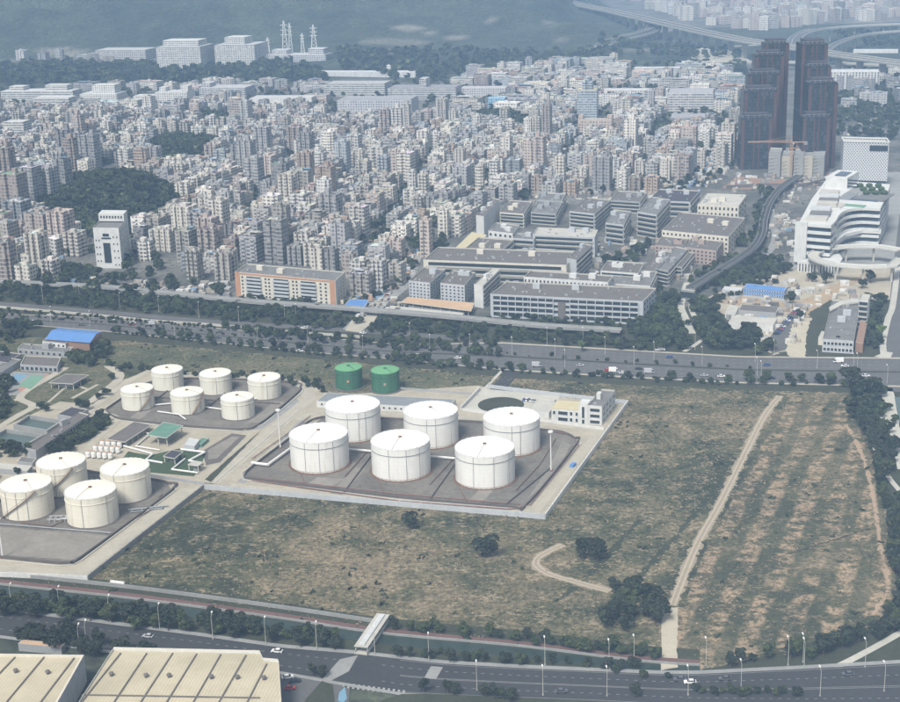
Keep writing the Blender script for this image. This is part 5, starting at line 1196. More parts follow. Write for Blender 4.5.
# dark glass works with stair frame, and huts on the building site
o, q, H = block('works_building', 'dark grey flat roofed works with roof units beside the far crossing', 'works', (822, 352), (853, 354), (860, 313), top=339, wall='wall_bluegrey', roof='roof_grey', floors=2, wfront=[(u, .1, 1.8) for u in np.linspace(.08, .92, 8)])
o, q, H = block('stair_frame_building', 'slim white open stair frame rising behind the dark works roof', 'stair tower', (857.5, 328), (866.5, 329), (869, 322), top=300, wall='white_wall', roof='roof_pale', floors=4, extra=False)
bands(o, q, H, 5, (0,), 'glass_dark', .6)
block('brick_annex', 'dark red narrow annex right of the dark works building', 'annex', (855, 352), (862.5, 353), (867, 330), H=6, wall='red_soil', roof='red_soil', parapet=.2, extra=False)
block('gatehouse', 'small cream gatehouse in front of the dark works', 'gatehouse', (818, 345), (830, 346.5), (833, 340), H=5, wall='wall_cream', roof='roof_pale', parapet=.2, extra=False)
mbp = [G(*p, 9) for p in ((829, 307), (842, 300), (858, 299), (858.5, 302), (843, 304), (830, 311))]; mb = MB(); mb.prism(mbp, 8, 9, bottom=True)
tag(mb.build('entrance_canopy', 'roof_pale', origin=(*mbp[0], 0)), 'white sweeping canopy at the far end of the dark works', 'canopy')
o, q, H = block('site_huts', 'long row of bright blue site huts on the bare ground', 'site huts', (743.5, 295), (784, 299), (786.5, 295), H=5.6, wall='blue_sheet', roof='blue_sheet', parapet=.1, extra=False, floors=2)
for u in np.linspace(.04, .96, 16):
    for z in (1.6, 4.3): window(o, q[0]+(q[1]-q[0])*u, math.atan2(*(q[1]-q[0])[::-1]), z, 1.1, 1.1)
block('site_huts', 'short pale blue site hut left of the bright blue row', 'site huts', (722, 295), (741, 296.5), (743, 293), H=4, wall='wall_bluegrey', roof='metal_pale', parapet=.1, extra=False)
block('site_shed', 'long white and green roofed shed beside the parked cars', 'shed', (728, 329), (773, 332), (777, 325), H=4.5, wall='white_wall', roof='roof_pale', parapet=.1, extra=False)
block('site_shed', 'small white shed at left end of the building site', 'shed', (725, 318), (735, 320), (739, 312), H=4, wall='white_wall', roof='roof_pale', parapet=.1, extra=False)
block('site_shed', 'brown roofed low shed above the white and green roofed one', 'shed', (738, 315), (776, 318), (779, 312), H=3.5, wall='wall_grey', roof='brown_roof', parapet=.1, extra=False)
block('site_shed', 'little pale hut beside the sandy lane', 'shed', (797, 318), (804, 319), (806, 315), H=3, wall='white_wall', roof='metal_pale', parapet=.1, extra=False)
# rail viaduct from the portal to the towers
VD = [(690, 291), (710, 279), (735, 264), (754, 250), (762, 236), (764, 222), (770, 205), (782, 190), (800, 178)]
hh = 6
ln = smooth_line([G(p[0], p[1]-3, hh) for p in VD], 6); O = (*ln[0], 0)
o = empty('rail_viaduct', O, 'concrete rail viaduct climbing from the portal towards the dark skyscrapers', 'viaduct')
mb = MB(); strip_mb(mb, ln, -3.4, 3.4, hh-1.2, 1.2); mb.build('deck', 'roof_grey', parent=o, origin=O)
for a_, b_ in ((3.1, 3.4), (-3.4, -3.1)): mb = MB(); strip_mb(mb, ln, a_, b_, hh, 1.1); mb.build('parapet', 'concrete_grey', parent=o, origin=O)
mb = MB(); strip_mb(mb, ln, .4, 2.6, hh+.05); strip_mb(mb, ln, -2.6, -.4, hh+.05); mb.build('track_bed', 'asphalt', parent=o, origin=O)
for p in ln[3::5]: mb = MB(); mb.box(p[0], p[1], 0, 2, 2, hh-1.2); mb.build('pier', 'concrete_grey', parent=o, origin=O)
path('viaduct_lane', [(762, 262), (775, 240), (772, 215), (768, 200)], 6, .3, 'concrete_grey')
o, q, H = block('tunnel_portal', 'grey concrete tunnel portal at the lower end of the rail viaduct', 'portal', (681, 297), (694.5, 298.5), (697, 291), H=5.5, wall='concrete_grey', roof='concrete_pale', parapet=.6, extra=False)
mb = MB(); ang = math.atan2(*(q[1]-q[0])[::-1]); m_ = (q[0]+q[1])/2; mb.box(m_[0], m_[1]-.1, 0, 11, .5, 4, ang); mb.build('mouth_shade', 'glass_dark', parent=o, origin=tuple(o.location))  # solid dark slab, painting the shade inside the tunnel mouth
path('portal_ramp', [(682, 299), (681, 308), (686, 320), (692, 334)], 5, .3, 'concrete_pale'); path('portal_ramp', [(691, 300), (692, 312), (701, 325), (712, 334)], 3.5, .3, 'concrete_pale')
path('forest_path', [(684, 352), (694, 346), (705, 338)], 3, .28, 'concrete_pale')

# motorway interchange on stilts at the upper right
def viaduct(label, px, w_, z, th=2.2, pier=45, mat='concrete_grey'):
    ln = smooth_line([G(p[0], p[1], z) for p in px], 25); O = (*ln[0], 0); o = empty('motorway_viaduct', O, label, 'viaduct')
    mb = MB(); strip_mb(mb, ln, -w_/2, w_/2, z-th, th); mb.build('deck', mat, parent=o, origin=O)
    for a_, b_ in ((w_/2-.8, w_/2), (-w_/2, -w_/2+.8)) + (((-.5, .5),) if w_ > 20 else ()): mb = MB(); strip_mb(mb, ln, a_, b_, z, 1.4); mb.build('parapet', 'concrete_pale', parent=o, origin=O)
    mb = MB(); strip_mb(mb, ln, -w_/2+.9, w_/2-.9, z+.05); mb.build('roadway', 'asphalt_light', parent=o, origin=O)
    k = 0; acc = 0
    for p, q in zip(ln, ln[1:]):
        acc += np.linalg.norm(q-p)
        if acc > pier: acc = 0; mb = MB(); g0 = tz(*p); mb.box(p[0], p[1], g0-1, 3 if w_ < 20 else 10, 3, z-th-g0+1); mb.build('pier', 'concrete_pale', parent=o, origin=O)
viaduct('broad twin motorway viaduct sweeping down from the hills to the right edge', [(540, -8), (574, 3), (610, 10.5), (660, 22), (700, 31), (745, 40), (800, 48), (850, 56), (920, 65)], 34, 30)
viaduct('hairpin ramp leaving the broad viaduct toward the wooded slope', [(585, 8), (622, 15), (645, 20), (652, 26), (640, 32), (618, 37), (606, 41), (598, 46)], 15, 20)
viaduct('second strand of the hairpin ramp just inside the first', [(660, 24), (656, 31), (640, 36), (622, 40), (611, 44)], 11, 18)
viaduct('curved flyover looping up behind the right skyscraper to the right edge', [(796, 50), (797, 40), (806, 33), (830, 28), (870, 25), (930, 23)], 15, 24)
viaduct('inner loop ramp beneath the curved flyover', [(789, 48), (792, 38), (804, 31), (812, 29)], 10, 20)
viaduct('ramp bending from the broad viaduct out to the right edge', [(826, 51), (836, 44), (855, 37), (880, 32.5), (930, 29)], 13, 20)
viaduct('low road viaduct passing behind the dark skyscrapers', [(690, 62), (760, 62), (840, 63), (930, 68)], 12, 12)
path('far_road', [(598, 47), (560, 50), (500, 55), (440, 66), (400, 72)], 12, .4, 'concrete')
path('far_road', [(620, 52), (680, 50), (740, 46), (800, 44)], 14, .4, 'concrete')
sheet('far_yard', [(688, 58), (700, 54), (745, 56), (752, 63), (700, 64)], .4, 'concrete')

# ---- listed big buildings far off, each read at its own place
def farblk(name, label, cat, xl, xr, yb, top, dep, col, sty, roofc=(.45, .45, .43), steps=None, rot=0.0):
    a = G(xl, yb); b_ = G(xr, yb); z0 = tz(*((a+b_)/2)); H = hgt(*a, top); ang = math.atan2(*(b_-a)[::-1]); n_ = np.array([-math.sin(ang), math.cos(ang)])
    o = empty(name, (*a, 0), label, cat); O = (*a, 0); q = [a, b_, b_+n_*dep, a+n_*dep]
    mb = MB(); mb.prism(q, z0-3 if z0 > 3 else 0, H, col, sty, top=False); mb.build('wall', 'facade', parent=o, origin=O, attrs=True)
    mb = MB(); mb.prism([p+(sum(q)/4-p)*.03 for p in q], H-.5, H+.1, roofc); mb.build('roof', 'roofs', parent=o, origin=O, attrs=True)
    if steps:
        L = np.linalg.norm(b_-a); u_ = (b_-a)/L
        for (s0, s1, h_) in steps: mb = MB(); mb.prism([a+u_*L*s0+n_*dep*.2, a+u_*L*s1+n_*dep*.2, a+u_*L*s1+n_*dep*.8, a+u_*L*s0+n_*dep*.8], H+.1, H+h_, col, sty); mb.build('upper_storeys', 'facade', parent=o, origin=O, attrs=True)
    return o, H
W, CR, PK, GY, BL = (.62, .62, .60), (.60, .57, .50), (.50, .41, .38), (.42, .42, .43), (.42, .48, .54)
BANDS, SM, WIDE = (.92, .3, .5), (.5, .3, .5), (.75, .5, .55)
for args in [
    ('power_hall', 'broad white terraced works hall at the foot of the mountain', 'works hall', 158, 202, 72, 47, 60, W, WIDE, (.5, .5, .5), [(.1, .9, 10)]),
    ('power_hall', 'second broad white works hall, right of the terraced one', 'works hall', 216, 256, 70, 45, 60, W, WIDE, (.5, .5, .5), [(.2, .7, 12)]),
    ('power_hall', 'long low pale works left of the terraced hall', 'works hall', 96, 146, 60, 50, 50, (.5, .48, .47), WIDE, (.5, .5, .5), None),
    ('substation', 'pale substation block below the white pylons', 'substation', 265, 326, 67, 55, 40, (.55, .56, .58), WIDE, (.5, .5, .5), [(.1, .35, 8), (.7, .95, 10)]),
    ('factory_building', 'long white factory at far left edge below the wood', 'factory', 2, 74, 104, 91, 30, W, BANDS, (.6, .6, .6), [(.1, .3, 6), (.6, .9, 8)]),
    ('factory_building', 'white factory wing in front of the far left factory', 'factory', 34, 70, 112, 98, 26, W, BANDS, (.6, .6, .6), None),
    ('factory_building', 'white factory with upper cube in the middle of far left group', 'factory', 81, 118, 108, 94, 34, W, SM, (.6, .6, .6), [(.3, .9, 12)]),
    ('factory_building', 'small white block right of the factory with upper cube', 'factory', 134, 153, 107, 96, 24, W, SM, (.6, .6, .6), None),
    ('factory_building', 'white office with flag slab in the far left group', 'factory', 156, 188, 106, 92, 26, W, SM, (.6, .6, .6), [(.1, .3, 6), (.8, 1, 8)]),
    ('factory_building', 'long roofed hall behind, right of far left group', 'factory', 200, 246, 102, 88, 40, (.5, .5, .52), WIDE, (.5, .5, .5), [(.0, .2, 6)]),
    ('factory_building', 'white block at left edge among the towers', 'factory', 5, 25, 139, 122, 22, W, BANDS, (.6, .6, .6), None),
    ('long_hall', 'long white wall hall crossing behind the housing, centre left', 'hall', 250, 312, 108, 98, 30, W, (0, .3, .5), (.55, .55, .55), None),
    ('long_hall', 'very long pale station roof below the central wooded ridge', 'hall', 296, 416, 78, 72, 22, (.55, .56, .57), (0, .3, .5), (.6, .6, .6), None),
    ('factory_building', 'broad grey factory with many small windows, centre', 'factory', 338, 412, 120, 100, 40, (.48, .49, .52), SM, (.35, .36, .38), None),
    ('factory_building', 'long horizontally banded factory right of centre, far row', 'factory', 388, 456, 100, 88, 40, (.5, .5, .5), BANDS, (.3, .3, .32), [(.45, .55, 12)]),
    ('factory_building', 'pale long factory behind the banded one', 'factory', 325, 385, 96, 84, 40, (.55, .55, .53), BANDS, (.45, .45, .45), None),
    ('office_tower', 'pale blue tower with yellow stepped crown in far centre', 'office tower', 577, 597, 118, 90, 16, BL, (.8, .1, .6), (.6, .5, .2), [(.25, .75, 10), (.4, .6, 16)]),
    ('factory_building', 'large pale factory with ribbon windows beside the left skyscraper', 'factory', 667, 713, 113, 93, 50, (.55, .54, .53), BANDS, (.4, .4, .42), None),
    ('factory_building', 'grey banded factory stepping down from the large pale one', 'factory', 670, 716, 128, 117, 30, (.42, .42, .45), BANDS, (.35, .35, .37), None),
    ('factory_building', 'white slab row far behind right of centre', 'factory', 633, 680, 76, 68, 20, W, BANDS, (.6, .6, .6), None),
    ('factory_building', 'low brownish white factory left of pale blue tower', 'factory', 460, 506, 97, 88, 24, (.5, .5, .52), SM, (.5, .5, .5), None),
    ('factory_building', 'small bright blue block in the far centre', 'factory', 488, 505, 108, 98, 16, (.25, .45, .6), SM, (.3, .5, .7), None),
    ('factory_building', 'white comb fronted factory right of pale blue tower', 'factory', 598, 668, 97, 90, 20, W, SM, (.6, .6, .6), None),
    ('hotel_block', 'white comb windowed hotel behind the right skyscraper', 'hotel', 823, 879, 90, 72, 34, W, (.55, .5, .8), (.6, .6, .6), None),
    ('factory_building', 'pinkish brown apartment slab in the middle distance', 'apartment block', 578, 612, 134, 120, 16, (.52, .42, .36), SM, (.45, .4, .35), [(.0, .15, 5), (.85, 1, 5)]),
    ('long_hall', 'long white roofed shed by the motorway at upper right', 'hall', 853, 898, 53, 50, 16, W, (0, .3, .5), (.65, .65, .65), None)]:
    farblk(*args)
its = []
for x, yb, top in ((269, 62, 39), (286, 62, 25), (291.5, 60, 28), (303.5, 62, 40), (315, 62, 33), (389, 76, 66)):
    p = G(x, yb); z0 = tz(*p); H = hgt(*p, top); o = empty('pylon', (*p, z0), None, 'pylon', 'pale lattice pylons and masts below the mountain'); w_ = 6 if x in (286, 315) else 3.5
    mb = MB()
    for sx in (-1, 1):
        for sy in (-1, 1): mb.bar((sx*w_, sy*w_, 0), (sx*.8, sy*.8, H), .42, 4)
    n_ = 8
    for k in range(n_):
        r0, r1 = w_+(0.8-w_)*k/n_, w_+(.8-w_)*(k+1)/n_; z_, z1_ = H*k/n_, H*(k+1)/n_
        mb.bar((-r0, -r0, z_), (r1, -r1, z1_), .3, 4); mb.bar((r0, -r0, z_), (-r1, -r1, z1_), .3, 4)
    mb.build('mast', 'pipe_white', parent=o); mb = MB()
    for k in (.62, .75, .88): mb.bar((-w_*1.1, 0, H*k), (w_*1.1, 0, H*k), .7, 4)
    mb.build('crossarm', 'pipe_white', parent=o); its.append((o, 'pale lattice pylon standing below the mountain'))
rank_labels(its)

# ================================================================== THE CITY
CITY = [(-170, 276), (0, 284), (60, 291), (130, 298), (232, 299), (233, 262), (350, 266), (352, 304), (366, 306), (398, 290), (405, 272), (425, 262), (446, 246), (470, 226), (484, 204), (520, 202), (560, 196), (690, 194), (722, 180), (738, 165),
        (742, 78), (700, 68), (560, 67), (420, 82), (290, 90), (120, 90), (-170, 92)]
CITY2 = [(604, -14), (950, -14), (950, 19), (860, 21), (800, 26), (760, 32), (700, 24), (660, 14)]
CITY3 = [(842, 76), (960, 72), (960, 110), (842, 112)]
AVOID = [[(-5, 88), (80, 88), (80, 113), (-5, 113)], [(78, 92), (192, 90), (192, 109), (78, 109)], [(86, 224), (138, 218), (140, 300), (70, 300), (70, 262)], [(196, 86), (250, 86), (250, 103), (196, 103)],
         [(248, 92), (316, 92), (316, 110), (248, 110)], [(322, 84), (418, 82), (458, 82), (458, 102), (416, 122), (322, 122)], [(458, 86), (510, 86), (510, 110), (458, 110)], [(573, 106), (616, 106), (616, 136), (573, 136)],
         [(572, 100), (600, 100), (600, 120), (572, 120)], [(664, 90), (720, 90), (720, 130), (664, 130)], [(628, 66), (684, 66), (684, 78), (628, 78)], [(596, 88), (670, 88), (670, 98), (596, 98)],
         [(45, 262), (86, 256), (90, 285), (60, 292), (40, 290)], [(140, 262), (230, 278), (230, 299), (120, 296), (120, 275)]]
STREETS = [([(352, 304), (385, 290), (404, 275), (414, 255), (425, 235)], 9), ([(366, 262), (385, 228), (407, 195), (425, 168), (440, 140)], 7), ([(455, 215), (480, 190), (500, 178), (600, 183), (700, 186)], 9), ([(690, 192), (712, 160), (735, 125)], 14),
           ([(-40, 232), (60, 236), (90, 232)], 8), ([(215, 262), (240, 225), (265, 190), (300, 150)], 6), ([(560, 182), (575, 150), (590, 125)], 7), ([(640, 186), (650, 150), (660, 120)], 7), ([(120, 150), (240, 175), (330, 195)], 6)]
SL = [(np.array(smooth_line(gl(p), 8)), w_) for p, w_ in STREETS]
for (l_, w_), (px_, _) in zip(SL, STREETS): path('street', list(l_), w_*1.1, .25, 'asphalt_light', world=True)
TOWERS = [(17, 217, 173, 27, 'PK'), (33, 208, 167, 22, 'GY'), (50, 204, 168, 20, 'GY'), (65, 190, 158, 15, 'GY'), (19, 225, 200, 27, 'BL'), (43, 247, 212, 26, 'PK'), (64, 250, 210, 24, 'PK'), (40, 274, 232, 20, 'CR'), (8, 247, 221, 22, 'CR'), (20, 263, 241, 22, 'W'),
          (77, 257, 231, 20, 'CR'), (52, 279, 259, 16, 'W'), (32, 274, 253, 18, 'CR'), (1, 277, 253, 8, 'W'), (165, 236, 215, 15, 'CR'), (163, 248, 228, 22, 'W'), (187, 242, 205, 24, 'CR'), (196, 282, 249, 15, 'CR'), (227, 281, 251, 20, 'CR'), (213, 264, 227, 23, 'PK'),
          (221, 232, 199, 18, 'CR'), (244, 234, 208, 14, 'W'), (259, 232, 203, 13, 'CR'), (288, 226, 200, 14, 'W'), (272, 256, 235, 17, 'W'), (320, 275, 247, 14, 'CR'), (333, 276, 248, 13, 'GY'), (350, 278, 253, 15, 'PK'), (364, 296, 271, 26, 'CR'), (380, 293, 259, 14, 'W'), (398, 286, 262, 16, 'CR'),
          (352, 227, 205, 18, 'PK'), (413, 199, 171, 10, 'W'), (424, 200, 173, 10, 'CR'), (427, 259, 219, 12, 'PK'), (444, 240, 209, 12, 'CR'), (419, 214, 196, 11, 'W'), (320, 179, 152, 16, 'W'), (385, 188, 156, 12, 'BL'), (507, 167, 136, 11, 'W'), (530, 172, 140, 14, 'PK'), (540, 176, 136, 13, 'PK'),
          (561, 192, 155, 10, 'CR'), (547, 140, 104, 10, 'PK'), (477, 139, 115, 10, 'W'), (528, 140, 118, 9, 'W'), (537, 137, 117, 9, 'CR'), (492, 136, 122, 9, 'W'), (509, 138, 120, 12, 'W'), (615, 183, 158, 12, 'W'), (674, 160, 132, 13, 'CR'), (649, 158, 137, 12, 'W'), (689, 155, 131, 13, 'CR'), (628, 158, 139, 12, 'GY'),
          (239, 127, 97, 19, 'PK'), (247, 130, 100, 12, 'GY'), (387, 137, 109, 13, 'PK'), (399, 138, 107, 13, 'W'), (408, 140, 104, 8, 'W'), (297, 154, 126, 17, 'PK'), (263, 159, 136, 13, 'W'), (319, 178, 149, 15, 'W'), (407, 182, 152, 17, 'CR'), (396, 176, 150, 12, 'PK'), (443, 126, 98, 12, 'W'), (454, 132, 110, 9, 'W'),
          (81, 149, 114, 13, 'PK'), (91, 146, 122, 12, 'PK'), (63, 189, 152, 13, 'GY'), (8, 172, 140, 13, 'PK'), (176, 124, 104, 20, 'GY'), (419, 130, 112, 10, 'W'), (340, 160, 142, 14, 'BL'), (424, 152, 130, 13, 'W'), (436, 150, 132, 12, 'W'), (461, 178, 148, 11, 'CR'), (130, 192, 170, 14, 'CR'), (215, 195, 172, 14, 'CR'), (190, 180, 160, 12, 'W'),
          (45, 160, 142, 14, 'CR'), (30, 150, 135, 12, 'W'), (110, 160, 144, 12, 'CR'), (145, 132, 118, 12, 'CR'), (160, 135, 120, 12, 'CR'), (270, 176, 155, 12, 'PK'), (360, 172, 150, 12, 'CR'), (480, 190, 165, 10, 'CR'), (495, 188, 160, 10, 'W'), (590, 176, 154, 12, 'PK'), (575, 165, 146, 12, 'CR'), (640, 178, 160, 11, 'CR'), (665, 182, 160, 12, 'CR'), (700, 170, 150, 12, 'CR'),
          (20, 132, 112, 10, 'CR'), (285, 135, 116, 14, 'CR'), (505, 128, 108, 10, 'CR')]
PALS = {'PK': ('dusky pink', [(.46, .39, .355), (.42, .36, .325), (.51, .435, .39)]), 'GY': ('grey', [(.33, .33, .34), (.38, .38, .38)]), 'BL': ('blue grey', [(.37, .40, .43), (.32, .35, .38)]),
        'CR': ('cream', [(.54, .51, .45), (.51, .48, .43), (.58, .55, .49)]), 'W': ('white', [(.61, .59, .55), (.57, .56, .54), (.63, .60, .55)]), 'TN': ('brown', [(.36, .28, .22), (.32, .26, .22)])}
ROOFC = [('grey roofed', (.25, .25, .25), 5), ('pale roofed', (.50, .49, .46), 6), ('dark roofed', (.15, .15, .155), 3), ('rust roofed', (.27, .20, .17), 1.4), ('blue roofed', (.20, .27, .34), .3), ('white roofed', (.66, .66, .64), 2.6), ('green roofed', (.20, .32, .24), .4)]
STY = [(.55, .30, .50), (.50, .18, .45), (.88, .30, .42), (.62, .45, .52), (.45, .35, .55), (.75, .25, .60)]
ROT = R_(-21)
cr = random.Random(21)
def footprint(w_, d_, kind):
    a, b_ = w_/2, d_/2
    if kind == 0: return [(-a, -b_), (a, -b_), (a, b_), (-a, b_)]
    n_ = min(2.2, w_*.14); r_ = min(2.4, d_*.2)
    if kind == 1: return [(-a, -b_), (-n_, -b_), (-n_, -b_+r_), (n_, -b_+r_), (n_, -b_), (a, -b_), (a, b_), (n_, b_), (n_, b_-r_), (-n_, b_-r_), (-n_, b_), (-a, b_)]
    if kind == 2: return [(-a, -b_+r_), (-a+r_, -b_+r_), (-a+r_, -b_), (a-r_, -b_), (a-r_, -b_+r_), (a, -b_+r_), (a, b_-r_), (a-r_, b_-r_), (a-r_, b_), (-a+r_, b_), (-a+r_, b_-r_), (-a, b_-r_)]
    q = w_*.18
    return [(-a, -b_), (-q*1.6, -b_), (-q*1.6, -b_+r_), (-q*.6, -b_+r_), (-q*.6, -b_), (q*.6, -b_), (q*.6, -b_+r_), (q*1.6, -b_+r_), (q*1.6, -b_), (a, -b_), (a, -r_*.5), (a-r_, -r_*.5), (a-r_, r_*.5), (a, r_*.5), (a, b_), (-a, b_), (-a, r_*.5), (-a+r_, r_*.5), (-a+r_, -r_*.5), (-a, -r_*.5)]
def bparts(sp):
    """wall, roof, extras as separate meshes in the building's own frame"""
    w_, d_, h_, kind, col, rc, sty, seed = sp['w'], sp['d'], sp['h'], sp['kind'], sp['col'], sp['rc'], sp['sty'], sp['seed']
    r_ = random.Random(seed); fp = footprint(w_, d_, kind); z0 = -4
    wall = MB(); wall.prism(fp, z0, h_, col, sty, top=False, u0=r_.random()*30)
    if kind == 0 and w_ > 8 and not sp.get('far'):
        for s_ in ((-.28, .28) if w_ > 12 else (0,)):
            k = 0.0; bw = w_*.26
            for fl in range(1, int(h_/3.1)): wall.box(s_*w_, -d_/2-.55, fl*3.1-.2, bw, 1.1, 1.25, 0, tuple(c*1.12 for c in col), (0, 0, 0), bottom=True)
    roof = MB(); pc = tuple(min(.7, c*1.05) for c in col)
    inn = [(x*.95, y*.95) for x, y in fp]
    roof.face([(*p, h_-.9) for p in inn], rc)
    for i in range(len(fp)):
        j = (i+1) % len(fp); roof.face([(*fp[i], h_), (*fp[j], h_), (*inn[j], h_), (*inn[i], h_)], pc); roof.face([(*inn[j], h_-.9), (*inn[i], h_-.9), (*inn[i], h_), (*inn[j], h_)], pc)
    ex = []
    sh = MB(); hh_ = 2.8 + (2.5 if h_ > 36 else 0); sh.box(r_.uniform(-.2, .2)*w_, r_.uniform(-.1, .25)*d_, h_-.9, min(4.5, w_*.38), min(4, d_*.38), hh_, 0, col, (.3, .3, .3)); ex.append(('stair_house', sh))
    wt = MB(); x, y = r_.uniform(-.36, .36)*w_, r_.uniform(-.38, -.15)*d_
    if r_.random() < .6: wt.box(x, y, h_-.9, 2.0, 2.0, 2.2, 0, (.50, .50, .48)); ex.append(('water_tank', wt))
    if r_.random() < .45 and h_ < 32:
        s2 = MB(); cc_ = r_.choice([(.62, .63, .62), (.45, .46, .47), (.20, .32, .45), (.36, .22, .17), (.50, .50, .46)]); s2.box(r_.uniform(-.2, .2)*w_, r_.uniform(.0, .3)*d_, h_+.9, w_*.5, d_*.42, .25, 0, cc_, bottom=True)
        for sx in (-1, 1): s2.box(sx*w_*.2, d_*.1, h_-.9, .3, .3, 1.9, 0, (.3, .3, .3))
        ex.append(('roof_shelter', s2))
    return wall, roof, ex
def mkspec(x, y, w_, d_, h_, rot, pal=None, far=False):
    if pal is None: pal = cr.choices(['PK', 'GY', 'BL', 'CR', 'W', 'TN'], [1.7, 2.6, 1.0, 3.6, 4.6, .9])[0]
    nm, cols = PALS[pal]; c_ = cr.choice(cols); k = cr.choice([cr.uniform(.6, .85), cr.uniform(.9, 1.15), cr.uniform(.95, 1.2)]); rn, rc, _ = cr.choices(ROOFC, [r[2] for r in ROOFC])[0]
    return dict(x=x, y=y, w=w_, d=d_, h=h_, rot=rot, pal=nm, col=tuple(v*k for v in c_), rc=tuple(v*cr.uniform(.8, 1.15) for v in rc), rn=rn, sty=cr.choice(STY), kind=cr.choice([0, 0, 0, 1, 1, 2, 3]), seed=cr.randrange(1 << 30), far=far)
specs_t = []; specs_l = []; occ = []
for (px, yb, top, wpx, pal) in TOWERS:
    x, y = G(px, yb); s_ = scale_at(x, y); wm = wpx/s_/1.18; x, y = np.array([x, y])*(1+wm*.5/np.hypot(x, y))
    sp = mkspec(x, y, wm, min(wm, 16), hgt(x, y, top), ROT, pal); sp['kind'] = cr.choice([1, 2, 3, 3]); specs_t.append(sp); occ.append((x, y, wm*.62))
u1, u2 = np.array([math.cos(ROT), math.sin(ROT)]), np.array([-math.sin(ROT), math.cos(ROT)])
WOODPX = [(108, 207, 72, 32), (185, 152, 40, 15), (210, 122, 22, 8), (500, 120, 26, 7), (585, 148, 14, 6), (118, 140, 10, 5), (355, 186, 10, 6), (52, 270, 34, 16)]
def citycell(px, py):
    if not (inpoly(px, py, CITY)): return False
    for q in AVOID:
        if inpoly(px, py, q): return False
    for cx, cy, rx, ry in WOODPX:
        if ((px-cx)/rx)**2+((py-cy)/ry)**2 < 1: return False
    return True
oc = {}
def occupied(x, y, r_):
    for i in range(int((x-60)//60), int((x+60)//60)+1):
        for j in range(int((y-60)//60), int((y+60)//60)+1):
            for (a, b_, c_) in oc.get((i, j), ()):
                if (x-a)**2+(y-b_)**2 < (r_*.9+c_)**2: return True
    return False
def addocc(x, y, r_): oc.setdefault((int(x//60), int(y//60)), []).append((x, y, r_))
for t_ in occ: addocc(*t_)
LOT = 16.0
for i in range(-110, 110):
    for j in range(30, 250):
        base = u1*(i*LOT+(i//5)*7.5)+u2*(j*LOT+(j//4)*6.0)
        x, y = base[0]+cr.uniform(-.8, .8), base[1]+cr.uniform(-.8, .8)
        if y < 700: continue
        px, py = P(x, y)
        if px < -160 or px > 950: continue
        if not citycell(px, py):
            continue
        ok = True
        for l_, w_ in SL:
            if np.min(np.hypot(l_[:, 0]-x, l_[:, 1]-y)) < w_*.5+6.0: ok = False; break
        if not ok: continue
        reg = float(vnoise(np.array([x]), np.array([y]), 130, 31)[0]); reg2 = float(vnoise(np.array([x]), np.array([y]), 75, 33)[0])
        if cr.random() < .05 or reg2 > .80 and cr.random() < .6: continue
        if occupied(x, y, 7.0): continue
        w_, d_ = cr.uniform(11.0, 15.0), cr.uniform(10.5, 14.4); fl = cr.choice([3, 4, 4, 5, 5, 6, 6]) - (1 if py < 120 else 0) + (2 if reg > .70 else 0) - (1 if reg < .3 else 0)
        if py > 112 and reg > .52 and cr.random() < .13:
            w_, d_ = cr.uniform(12, 17), cr.uniform(11, 14); sp = mkspec(x, y, w_, d_, cr.uniform(26, 42), ROT); sp['kind'] = cr.choice([1, 2, 3]); specs_t.append(sp); addocc(x, y, w_*.62); continue
        if py < 112 or reg < .22 and cr.random() < .5:
            if cr.random() < (.65 if py < 112 else .35):
                w_, d_ = cr.uniform(22, 44), cr.uniform(14, 22); 
                if occupied(x, y, 16): continue
                sp = mkspec(x, y, w_, d_, cr.uniform(9, 18), ROT); sp['kind'] = 0; specs_l.append(sp); addocc(x, y, 17); continue
        specs_l.append(mkspec(x, y, w_, d_, fl*3.1+cr.uniform(0, 1.5), ROT+cr.choice([0, 0, 0, R_(4), R_(-5)]))); addocc(x, y, 5.2)
# town beyond the motorway
for poly, hts, n_, c_ in ((CITY2, (16, 34), 900, ['CR', 'W', 'PK']), (CITY2, (60, 95), 70, ['GY', 'BL', 'PK']), (CITY3, (10, 20), 50, ['W', 'GY']), ([(-10, 46), (95, 50), (150, 62), (-10, 62)], (8, 20), 40, ['W', 'CR', 'GY']), ([(120, 88), (330, 86), (330, 92), (120, 92)], (8, 16), 60, ['W', 'GY']), ([(620, 48), (740, 52), (745, 62), (600, 62)], (5, 9), 12, ['W'])):
    for k in range(n_):
        xs_ = [p[0] for p in poly]; ys_ = [p[1] for p in poly]
        px, py = cr.uniform(min(xs_), max(xs_)), cr.uniform(min(ys_), max(ys_))
        if not inpoly(px, py, poly): continue
        if hts[0] == 60 and not (py < 7 and (px < 690 or 770 < px < 830 or px > 860)): continue
        x, y = G(px, py); w_ = cr.uniform(16, 26) if hts[0] < 50 else cr.uniform(26, 34)
        if occupied(x, y, w_*.5) or float(terr(x, y)) > 3: continue
        sp = mkspec(x, y, w_, w_*.8, cr.uniform(*hts), R_(cr.choice([-21, 8, 30])), cr.choice(c_), True); specs_l.append(sp); addocc(x, y, w_*.5)
LAND = [('wooded hill', HC), ('white office tower', G(110, 268)), ('orange ended dormitory', G(290, 300)), ('market street', G(385, 290)), ('yellow roofed hall', G(460, 250)),
        ('pale blue tower', G(587, 118)), ('left highway', G(0, 290)), ('far grove', WC), ('central street', G(390, 220)), ('small windowed factory', G(372, 120)), ('upper estate row', G(600, 215)), ('left skyscraper', G(745, 170)), ('far white factories', G(60, 108))]
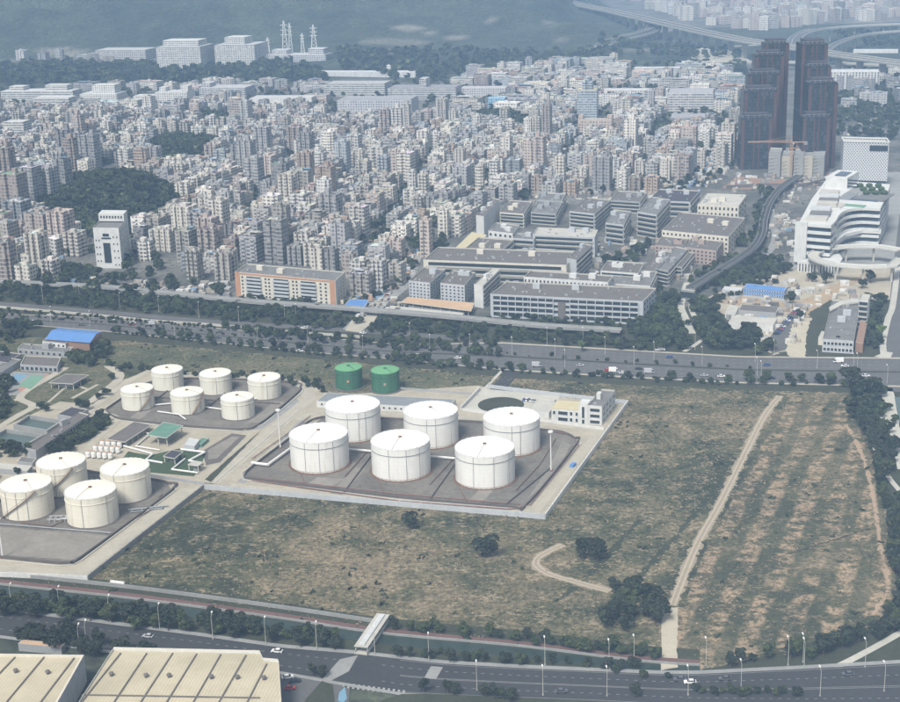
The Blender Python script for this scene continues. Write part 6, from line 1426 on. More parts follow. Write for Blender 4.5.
def blabel(sp, tall):
    p = np.array([sp['x'], sp['y']]); nm, q = min(LAND, key=lambda l: np.linalg.norm(l[1]-p)); px = P(*p)[0]; lx = P(*q)[0]; d_ = p[1]-q[1]
    rel = 'behind' if d_ > 60 and abs(px-lx) < 40 else 'in front of' if d_ < -60 and abs(px-lx) < 40 else 'left of' if px < lx else 'right of'
    size = ('tall' if sp['h'] > 40 else 'slim') if tall else ('squat' if sp['h'] < 18 else 'mid height' if sp['h'] < 25 else 'taller')
    return f"{size} {sp['pal']} {sp['rn']} {'tower' if tall else 'block'} {rel} {nm}"
def individual(sp, name, cat, group, items, tall):
    z0 = tz(sp['x'], sp['y']); o = empty(name, (sp['x'], sp['y'], z0), None, cat, group, sp['rot']); wall, roof, ex = bparts(sp)
    wall.build('wall', 'facade', parent=o, attrs=True); roof.build('roof', 'roofs', parent=o, attrs=True)
    for n_, m_ in ex: m_.build(n_, 'roofs', parent=o, attrs=True)
    items.append((o, blabel(sp, tall)))
its = []
def seen(sp): px, py = P(sp['x'], sp['y'], sp['h']); return -8 < px < 908 and py > -15
specs_t.sort(key=lambda s: math.hypot(s['x'], s['y'])); specs_l.sort(key=lambda s: math.hypot(s['x'], s['y']))
ind_t = [s for s in specs_t if seen(s)][:290]; ind_l = [s for s in specs_l if seen(s)][:296]
for sp in ind_t: individual(sp, 'apartment_tower', 'apartment tower', 'apartment towers of the old town', its, True)
for sp in ind_l: individual(sp, 'apartment_block', 'apartment block', 'low apartment blocks of the old town', its, False)
rank_labels(its)
ids = {id(s) for s in ind_t+ind_l}
big = MB()
def merge(dst, src, sp, mi):
    c_, s_ = math.cos(sp['rot']), math.sin(sp['rot']); z0 = tz(sp['x'], sp['y']); n0 = len(dst.v)
    dst.v.extend([(x*c_-y*s_+sp['x'], x*s_+y*c_+sp['y'], z+z0) for x, y, z in src.v]); dst.f.extend([tuple(i+n0 for i in f) for f in src.f])
    dst.c += src.c; dst.s += src.s; dst.u += src.u; dst.mi += [mi]*len(src.f)
for sp in specs_t+specs_l:
    if id(sp) in ids: continue
    wall, roof, ex = bparts(sp); merge(big, wall, sp, 0); merge(big, roof, sp, 1)
    for n_, m_ in ex: merge(big, m_, sp, 1)
o = big.build('distant_buildings', ['facade', 'roofs'], attrs=True); tag(o, 'dense mass of small apartment blocks stretching back across the old town', 'housing', kind='stuff')
print('city', len(specs_t), len(specs_l), len(big.f))
# street clutter in the old town: stalls, sheds, parked vans read as one litter of small things
mb = MB(); 
for (l_, w_) in SL[:4]:
    for k in range(150):
        p = l_[cr.randrange(len(l_))]+np.array([cr.uniform(-1, 1)*w_*.8, cr.uniform(-1, 1)*w_*.8]); c_ = cr.choice([(.6, .6, .58), (.5, .5, .5), (.2, .3, .45), (.45, .3, .2), (.1, .1, .1), (.55, .5, .4)])
        mb.box(p[0], p[1], 0, cr.uniform(1.5, 4), cr.uniform(1.5, 4), cr.uniform(1.2, 3.2), cr.uniform(0, 3), c_)
for poly, n_ in (([(85, 278), (120, 284), (228, 284), (228, 299), (130, 298)], 260), ([(725, 300), (800, 300), (800, 345), (722, 340)], 70), ([(690, 180), (730, 130), (740, 165), (700, 200)], 160), ([(480, 182), (690, 186), (690, 200), (470, 205)], 320), ([(350, 300), (400, 296), (400, 316), (356, 320)], 60), ([(735, 176), (828, 176), (828, 190), (730, 192)], 90), ([(450, 262), (560, 236), (640, 262), (640, 285), (560, 290), (455, 290)], 260), ([(560, 236), (640, 228), (700, 260), (690, 285), (620, 262)], 120), ([(700, 262), (800, 280), (880, 285), (870, 300), (800, 312), (720, 300)], 160), ([(-40, 236), (90, 240), (80, 290), (-40, 284)], 60), ([(765, 196), (805, 186), (798, 250), (790, 268), (768, 262)], 90), ([(838, 100), (905, 96), (905, 136), (840, 136)], 40)):
    for k in range(n_):
        px, py = cr.uniform(min(p[0] for p in poly), max(p[0] for p in poly)), cr.uniform(min(p[1] for p in poly), max(p[1] for p in poly))
        if not inpoly(px, py, poly): continue
        p = G(px, py); c_ = cr.choice([(.6, .6, .58), (.42, .42, .41), (.55, .53, .47), (.36, .33, .28), (.33, .28, .24), (.25, .25, .26), (.12, .12, .12), (.2, .3, .42) if cr.random() < .3 else (.3, .3, .3)])
        mb.box(p[0], p[1], 0, cr.uniform(1.5, 7), cr.uniform(1.5, 5), cr.uniform(.8, 3.6), ROT+cr.choice([0, 1.57, .2]), c_)
o = mb.build('street_clutter', 'roofs', attrs=True); tag(o, 'litter of small stalls, sheds and crates filling lanes between buildings', 'clutter', kind='stuff')

# ================================================================== TREES
tr = random.Random(5)
def leafcloud(n, rx, rz, cz, size, cols, seed, lobes=9):
    rs = np.random.RandomState(seed); L = []
    for k in range(lobes):
        a = rs.rand()*6.28; q = rs.rand()**.6*.62; L.append((math.cos(a)*q*rx, math.sin(a)*q*rx, cz+(rs.rand()-.45)*rz*1.1, rx*(.30+.26*rs.rand())))
    V_, Fc, Cc = [], [], []
    for k in range(n):
        lx, ly, lz, lr = L[rs.randint(lobes)]; d = rs.randn(3); d /= np.linalg.norm(d)+1e-9; d[2] = abs(d[2])*.9 if rs.rand() < .7 else d[2]
        c = np.array([lx, ly, lz])+d*np.array([lr, lr, lr*.85])*(.75+.35*rs.rand()); nrm = d+rs.randn(3)*.55; nrm /= np.linalg.norm(nrm)
        t1 = np.cross(nrm, [0, 0, 1.0]) + rs.randn(3)*.01; t1 /= np.linalg.norm(t1); t2 = np.cross(nrm, t1); s_ = size*(.6+.8*rs.rand()); i = len(V_)
        V_ += [c-t1*s_-t2*s_*.6, c+t1*s_-t2*s_*.7, c+t1*s_*.8+t2*s_*.7, c-t1*s_*.7+t2*s_*.8]; Fc.append((i, i+1, i+2, i+3))
        base = cols[rs.randint(len(cols))]; j = .75+.5*rs.rand(); Cc.append(tuple(v*j for v in base))
    return np.array(V_), Fc, Cc
def cloudmesh(name, V_, Fc, Cc, mat):
    me = bpy.data.meshes.new(name); me.from_pydata(V_.tolist(), [], Fc); me.materials.append(MATS[mat])
    at = me.color_attributes.new('Col', 'FLOAT_COLOR', 'CORNER'); at.data.foreach_set('color', np.repeat(np.array([tuple(c)+(1,) for c in Cc], dtype=np.float32), 4, axis=0).ravel()); me.update(); return me
DK = [(.013, .021, .010), (.019, .028, .013), (.031, .042, .019), (.011, .017, .009)]
MD = [(.026, .042, .014), (.038, .056, .018), (.056, .070, .026)]
LT = [(.085, .13, .04), (.11, .16, .05)]
PROTO = []
for k in range(7):
    cols = [DK, DK, MD, DK, MD, LT, DK][k]; rx = [3.4, 3.0, 3.2, 3.8, 2.6, 3.0, 4.0][k]; rz = [2.6, 3.0, 2.4, 2.6, 2.6, 2.6, 1.6][k]; cz = [4.6, 5.0, 4.4, 5.0, 4.2, 4.6, 5.6][k]
    cr_ = cloudmesh('crown', *leafcloud(950, rx, rz, cz, .36, cols, 40+k, 9+k % 3), 'leaf')
    mb = MB(); mb.bar((0, 0, -.5), (.15, .1, cz*.55), .26, 6, r2=.18)
    for a in (0.3, 2.2, 4.3): mb.bar((.15, .1, cz*.5), (math.cos(a)*rx*.45, math.sin(a)*rx*.45, cz*.95), .15, 5, r2=.06)
    o = mb.build('trunk', 'trunk'); tm = o.data; bpy.data.objects.remove(o); PROTO.append((cr_, tm, 'light green' if k == 5 else 'dark green' if cols is DK else 'green'))
FARP = [leafcloud(56, 3.3, 2.6, 4.2, 1.25, DK if k % 2 else MD, 80+k, 6) for k in range(6)]
TREES = []
def row(px, step, wob, sc, group, lab, kinds=(0, 1, 3), cat='tree', n=1):
    ln = smooth_line(gl(px), 2.0); acc = 0
    for a, b_ in zip(ln, ln[1:]):
        acc += np.linalg.norm(b_-a)
        if acc >= step*tr.uniform(.7, 1.35):
            acc = 0
            for q in range(n): TREES.append((a[0]+tr.gauss(0, wob), a[1]+tr.gauss(0, wob), tr.uniform(*sc), tr.choice(kinds), group, lab))
def area(poly, spacing, sc, group, lab, kinds=(0, 1, 2, 3), prob=1.0):
    W_ = gl(poly); xs_ = [p[0] for p in W_]; ys_ = [p[1] for p in W_]; y = min(ys_)
    while y < max(ys_):
        x = min(xs_)
        while x < max(xs_):
            X_, Y_ = x+tr.uniform(-.45, .45)*spacing, y+tr.uniform(-.45, .45)*spacing
            if tr.random() < prob and inpoly(X_, Y_, W_): TREES.append((X_, Y_, tr.uniform(*sc), tr.choice(kinds), group, lab))
            x += spacing
        y += spacing
def one(px, py, s_, k, group, lab): p = G(px, py); TREES.append((p[0], p[1], s_, k, group, lab, True))
one(410, 529, 1.15, 3, None, 'small round dark tree alone in the dry field below the large tanks')
one(486, 558, 1.45, 3, None, 'round dark tree alone in the middle of the dry field')
one(584, 558, 1.25, 0, None, 'left half of the dark tree clump beside the sandy path'); one(597, 560, 1.35, 3, None, 'right half of the dark tree clump beside the sandy path')
one(851, 386, 1.7, 6, None, 'spreading flat topped tree at the field corner by the far crossing'); one(858, 402, 1.8, 3, None, 'big dark tree at upper right corner of the ploughed field')
one(872, 398, 1.7, 0, None, 'dark tree touching the white park walk at the far crossing'); one(868, 414, 1.7, 1, None, 'dark tree below the field corner cluster')
one(880, 339, 1.2, 5, None, 'bright green small tree right of the dark works'); one(582, 352, 1.1, 5, None, 'bright green low tree on the highway verge')
area([(600, 612), (612, 596), (640, 592), (660, 604), (661, 625), (640, 632), (608, 630)], 6.0, (.8, 1.2), 'trees of thicket beside the concrete ramp', 'dark tree in the thicket left of the concrete ramp')
row([(-20, 611), (60, 617), (130, 625), (200, 633), (262, 640)], 3.2, 1.8, (.85, 1.15), 'trees along canal and near road', 'dark tree in the thick row between canal and near road', (0, 1, 3, 2))
row([(-20, 605), (60, 610), (150, 619), (260, 633), (345, 645)], 4.5, 1.5, (.75, 1.05), 'trees along canal and near road', 'dark tree in the thick row between canal and near road', (0, 1, 2))
row([(262, 641), (300, 646), (345, 651)], 6, 1, (.8, 1.0), 'trees along canal and near road', 'dark tree in the thick row between canal and near road', (0, 1))
row([(385, 655), (440, 660), (520, 664), (655, 671)], 5, 1.2, (.5, .85), 'small trees between bike lane and near road', 'small tree on canal bank right of the covered footbridge', (0, 1, 2))
row([(388, 628), (440, 633), (500, 640), (570, 648), (655, 658)], 2.6, 1.8, (.5, .8), 'bushes above the red bike lane', 'dense bush above the red bike lane at foot of the dry field', (2, 0, 2))
row([(560, 648), (655, 655)], 4.0, 2.5, (.6, .9), 'bushes above the red bike lane', 'dense bush above the red bike lane at foot of the dry field', (2, 0, 2))
row([(18, 646), (60, 651), (110, 657), (150, 662)], 4, 1.8, (.8, 1.1), 'trees between near road and warehouses', 'dark tree between the near road and the cream warehouses', (0, 1, 3))
row([(18, 640), (60, 643), (112, 650)], 4.2, 2, (.8, 1.1), 'trees between near road and warehouses', 'dark tree between the near road and the cream warehouses', (0, 1, 3))
for x, y in ((424, 693), (448, 694), (455, 696), (484, 698), (494, 700), (503, 701), (511, 702), (635, 698), (322, 678), (313, 676)): one(x, y, .75, 1, 'trees on the near traffic island', 'small dark tree on the near side of the wide road')
row([(700, 694), (760, 696), (805, 695)], 1.6, .8, (.4, .6), 'hedge trees on the median', 'clipped dark bush in the planted median, lower right', (0, 2))
area([(770, 655), (760, 662), (800, 664), (850, 656), (905, 628), (905, 600), (895, 600), (880, 632), (825, 650)], 4.8, (.7, 1.15), 'trees of lower right wood', 'dark tree in the lower right wood beside the ploughed field')
row([(722, 668), (770, 660)], 5, 2, (.5, .8), 'trees of lower right wood', 'dark tree in the lower right wood beside the ploughed field')
area([(855, 415), (880, 410), (884, 440), (880, 470), (896, 520), (905, 560), (905, 600), (893, 590), (886, 520), (874, 455)], 4.6, (.7, 1.2), 'trees along the right field edge', 'dark tree in the belt between ploughed field and park path')
area([(845, 396), (882, 390), (880, 410), (850, 420)], 6.0, (.8, 1.3), 'trees along the right field edge', 'dark tree in the belt between ploughed field and park path')
area([(885, 432), (892, 430), (905, 470), (905, 485), (892, 462)], 7, (.8, 1.1), 'park trees by the right edge', 'tree between two white park paths at the right edge')
HR = 'small round trees on near kerb of highway'
row(shift([p for p in HWLO if 480 < p[0]]+[], 0) and [(505, 369.5), (620, 377), (740, 383), (850, 386)], 6.5, 1.6, (.35, .9), HR, 'small round tree in the row on the near kerb of the wide highway', (1, 0))
row([(115, 331.5), (200, 340.5), (300, 351), (400, 359.5), (500, 369)], 8.0, 2.2, (.6, 1.05), 'trees along the highway before the tank farm', 'dark tree on the near highway verge above the tanks', (0, 1, 3))
row([(400, 363), (420, 366), (440, 368)], 5, 3, (.8, 1.1), 'trees along the highway before the tank farm', 'dark tree on the near highway verge above the tanks', (0, 1, 3))
row([(740, 380), (850, 383)], 8, 1.5, (.7, 1.2), HR, 'small round tree in the row on the near kerb of the wide highway', (0, 3))
area([(225, 327), (300, 334), (420, 345), (505, 350), (500, 357), (400, 351), (300, 341.5), (225, 333)], 5.2, (.4, .9), 'trees of the belt right of the service bridge', 'tree in the belt between guideway and highway, right of service bridge', (0, 1, 2, 3), .8)
row([(110, 333), (200, 342.5), (300, 353), (400, 361), (500, 371), (620, 379), (740, 385)], 2.8, 1.5, (.3, .6), 'low hedge below the highway', 'low dark hedge bush on the near verge of the highway', (0, 2))
row([(10, 316), (100, 322), (200, 332), (300, 341)], 3, 1.2, (.2, .45), 'median shrubs', 'small shrub on the highway median, left part', (1, 0))
row([(490, 353), (620, 362), (760, 369)], 9, 1.6, (.2, .5), 'median shrubs', 'small shrub on the wide highway median, right part', (1, 0))
area([(-20, 285), (90, 294), (127, 297), (240, 308), (300, 313), (345, 318), (340, 330), (300, 325), (200, 317), (100, 308), (-20, 298)], 5.8, (.6, 1.05), 'trees of the belt left of the service bridge', 'dark tree in the belt between guideway and highway, left of service bridge', (0, 1, 2, 3), .8)
area([(374, 320), (449, 325), (540, 335), (640, 341), (640, 350), (540, 345), (450, 337), (372, 330)], 6.2, (.55, .95), 'trees of the belt right of the service bridge', 'tree in the belt between guideway and highway, right of service bridge', (0, 1, 2, 3), .75)
area([(380, 332), (450, 339), (500, 345), (480, 353), (400, 346), (376, 340)], 6.5, (.45, .8), 'trees of the belt right of the service bridge', 'tree in the belt between guideway and highway, right of service bridge', (0, 2, 1), .6)
row([(0, 311), (100, 318.5), (200, 327.5), (340, 340)], 2.2, .8, (.3, .5), 'hedge below the crash wall', 'low dark hedge bush along the crash wall', (0,))
area([(485, 316), (645, 327), (660, 335), (645, 337), (490, 325)], 7, (.5, .9), 'bushes before the arcaded factory', 'dark bush in front of the long arcaded factory')
area([(237, 297), (330, 306), (330, 312), (237, 303)], 7, (.6, .8), 'trees before orange ended dormitory', 'dark tree in the hedge before orange ended dormitory')
area([(645, 300), (678, 296), (682, 330), (690, 352), (640, 350), (636, 330)], 5.8, (.8, 1.3), 'trees of wood left of tunnel portal', 'dark tree in the wood left of the tunnel portal')
area([(698, 300), (720, 312), (728, 335), (762, 340), (775, 352), (712, 354), (700, 335)], 5.8, (.8, 1.3), 'trees of wood right of tunnel portal', 'dark tree in the wood right of the tunnel portal', (0, 1, 3), .85)
area([(704, 288), (756, 258), (775, 262), (790, 272), (768, 284), (735, 290)], 5.8, (.7, 1.1), 'brownish trees right of rail viaduct', 'scrubby tree right of the rail viaduct', (0, 1, 2), .85)
area([(735, 248), (752, 232), (760, 190), (772, 190), (765, 225), (756, 250)], 8, (.8, 1.2), 'trees along upper rail viaduct', 'dark tree beside the upper rail viaduct')
area([(680, 285), (700, 272), (730, 256), (738, 258), (700, 286), (690, 290)], 8, (.6, .9), 'trees left of rail viaduct', 'dark tree squeezed between pinkish blocks and rail viaduct')
area([(866, 300), (884, 298), (884, 320), (880, 350), (866, 354), (864, 330)], 7.5, (.7, 1.1), 'trees right of dark works', 'dark tree right of the dark works building')
for x, y in ((747, 340), (756, 342), (751, 334), (745, 333), (838, 348), (843, 350), (790, 305), (800, 322), (870, 283), (862, 289), (826, 284), (812, 282)): one(x, y, 1.1, tr.choice((0, 1, 3)), 'trees of the building site', 'dark tree standing among sheds of the building site')
area([(602, 262), (628, 256), (640, 246), (650, 240), (655, 246), (640, 260), (615, 272)], 8, (.8, 1.1), 'trees inside the estate', 'dark tree in the factory estate courtyard')
area([(424, 250), (446, 238), (448, 250), (430, 265)], 8, (.8, 1.1), 'trees inside the estate', 'dark tree beside the foot of the market hall')
area([(20, 262), (60, 266), (86, 268), (92, 280), (60, 290), (-10, 282)], 8, (.8, 1.2), 'trees in front of left towers', 'dark tree in the grove before the left apartment towers')
area([(88, 276), (125, 280), (130, 294), (70, 292)], 8, (.7, 1.1), 'trees in front of left towers', 'dark tree in the grove before the left apartment towers', prob=.7)
# depot trees
row([(46, 450), (70, 436), (95, 424), (108, 418)], 2.6, 2.0, (.6, .85), 'trees beside brown roofed building', 'dark tree crowding the right side of the long brown roofed building', (0, 1))
row([(52, 455), (78, 442), (104, 426)], 2.6, 1.6, (.55, .8), 'trees beside brown roofed building', 'dark tree crowding the right side of the long brown roofed building', (0, 1))
area([(44, 453), (98, 419), (108, 417), (112, 424), (60, 461)], 3.4, (.55, .85), 'trees beside brown roofed building', 'dark tree crowding the right side of the long brown roofed building', (0, 1))
area([(-5, 446), (30, 450), (34, 458), (24, 462), (-5, 462)], 5.5, (.7, 1.0), 'trees below the basins', 'dark tree below the open basins at the left edge')
row([(-10, 480), (12, 478), (24, 474)], 6, 1, (.6, .8), 'trees below the basins', 'dark tree below the open basins at the left edge')
row([(100, 365), (180, 374), (250, 378), (325, 386)], 2.6, 2.5, (.4, .7), 'scrub row behind small tanks', 'dark scrub bush in the row behind the small ivory tanks', (0, 1, 2))
row([(250, 381), (300, 386), (330, 392)], 4.0, 2.5, (.5, .8), 'scrub row behind small tanks', 'dark scrub bush in the row behind the small ivory tanks', (0, 1, 2))
area([(74, 356), (92, 352), (108, 344), (115, 350), (96, 366), (80, 372), (66, 364)], 7, (.8, 1.2), 'trees between clubhouse and meadow', 'dark tree between blue roofed hall and the meadow')
area([(-10, 318), (40, 322), (38, 330), (20, 345), (-10, 345)], 8, (.7, 1.1), 'trees at left edge by the highway', 'dark tree at the left edge beside the highway')
area([(-5, 350), (12, 352), (10, 362), (-5, 364)], 7, (.8, 1.1), 'trees at left edge above the courts', 'dark tree at the left edge above the courts')
area([(-5, 384), (14, 382), (18, 390), (8, 398), (-5, 400)], 6, (.8, 1.1), 'trees below the courts', 'dark tree at left edge below the sport courts')
area([(-5, 402), (14, 404), (16, 416), (-5, 424)], 6, (.7, 1.0), 'trees below the courts', 'dark tree at left edge below the sport courts')
for x, y, s_ in ((81, 409, .75), (86, 411, .8), (41, 410, .6), (46, 412, .6), (107, 396, .7), (100, 400, .6), (112, 380, .6), (120, 372, .6)): one(x, y, s_, 3, 'lone trees of the depot', 'small round tree beside the depot loop road')
area([(130, 366), (330, 384), (330, 388), (130, 371)], 9, (.3, .5), 'scrub row behind small tanks', 'dark scrub bush in the row behind the small ivory tanks', (2,), .5)
# far woods and city trees (most of these read as one mass)
farw = []
def farea(poly, spacing, sc, prob=1.0):
    W_ = gl(poly); xs_ = [p[0] for p in W_]; ys_ = [p[1] for p in W_]
    n_ = int((max(xs_)-min(xs_))*(max(ys_)-min(ys_))/spacing**2)
    for k in range(min(n_, 9000)):
        X_, Y_ = tr.uniform(min(xs_), max(xs_)), tr.uniform(min(ys_), max(ys_))
        if tr.random() < prob and inpoly(X_, Y_, W_): farw.append((X_, Y_, tr.uniform(*sc)))
def ell(cx, cy, rx, ry, spacing, sc):
    farea([(cx+rx*math.cos(a), cy+ry*math.sin(a)) for a in np.linspace(0, 6.28, 20)[:-1]], spacing, sc)
for (cx, cy, rx, ry) in WOODPX[:7]: ell(cx, cy, rx, ry, 5.2, (.8, 1.4))
farea([(-20, 65), (0, 66), (290, 68), (335, 78), (325, 88), (290, 83), (100, 84), (0, 88), (-20, 92)], 15, (1.5, 2.6))
farea([(335, 60), (600, 60), (620, 68), (745, 68), (745, 76), (560, 66), (420, 82), (340, 74)], 17, (1.4, 2.4))
farea([(600, 48), (745, 52), (745, 60), (600, 60)], 17, (1.2, 2.2), .7)
farea([(842, 66), (900, 68), (905, 110), (895, 140), (836, 140), (836, 95), (880, 95)], 9, (1.0, 1.6), .5)
farea([(835, 30), (905, 34), (905, 50), (835, 44)], 20, (1.4, 2.4), .6)
farea(CITY, 18, (.7, 1.5), .8)
farea([(560, 300), (700, 286), (720, 270), (760, 250), (790, 262), (780, 285), (760, 292), (725, 305), (715, 340), (780, 350), (782, 356), (650, 352)], 11, (.5, 1.0), .8)
farea([(-20, 286), (240, 306), (345, 320), (640, 342), (640, 352), (345, 332), (-20, 300)], 9, (.4, .9), .9)
farea(shift(CU[:6], 14)+list(reversed(shift(CU[:6], 24))), 5, (.45, .85), .85)
farea(shift(CU[5:], 13)+list(reversed(shift(CU[5:], 18))), 6.5, (.3, .6), .8)
farea([(905, 400), (1050, 410), (1100, 640), (905, 640)], 13, (.7, 1.3), .8)
farea([(-220, 300), (-60, 315), (-60, 560), (-260, 530)], 14, (.7, 1.3), .7)
farea([(855, 415), (905, 390), (905, 640), (885, 640), (896, 590), (885, 500), (872, 430)], 9, (.4, .9), .7)
farea([(640, 120), (740, 120), (735, 150), (640, 150)], 22, (.8, 1.2), .5)
for l_, w_ in SL:
    for p in l_[::1]:
        for s_ in (-1, 1):
            if tr.random() < .55: farw.append((p[0]+s_*(w_*.5+1)+tr.gauss(0, 1), p[1]+tr.gauss(0, 1), tr.uniform(.5, .9)))
TREES.sort(key=lambda t: math.hypot(t[0], t[1]) if len(t) < 7 else 0)
its = []; cnt = 0
for t_ in TREES:
    x, y, s_, k, g_, lab = t_[:6]; px, py = P(x, y, 4)
    if cnt < 300 and -4 < px < 904 and py < 708:
        cm, tm, _ = PROTO[k]; o = empty('tree', (x, y, tz(x, y)), None, 'tree', g_, tr.uniform(0, 6.28)); o.scale = (s_*tr.uniform(.9, 1.12), s_*tr.uniform(.9, 1.12), s_*tr.uniform(.85, 1.1))
        for nm, me in (('crown', cm), ('trunk', tm)): c_ = bpy.data.objects.new(nm, me); COL.objects.link(c_); c_.parent = o
        its.append((o, lab)); cnt += 1
    else: farw.append((x, y, s_))
rank_labels(its)
VV, FF, CC_ = [], [], []; n0 = 0
near_far = [f for f in farw if math.hypot(f[0], f[1]) < 1150]
MIDP = [leafcloud(300, 3.3, 2.6, 4.4, .75, DK if k % 2 else MD, 180+k, 8) for k in range(5)]
for (x, y, s_) in [f for f in farw if not (352 < P(f[0], f[1])[0] < 392 and P(f[0], f[1])[1] > 600)]:
    V_, Fc, Cc = (MIDP if math.hypot(x, y) < 1150 else FARP)[tr.randrange(5)]; a = tr.uniform(0, 6.28); c_, q_ = math.cos(a)*s_, math.sin(a)*s_; z0 = float(terr(x, y))
    W_ = np.stack([V_[:, 0]*c_-V_[:, 1]*q_+x, V_[:, 0]*q_+V_[:, 1]*c_+y, V_[:, 2]*s_+z0-.5], -1); VV.append(W_)
    FF.append(np.array(Fc)+n0); n0 += len(V_); j = tr.uniform(.7, 1.25); CC_.append(np.array(Cc)*j)
VV = np.concatenate(VV); FF = np.concatenate(FF); CC_ = np.concatenate(CC_)
me = cloudmesh('distant_trees', VV, FF.tolist(), [tuple(c) for c in CC_], 'leaf_far'); o = bpy.data.objects.new('distant_trees', me); COL.objects.link(o)
tag(o, 'far woods and scattered greenery beyond the highway and through the town', 'woodland', kind='stuff'); print('trees', len(TREES), len(farw), len(FF))
# grass tufts over the dry field
mb = None; V_ = []; C_ = []; rs = np.random.RandomState(3); FW = gl(FIELD); YARD = gl([(-90, 574), (88, 580), (205, 489), (545, 519), (628, 405), (500, 391), (478, 386), (330, 396), (312, 382), (152, 370), (110, 345), (40, 336), (-90, 336)])
TRK = np.array(smooth_line(gl([(780, 396), (765, 415), (748, 448), (722, 500), (697, 545), (672, 606), (670, 668)]), 4)); TR2 = np.array(smooth_line(gl([(560, 546), (541, 556), (536, 565), (550, 575), (575, 582), (610, 592)]), 4))
xs_ = [p[0] for p in FW]; ys_ = [p[1] for p in FW]; N_ = 70000
X_ = rs.uniform(min(xs_), max(xs_), N_); Y_ = rs.uniform(min(ys_), max(ys_), N_); dens_ = vnoise(X_, Y_, 18, 60)*.6+vnoise(X_, Y_, 6, 61)*.4
gp = vnoise(X_, Y_, 40, 62)
for x, y, dn, g_ in zip(X_, Y_, dens_, gp):
    if rs.rand() > (dn-.15)*1.5: continue
    if not inpoly(x, y, FW) or inpoly(x, y, YARD): continue
    if np.min(np.hypot(TRK[:, 0]-x, TRK[:, 1]-y)) < 3.6 or np.min(np.hypot(TR2[:, 0]-x, TR2[:, 1]-y)) < 2.6: continue
    s_ = rs.uniform(.22, .6)
    if g_+rs.rand()*.5 > .80: c_ = np.array([.27, .22, .15])
    elif rs.rand() < .5: c_ = np.array([.095, .105, .062])
    else: c_ = np.array([.18, .165, .11])
    c_ = c_*rs.uniform(.7, 1.25)
    if rs.rand() < .03: s_ *= 2.6; c_ = np.array([.035, .048, .024])*rs.uniform(.7, 1.4)
    for k in range(3):
        a = rs.rand()*3.14; dx, dy = math.cos(a)*s_, math.sin(a)*s_; h_ = s_*rs.uniform(.5, 1.1); jx, jy = rs.randn(2)*.4*s_
        V_ += [(x-dx+jx, y-dy+jy, .1), (x+dx+jx, y+dy+jy, .1), (x+dx*.5+jx*1.6, y+dy*.5+jy*1.6, .1+h_), (x-dx*.8+jx, y-dy*.8-jy, .1+h_*.8)]; C_.append(tuple(c_))
me = cloudmesh('grass_tufts', np.array(V_), [(i*4, i*4+1, i*4+2, i*4+3) for i in range(len(C_))], C_, 'tufts'); o = bpy.data.objects.new('grass_tufts', me); COL.objects.link(o)
tag(o, 'tufts of dry straw and green weeds across the open field', 'grass', kind='stuff'); print('tufts', len(C_))

# ================================================================== LAMPS, MASTS, CARS
def lamp_proto():
    o = empty('street_lamp', (0, 0, 0), 'x', 'street lamp'); mb = MB(); mb.bar((0, 0, 0), (0, 0, 10), .14, 6, r2=.08); mb.bar((0, 0, 9.8), (1.9, 0, 10.6), .07, 5); mb.build('pole', 'concrete_pale', parent=o)
    mb = MB(); mb.box(2.3, 0, 10.5, 1.3, .5, .25, bottom=True); mb.build('lamp_head', 'lamp_glass', parent=o); mb = MB(); mb.box(0, 0, 0, .6, .6, .5); mb.build('base', 'concrete_grey', parent=o); return o
LP = lamp_proto(); first = True; its = []
def lamps(px, group, lab, rz=1.57, s_=1.0):
    global first
    for x, y in px:
        o = LP if first else copy_tree(LP); first = False; p = G(x, y); o.location = (*p, .2); o.rotation_euler.z = rz; o.scale = (s_,)*3; o['group'] = group; its.append((o, lab))
lamps([(607, 697), (634, 664.5), (609, 669), (688, 696), (706, 667), (741, 690), (788, 666), (803, 663), (804, 668), (820, 697), (865, 668), (884, 692)], 'lamps along the near road', 'pale lamp post along the near road, right of concrete ramp')
lamps([(429, 662), (545, 666), (543, 696), (477, 691)], 'lamps along the near road', 'pale lamp post along the near road below the dry field')
lamps([(12, 610), (60, 613), (110, 622), (160, 631), (213, 640), (266, 645), (317, 650), (80, 652), (87, 648), (375, 655)], 'lamps along the near road', 'pale lamp post among dark canal trees')
lamps([(51, 322), (90, 327), (43, 300), (80, 301), (120, 308), (159, 312), (175, 339), (199, 318), (239, 323), (258, 345), (285, 322), (296, 320)], 'lamps along the left highway', 'tall lamp post along the left part of the highway')
lamps([(308, 343), (363, 353), (410, 340), (430, 352), (470, 352), (512, 355), (547, 345), (555, 357), (565, 368), (583, 345), (605, 355), (634, 365), (654, 360), (702, 365), (695, 350), (755, 362), (757, 376), (774, 358), (817, 369), (853, 372), (857, 372), (887, 384), (761, 380)], 'lamps along the right highway', 'tall lamp post along the wide highway')
rank_labels(its)
def mast(px, yb, top, label, head=True):
    p = G(px, yb); H = hgt(*p, top); o = empty('light_mast', (*p, .3), label, 'light mast'); mb = MB(); mb.bar((0, 0, 0), (0, 0, H), .38, 8, r2=.22); mb.build('pole', 'pipe_white', parent=o)
    mb = MB(); mb.lathe(0, 0, [(.2, H-.3), (1.3, H-.2), (1.3, H+.5), (0, H+.6)], 10); mb.build('lamp_ring', 'pipe_white', parent=o)
    mb = MB(); mb.box(0, 0, 0, 1.4, 1.4, .8); mb.build('base', 'rust', parent=o)
mast(551, 472, 432.5, 'tall white light mast right of the large white tanks')
mast(280.5, 449, 411, 'tall white light mast on diagonal lane between tank groups')
mast(3, 559, 520, 'thin white light mast at the left edge beside bare pad')
mb = MB(); L_, W2 = 4.4, 1.8
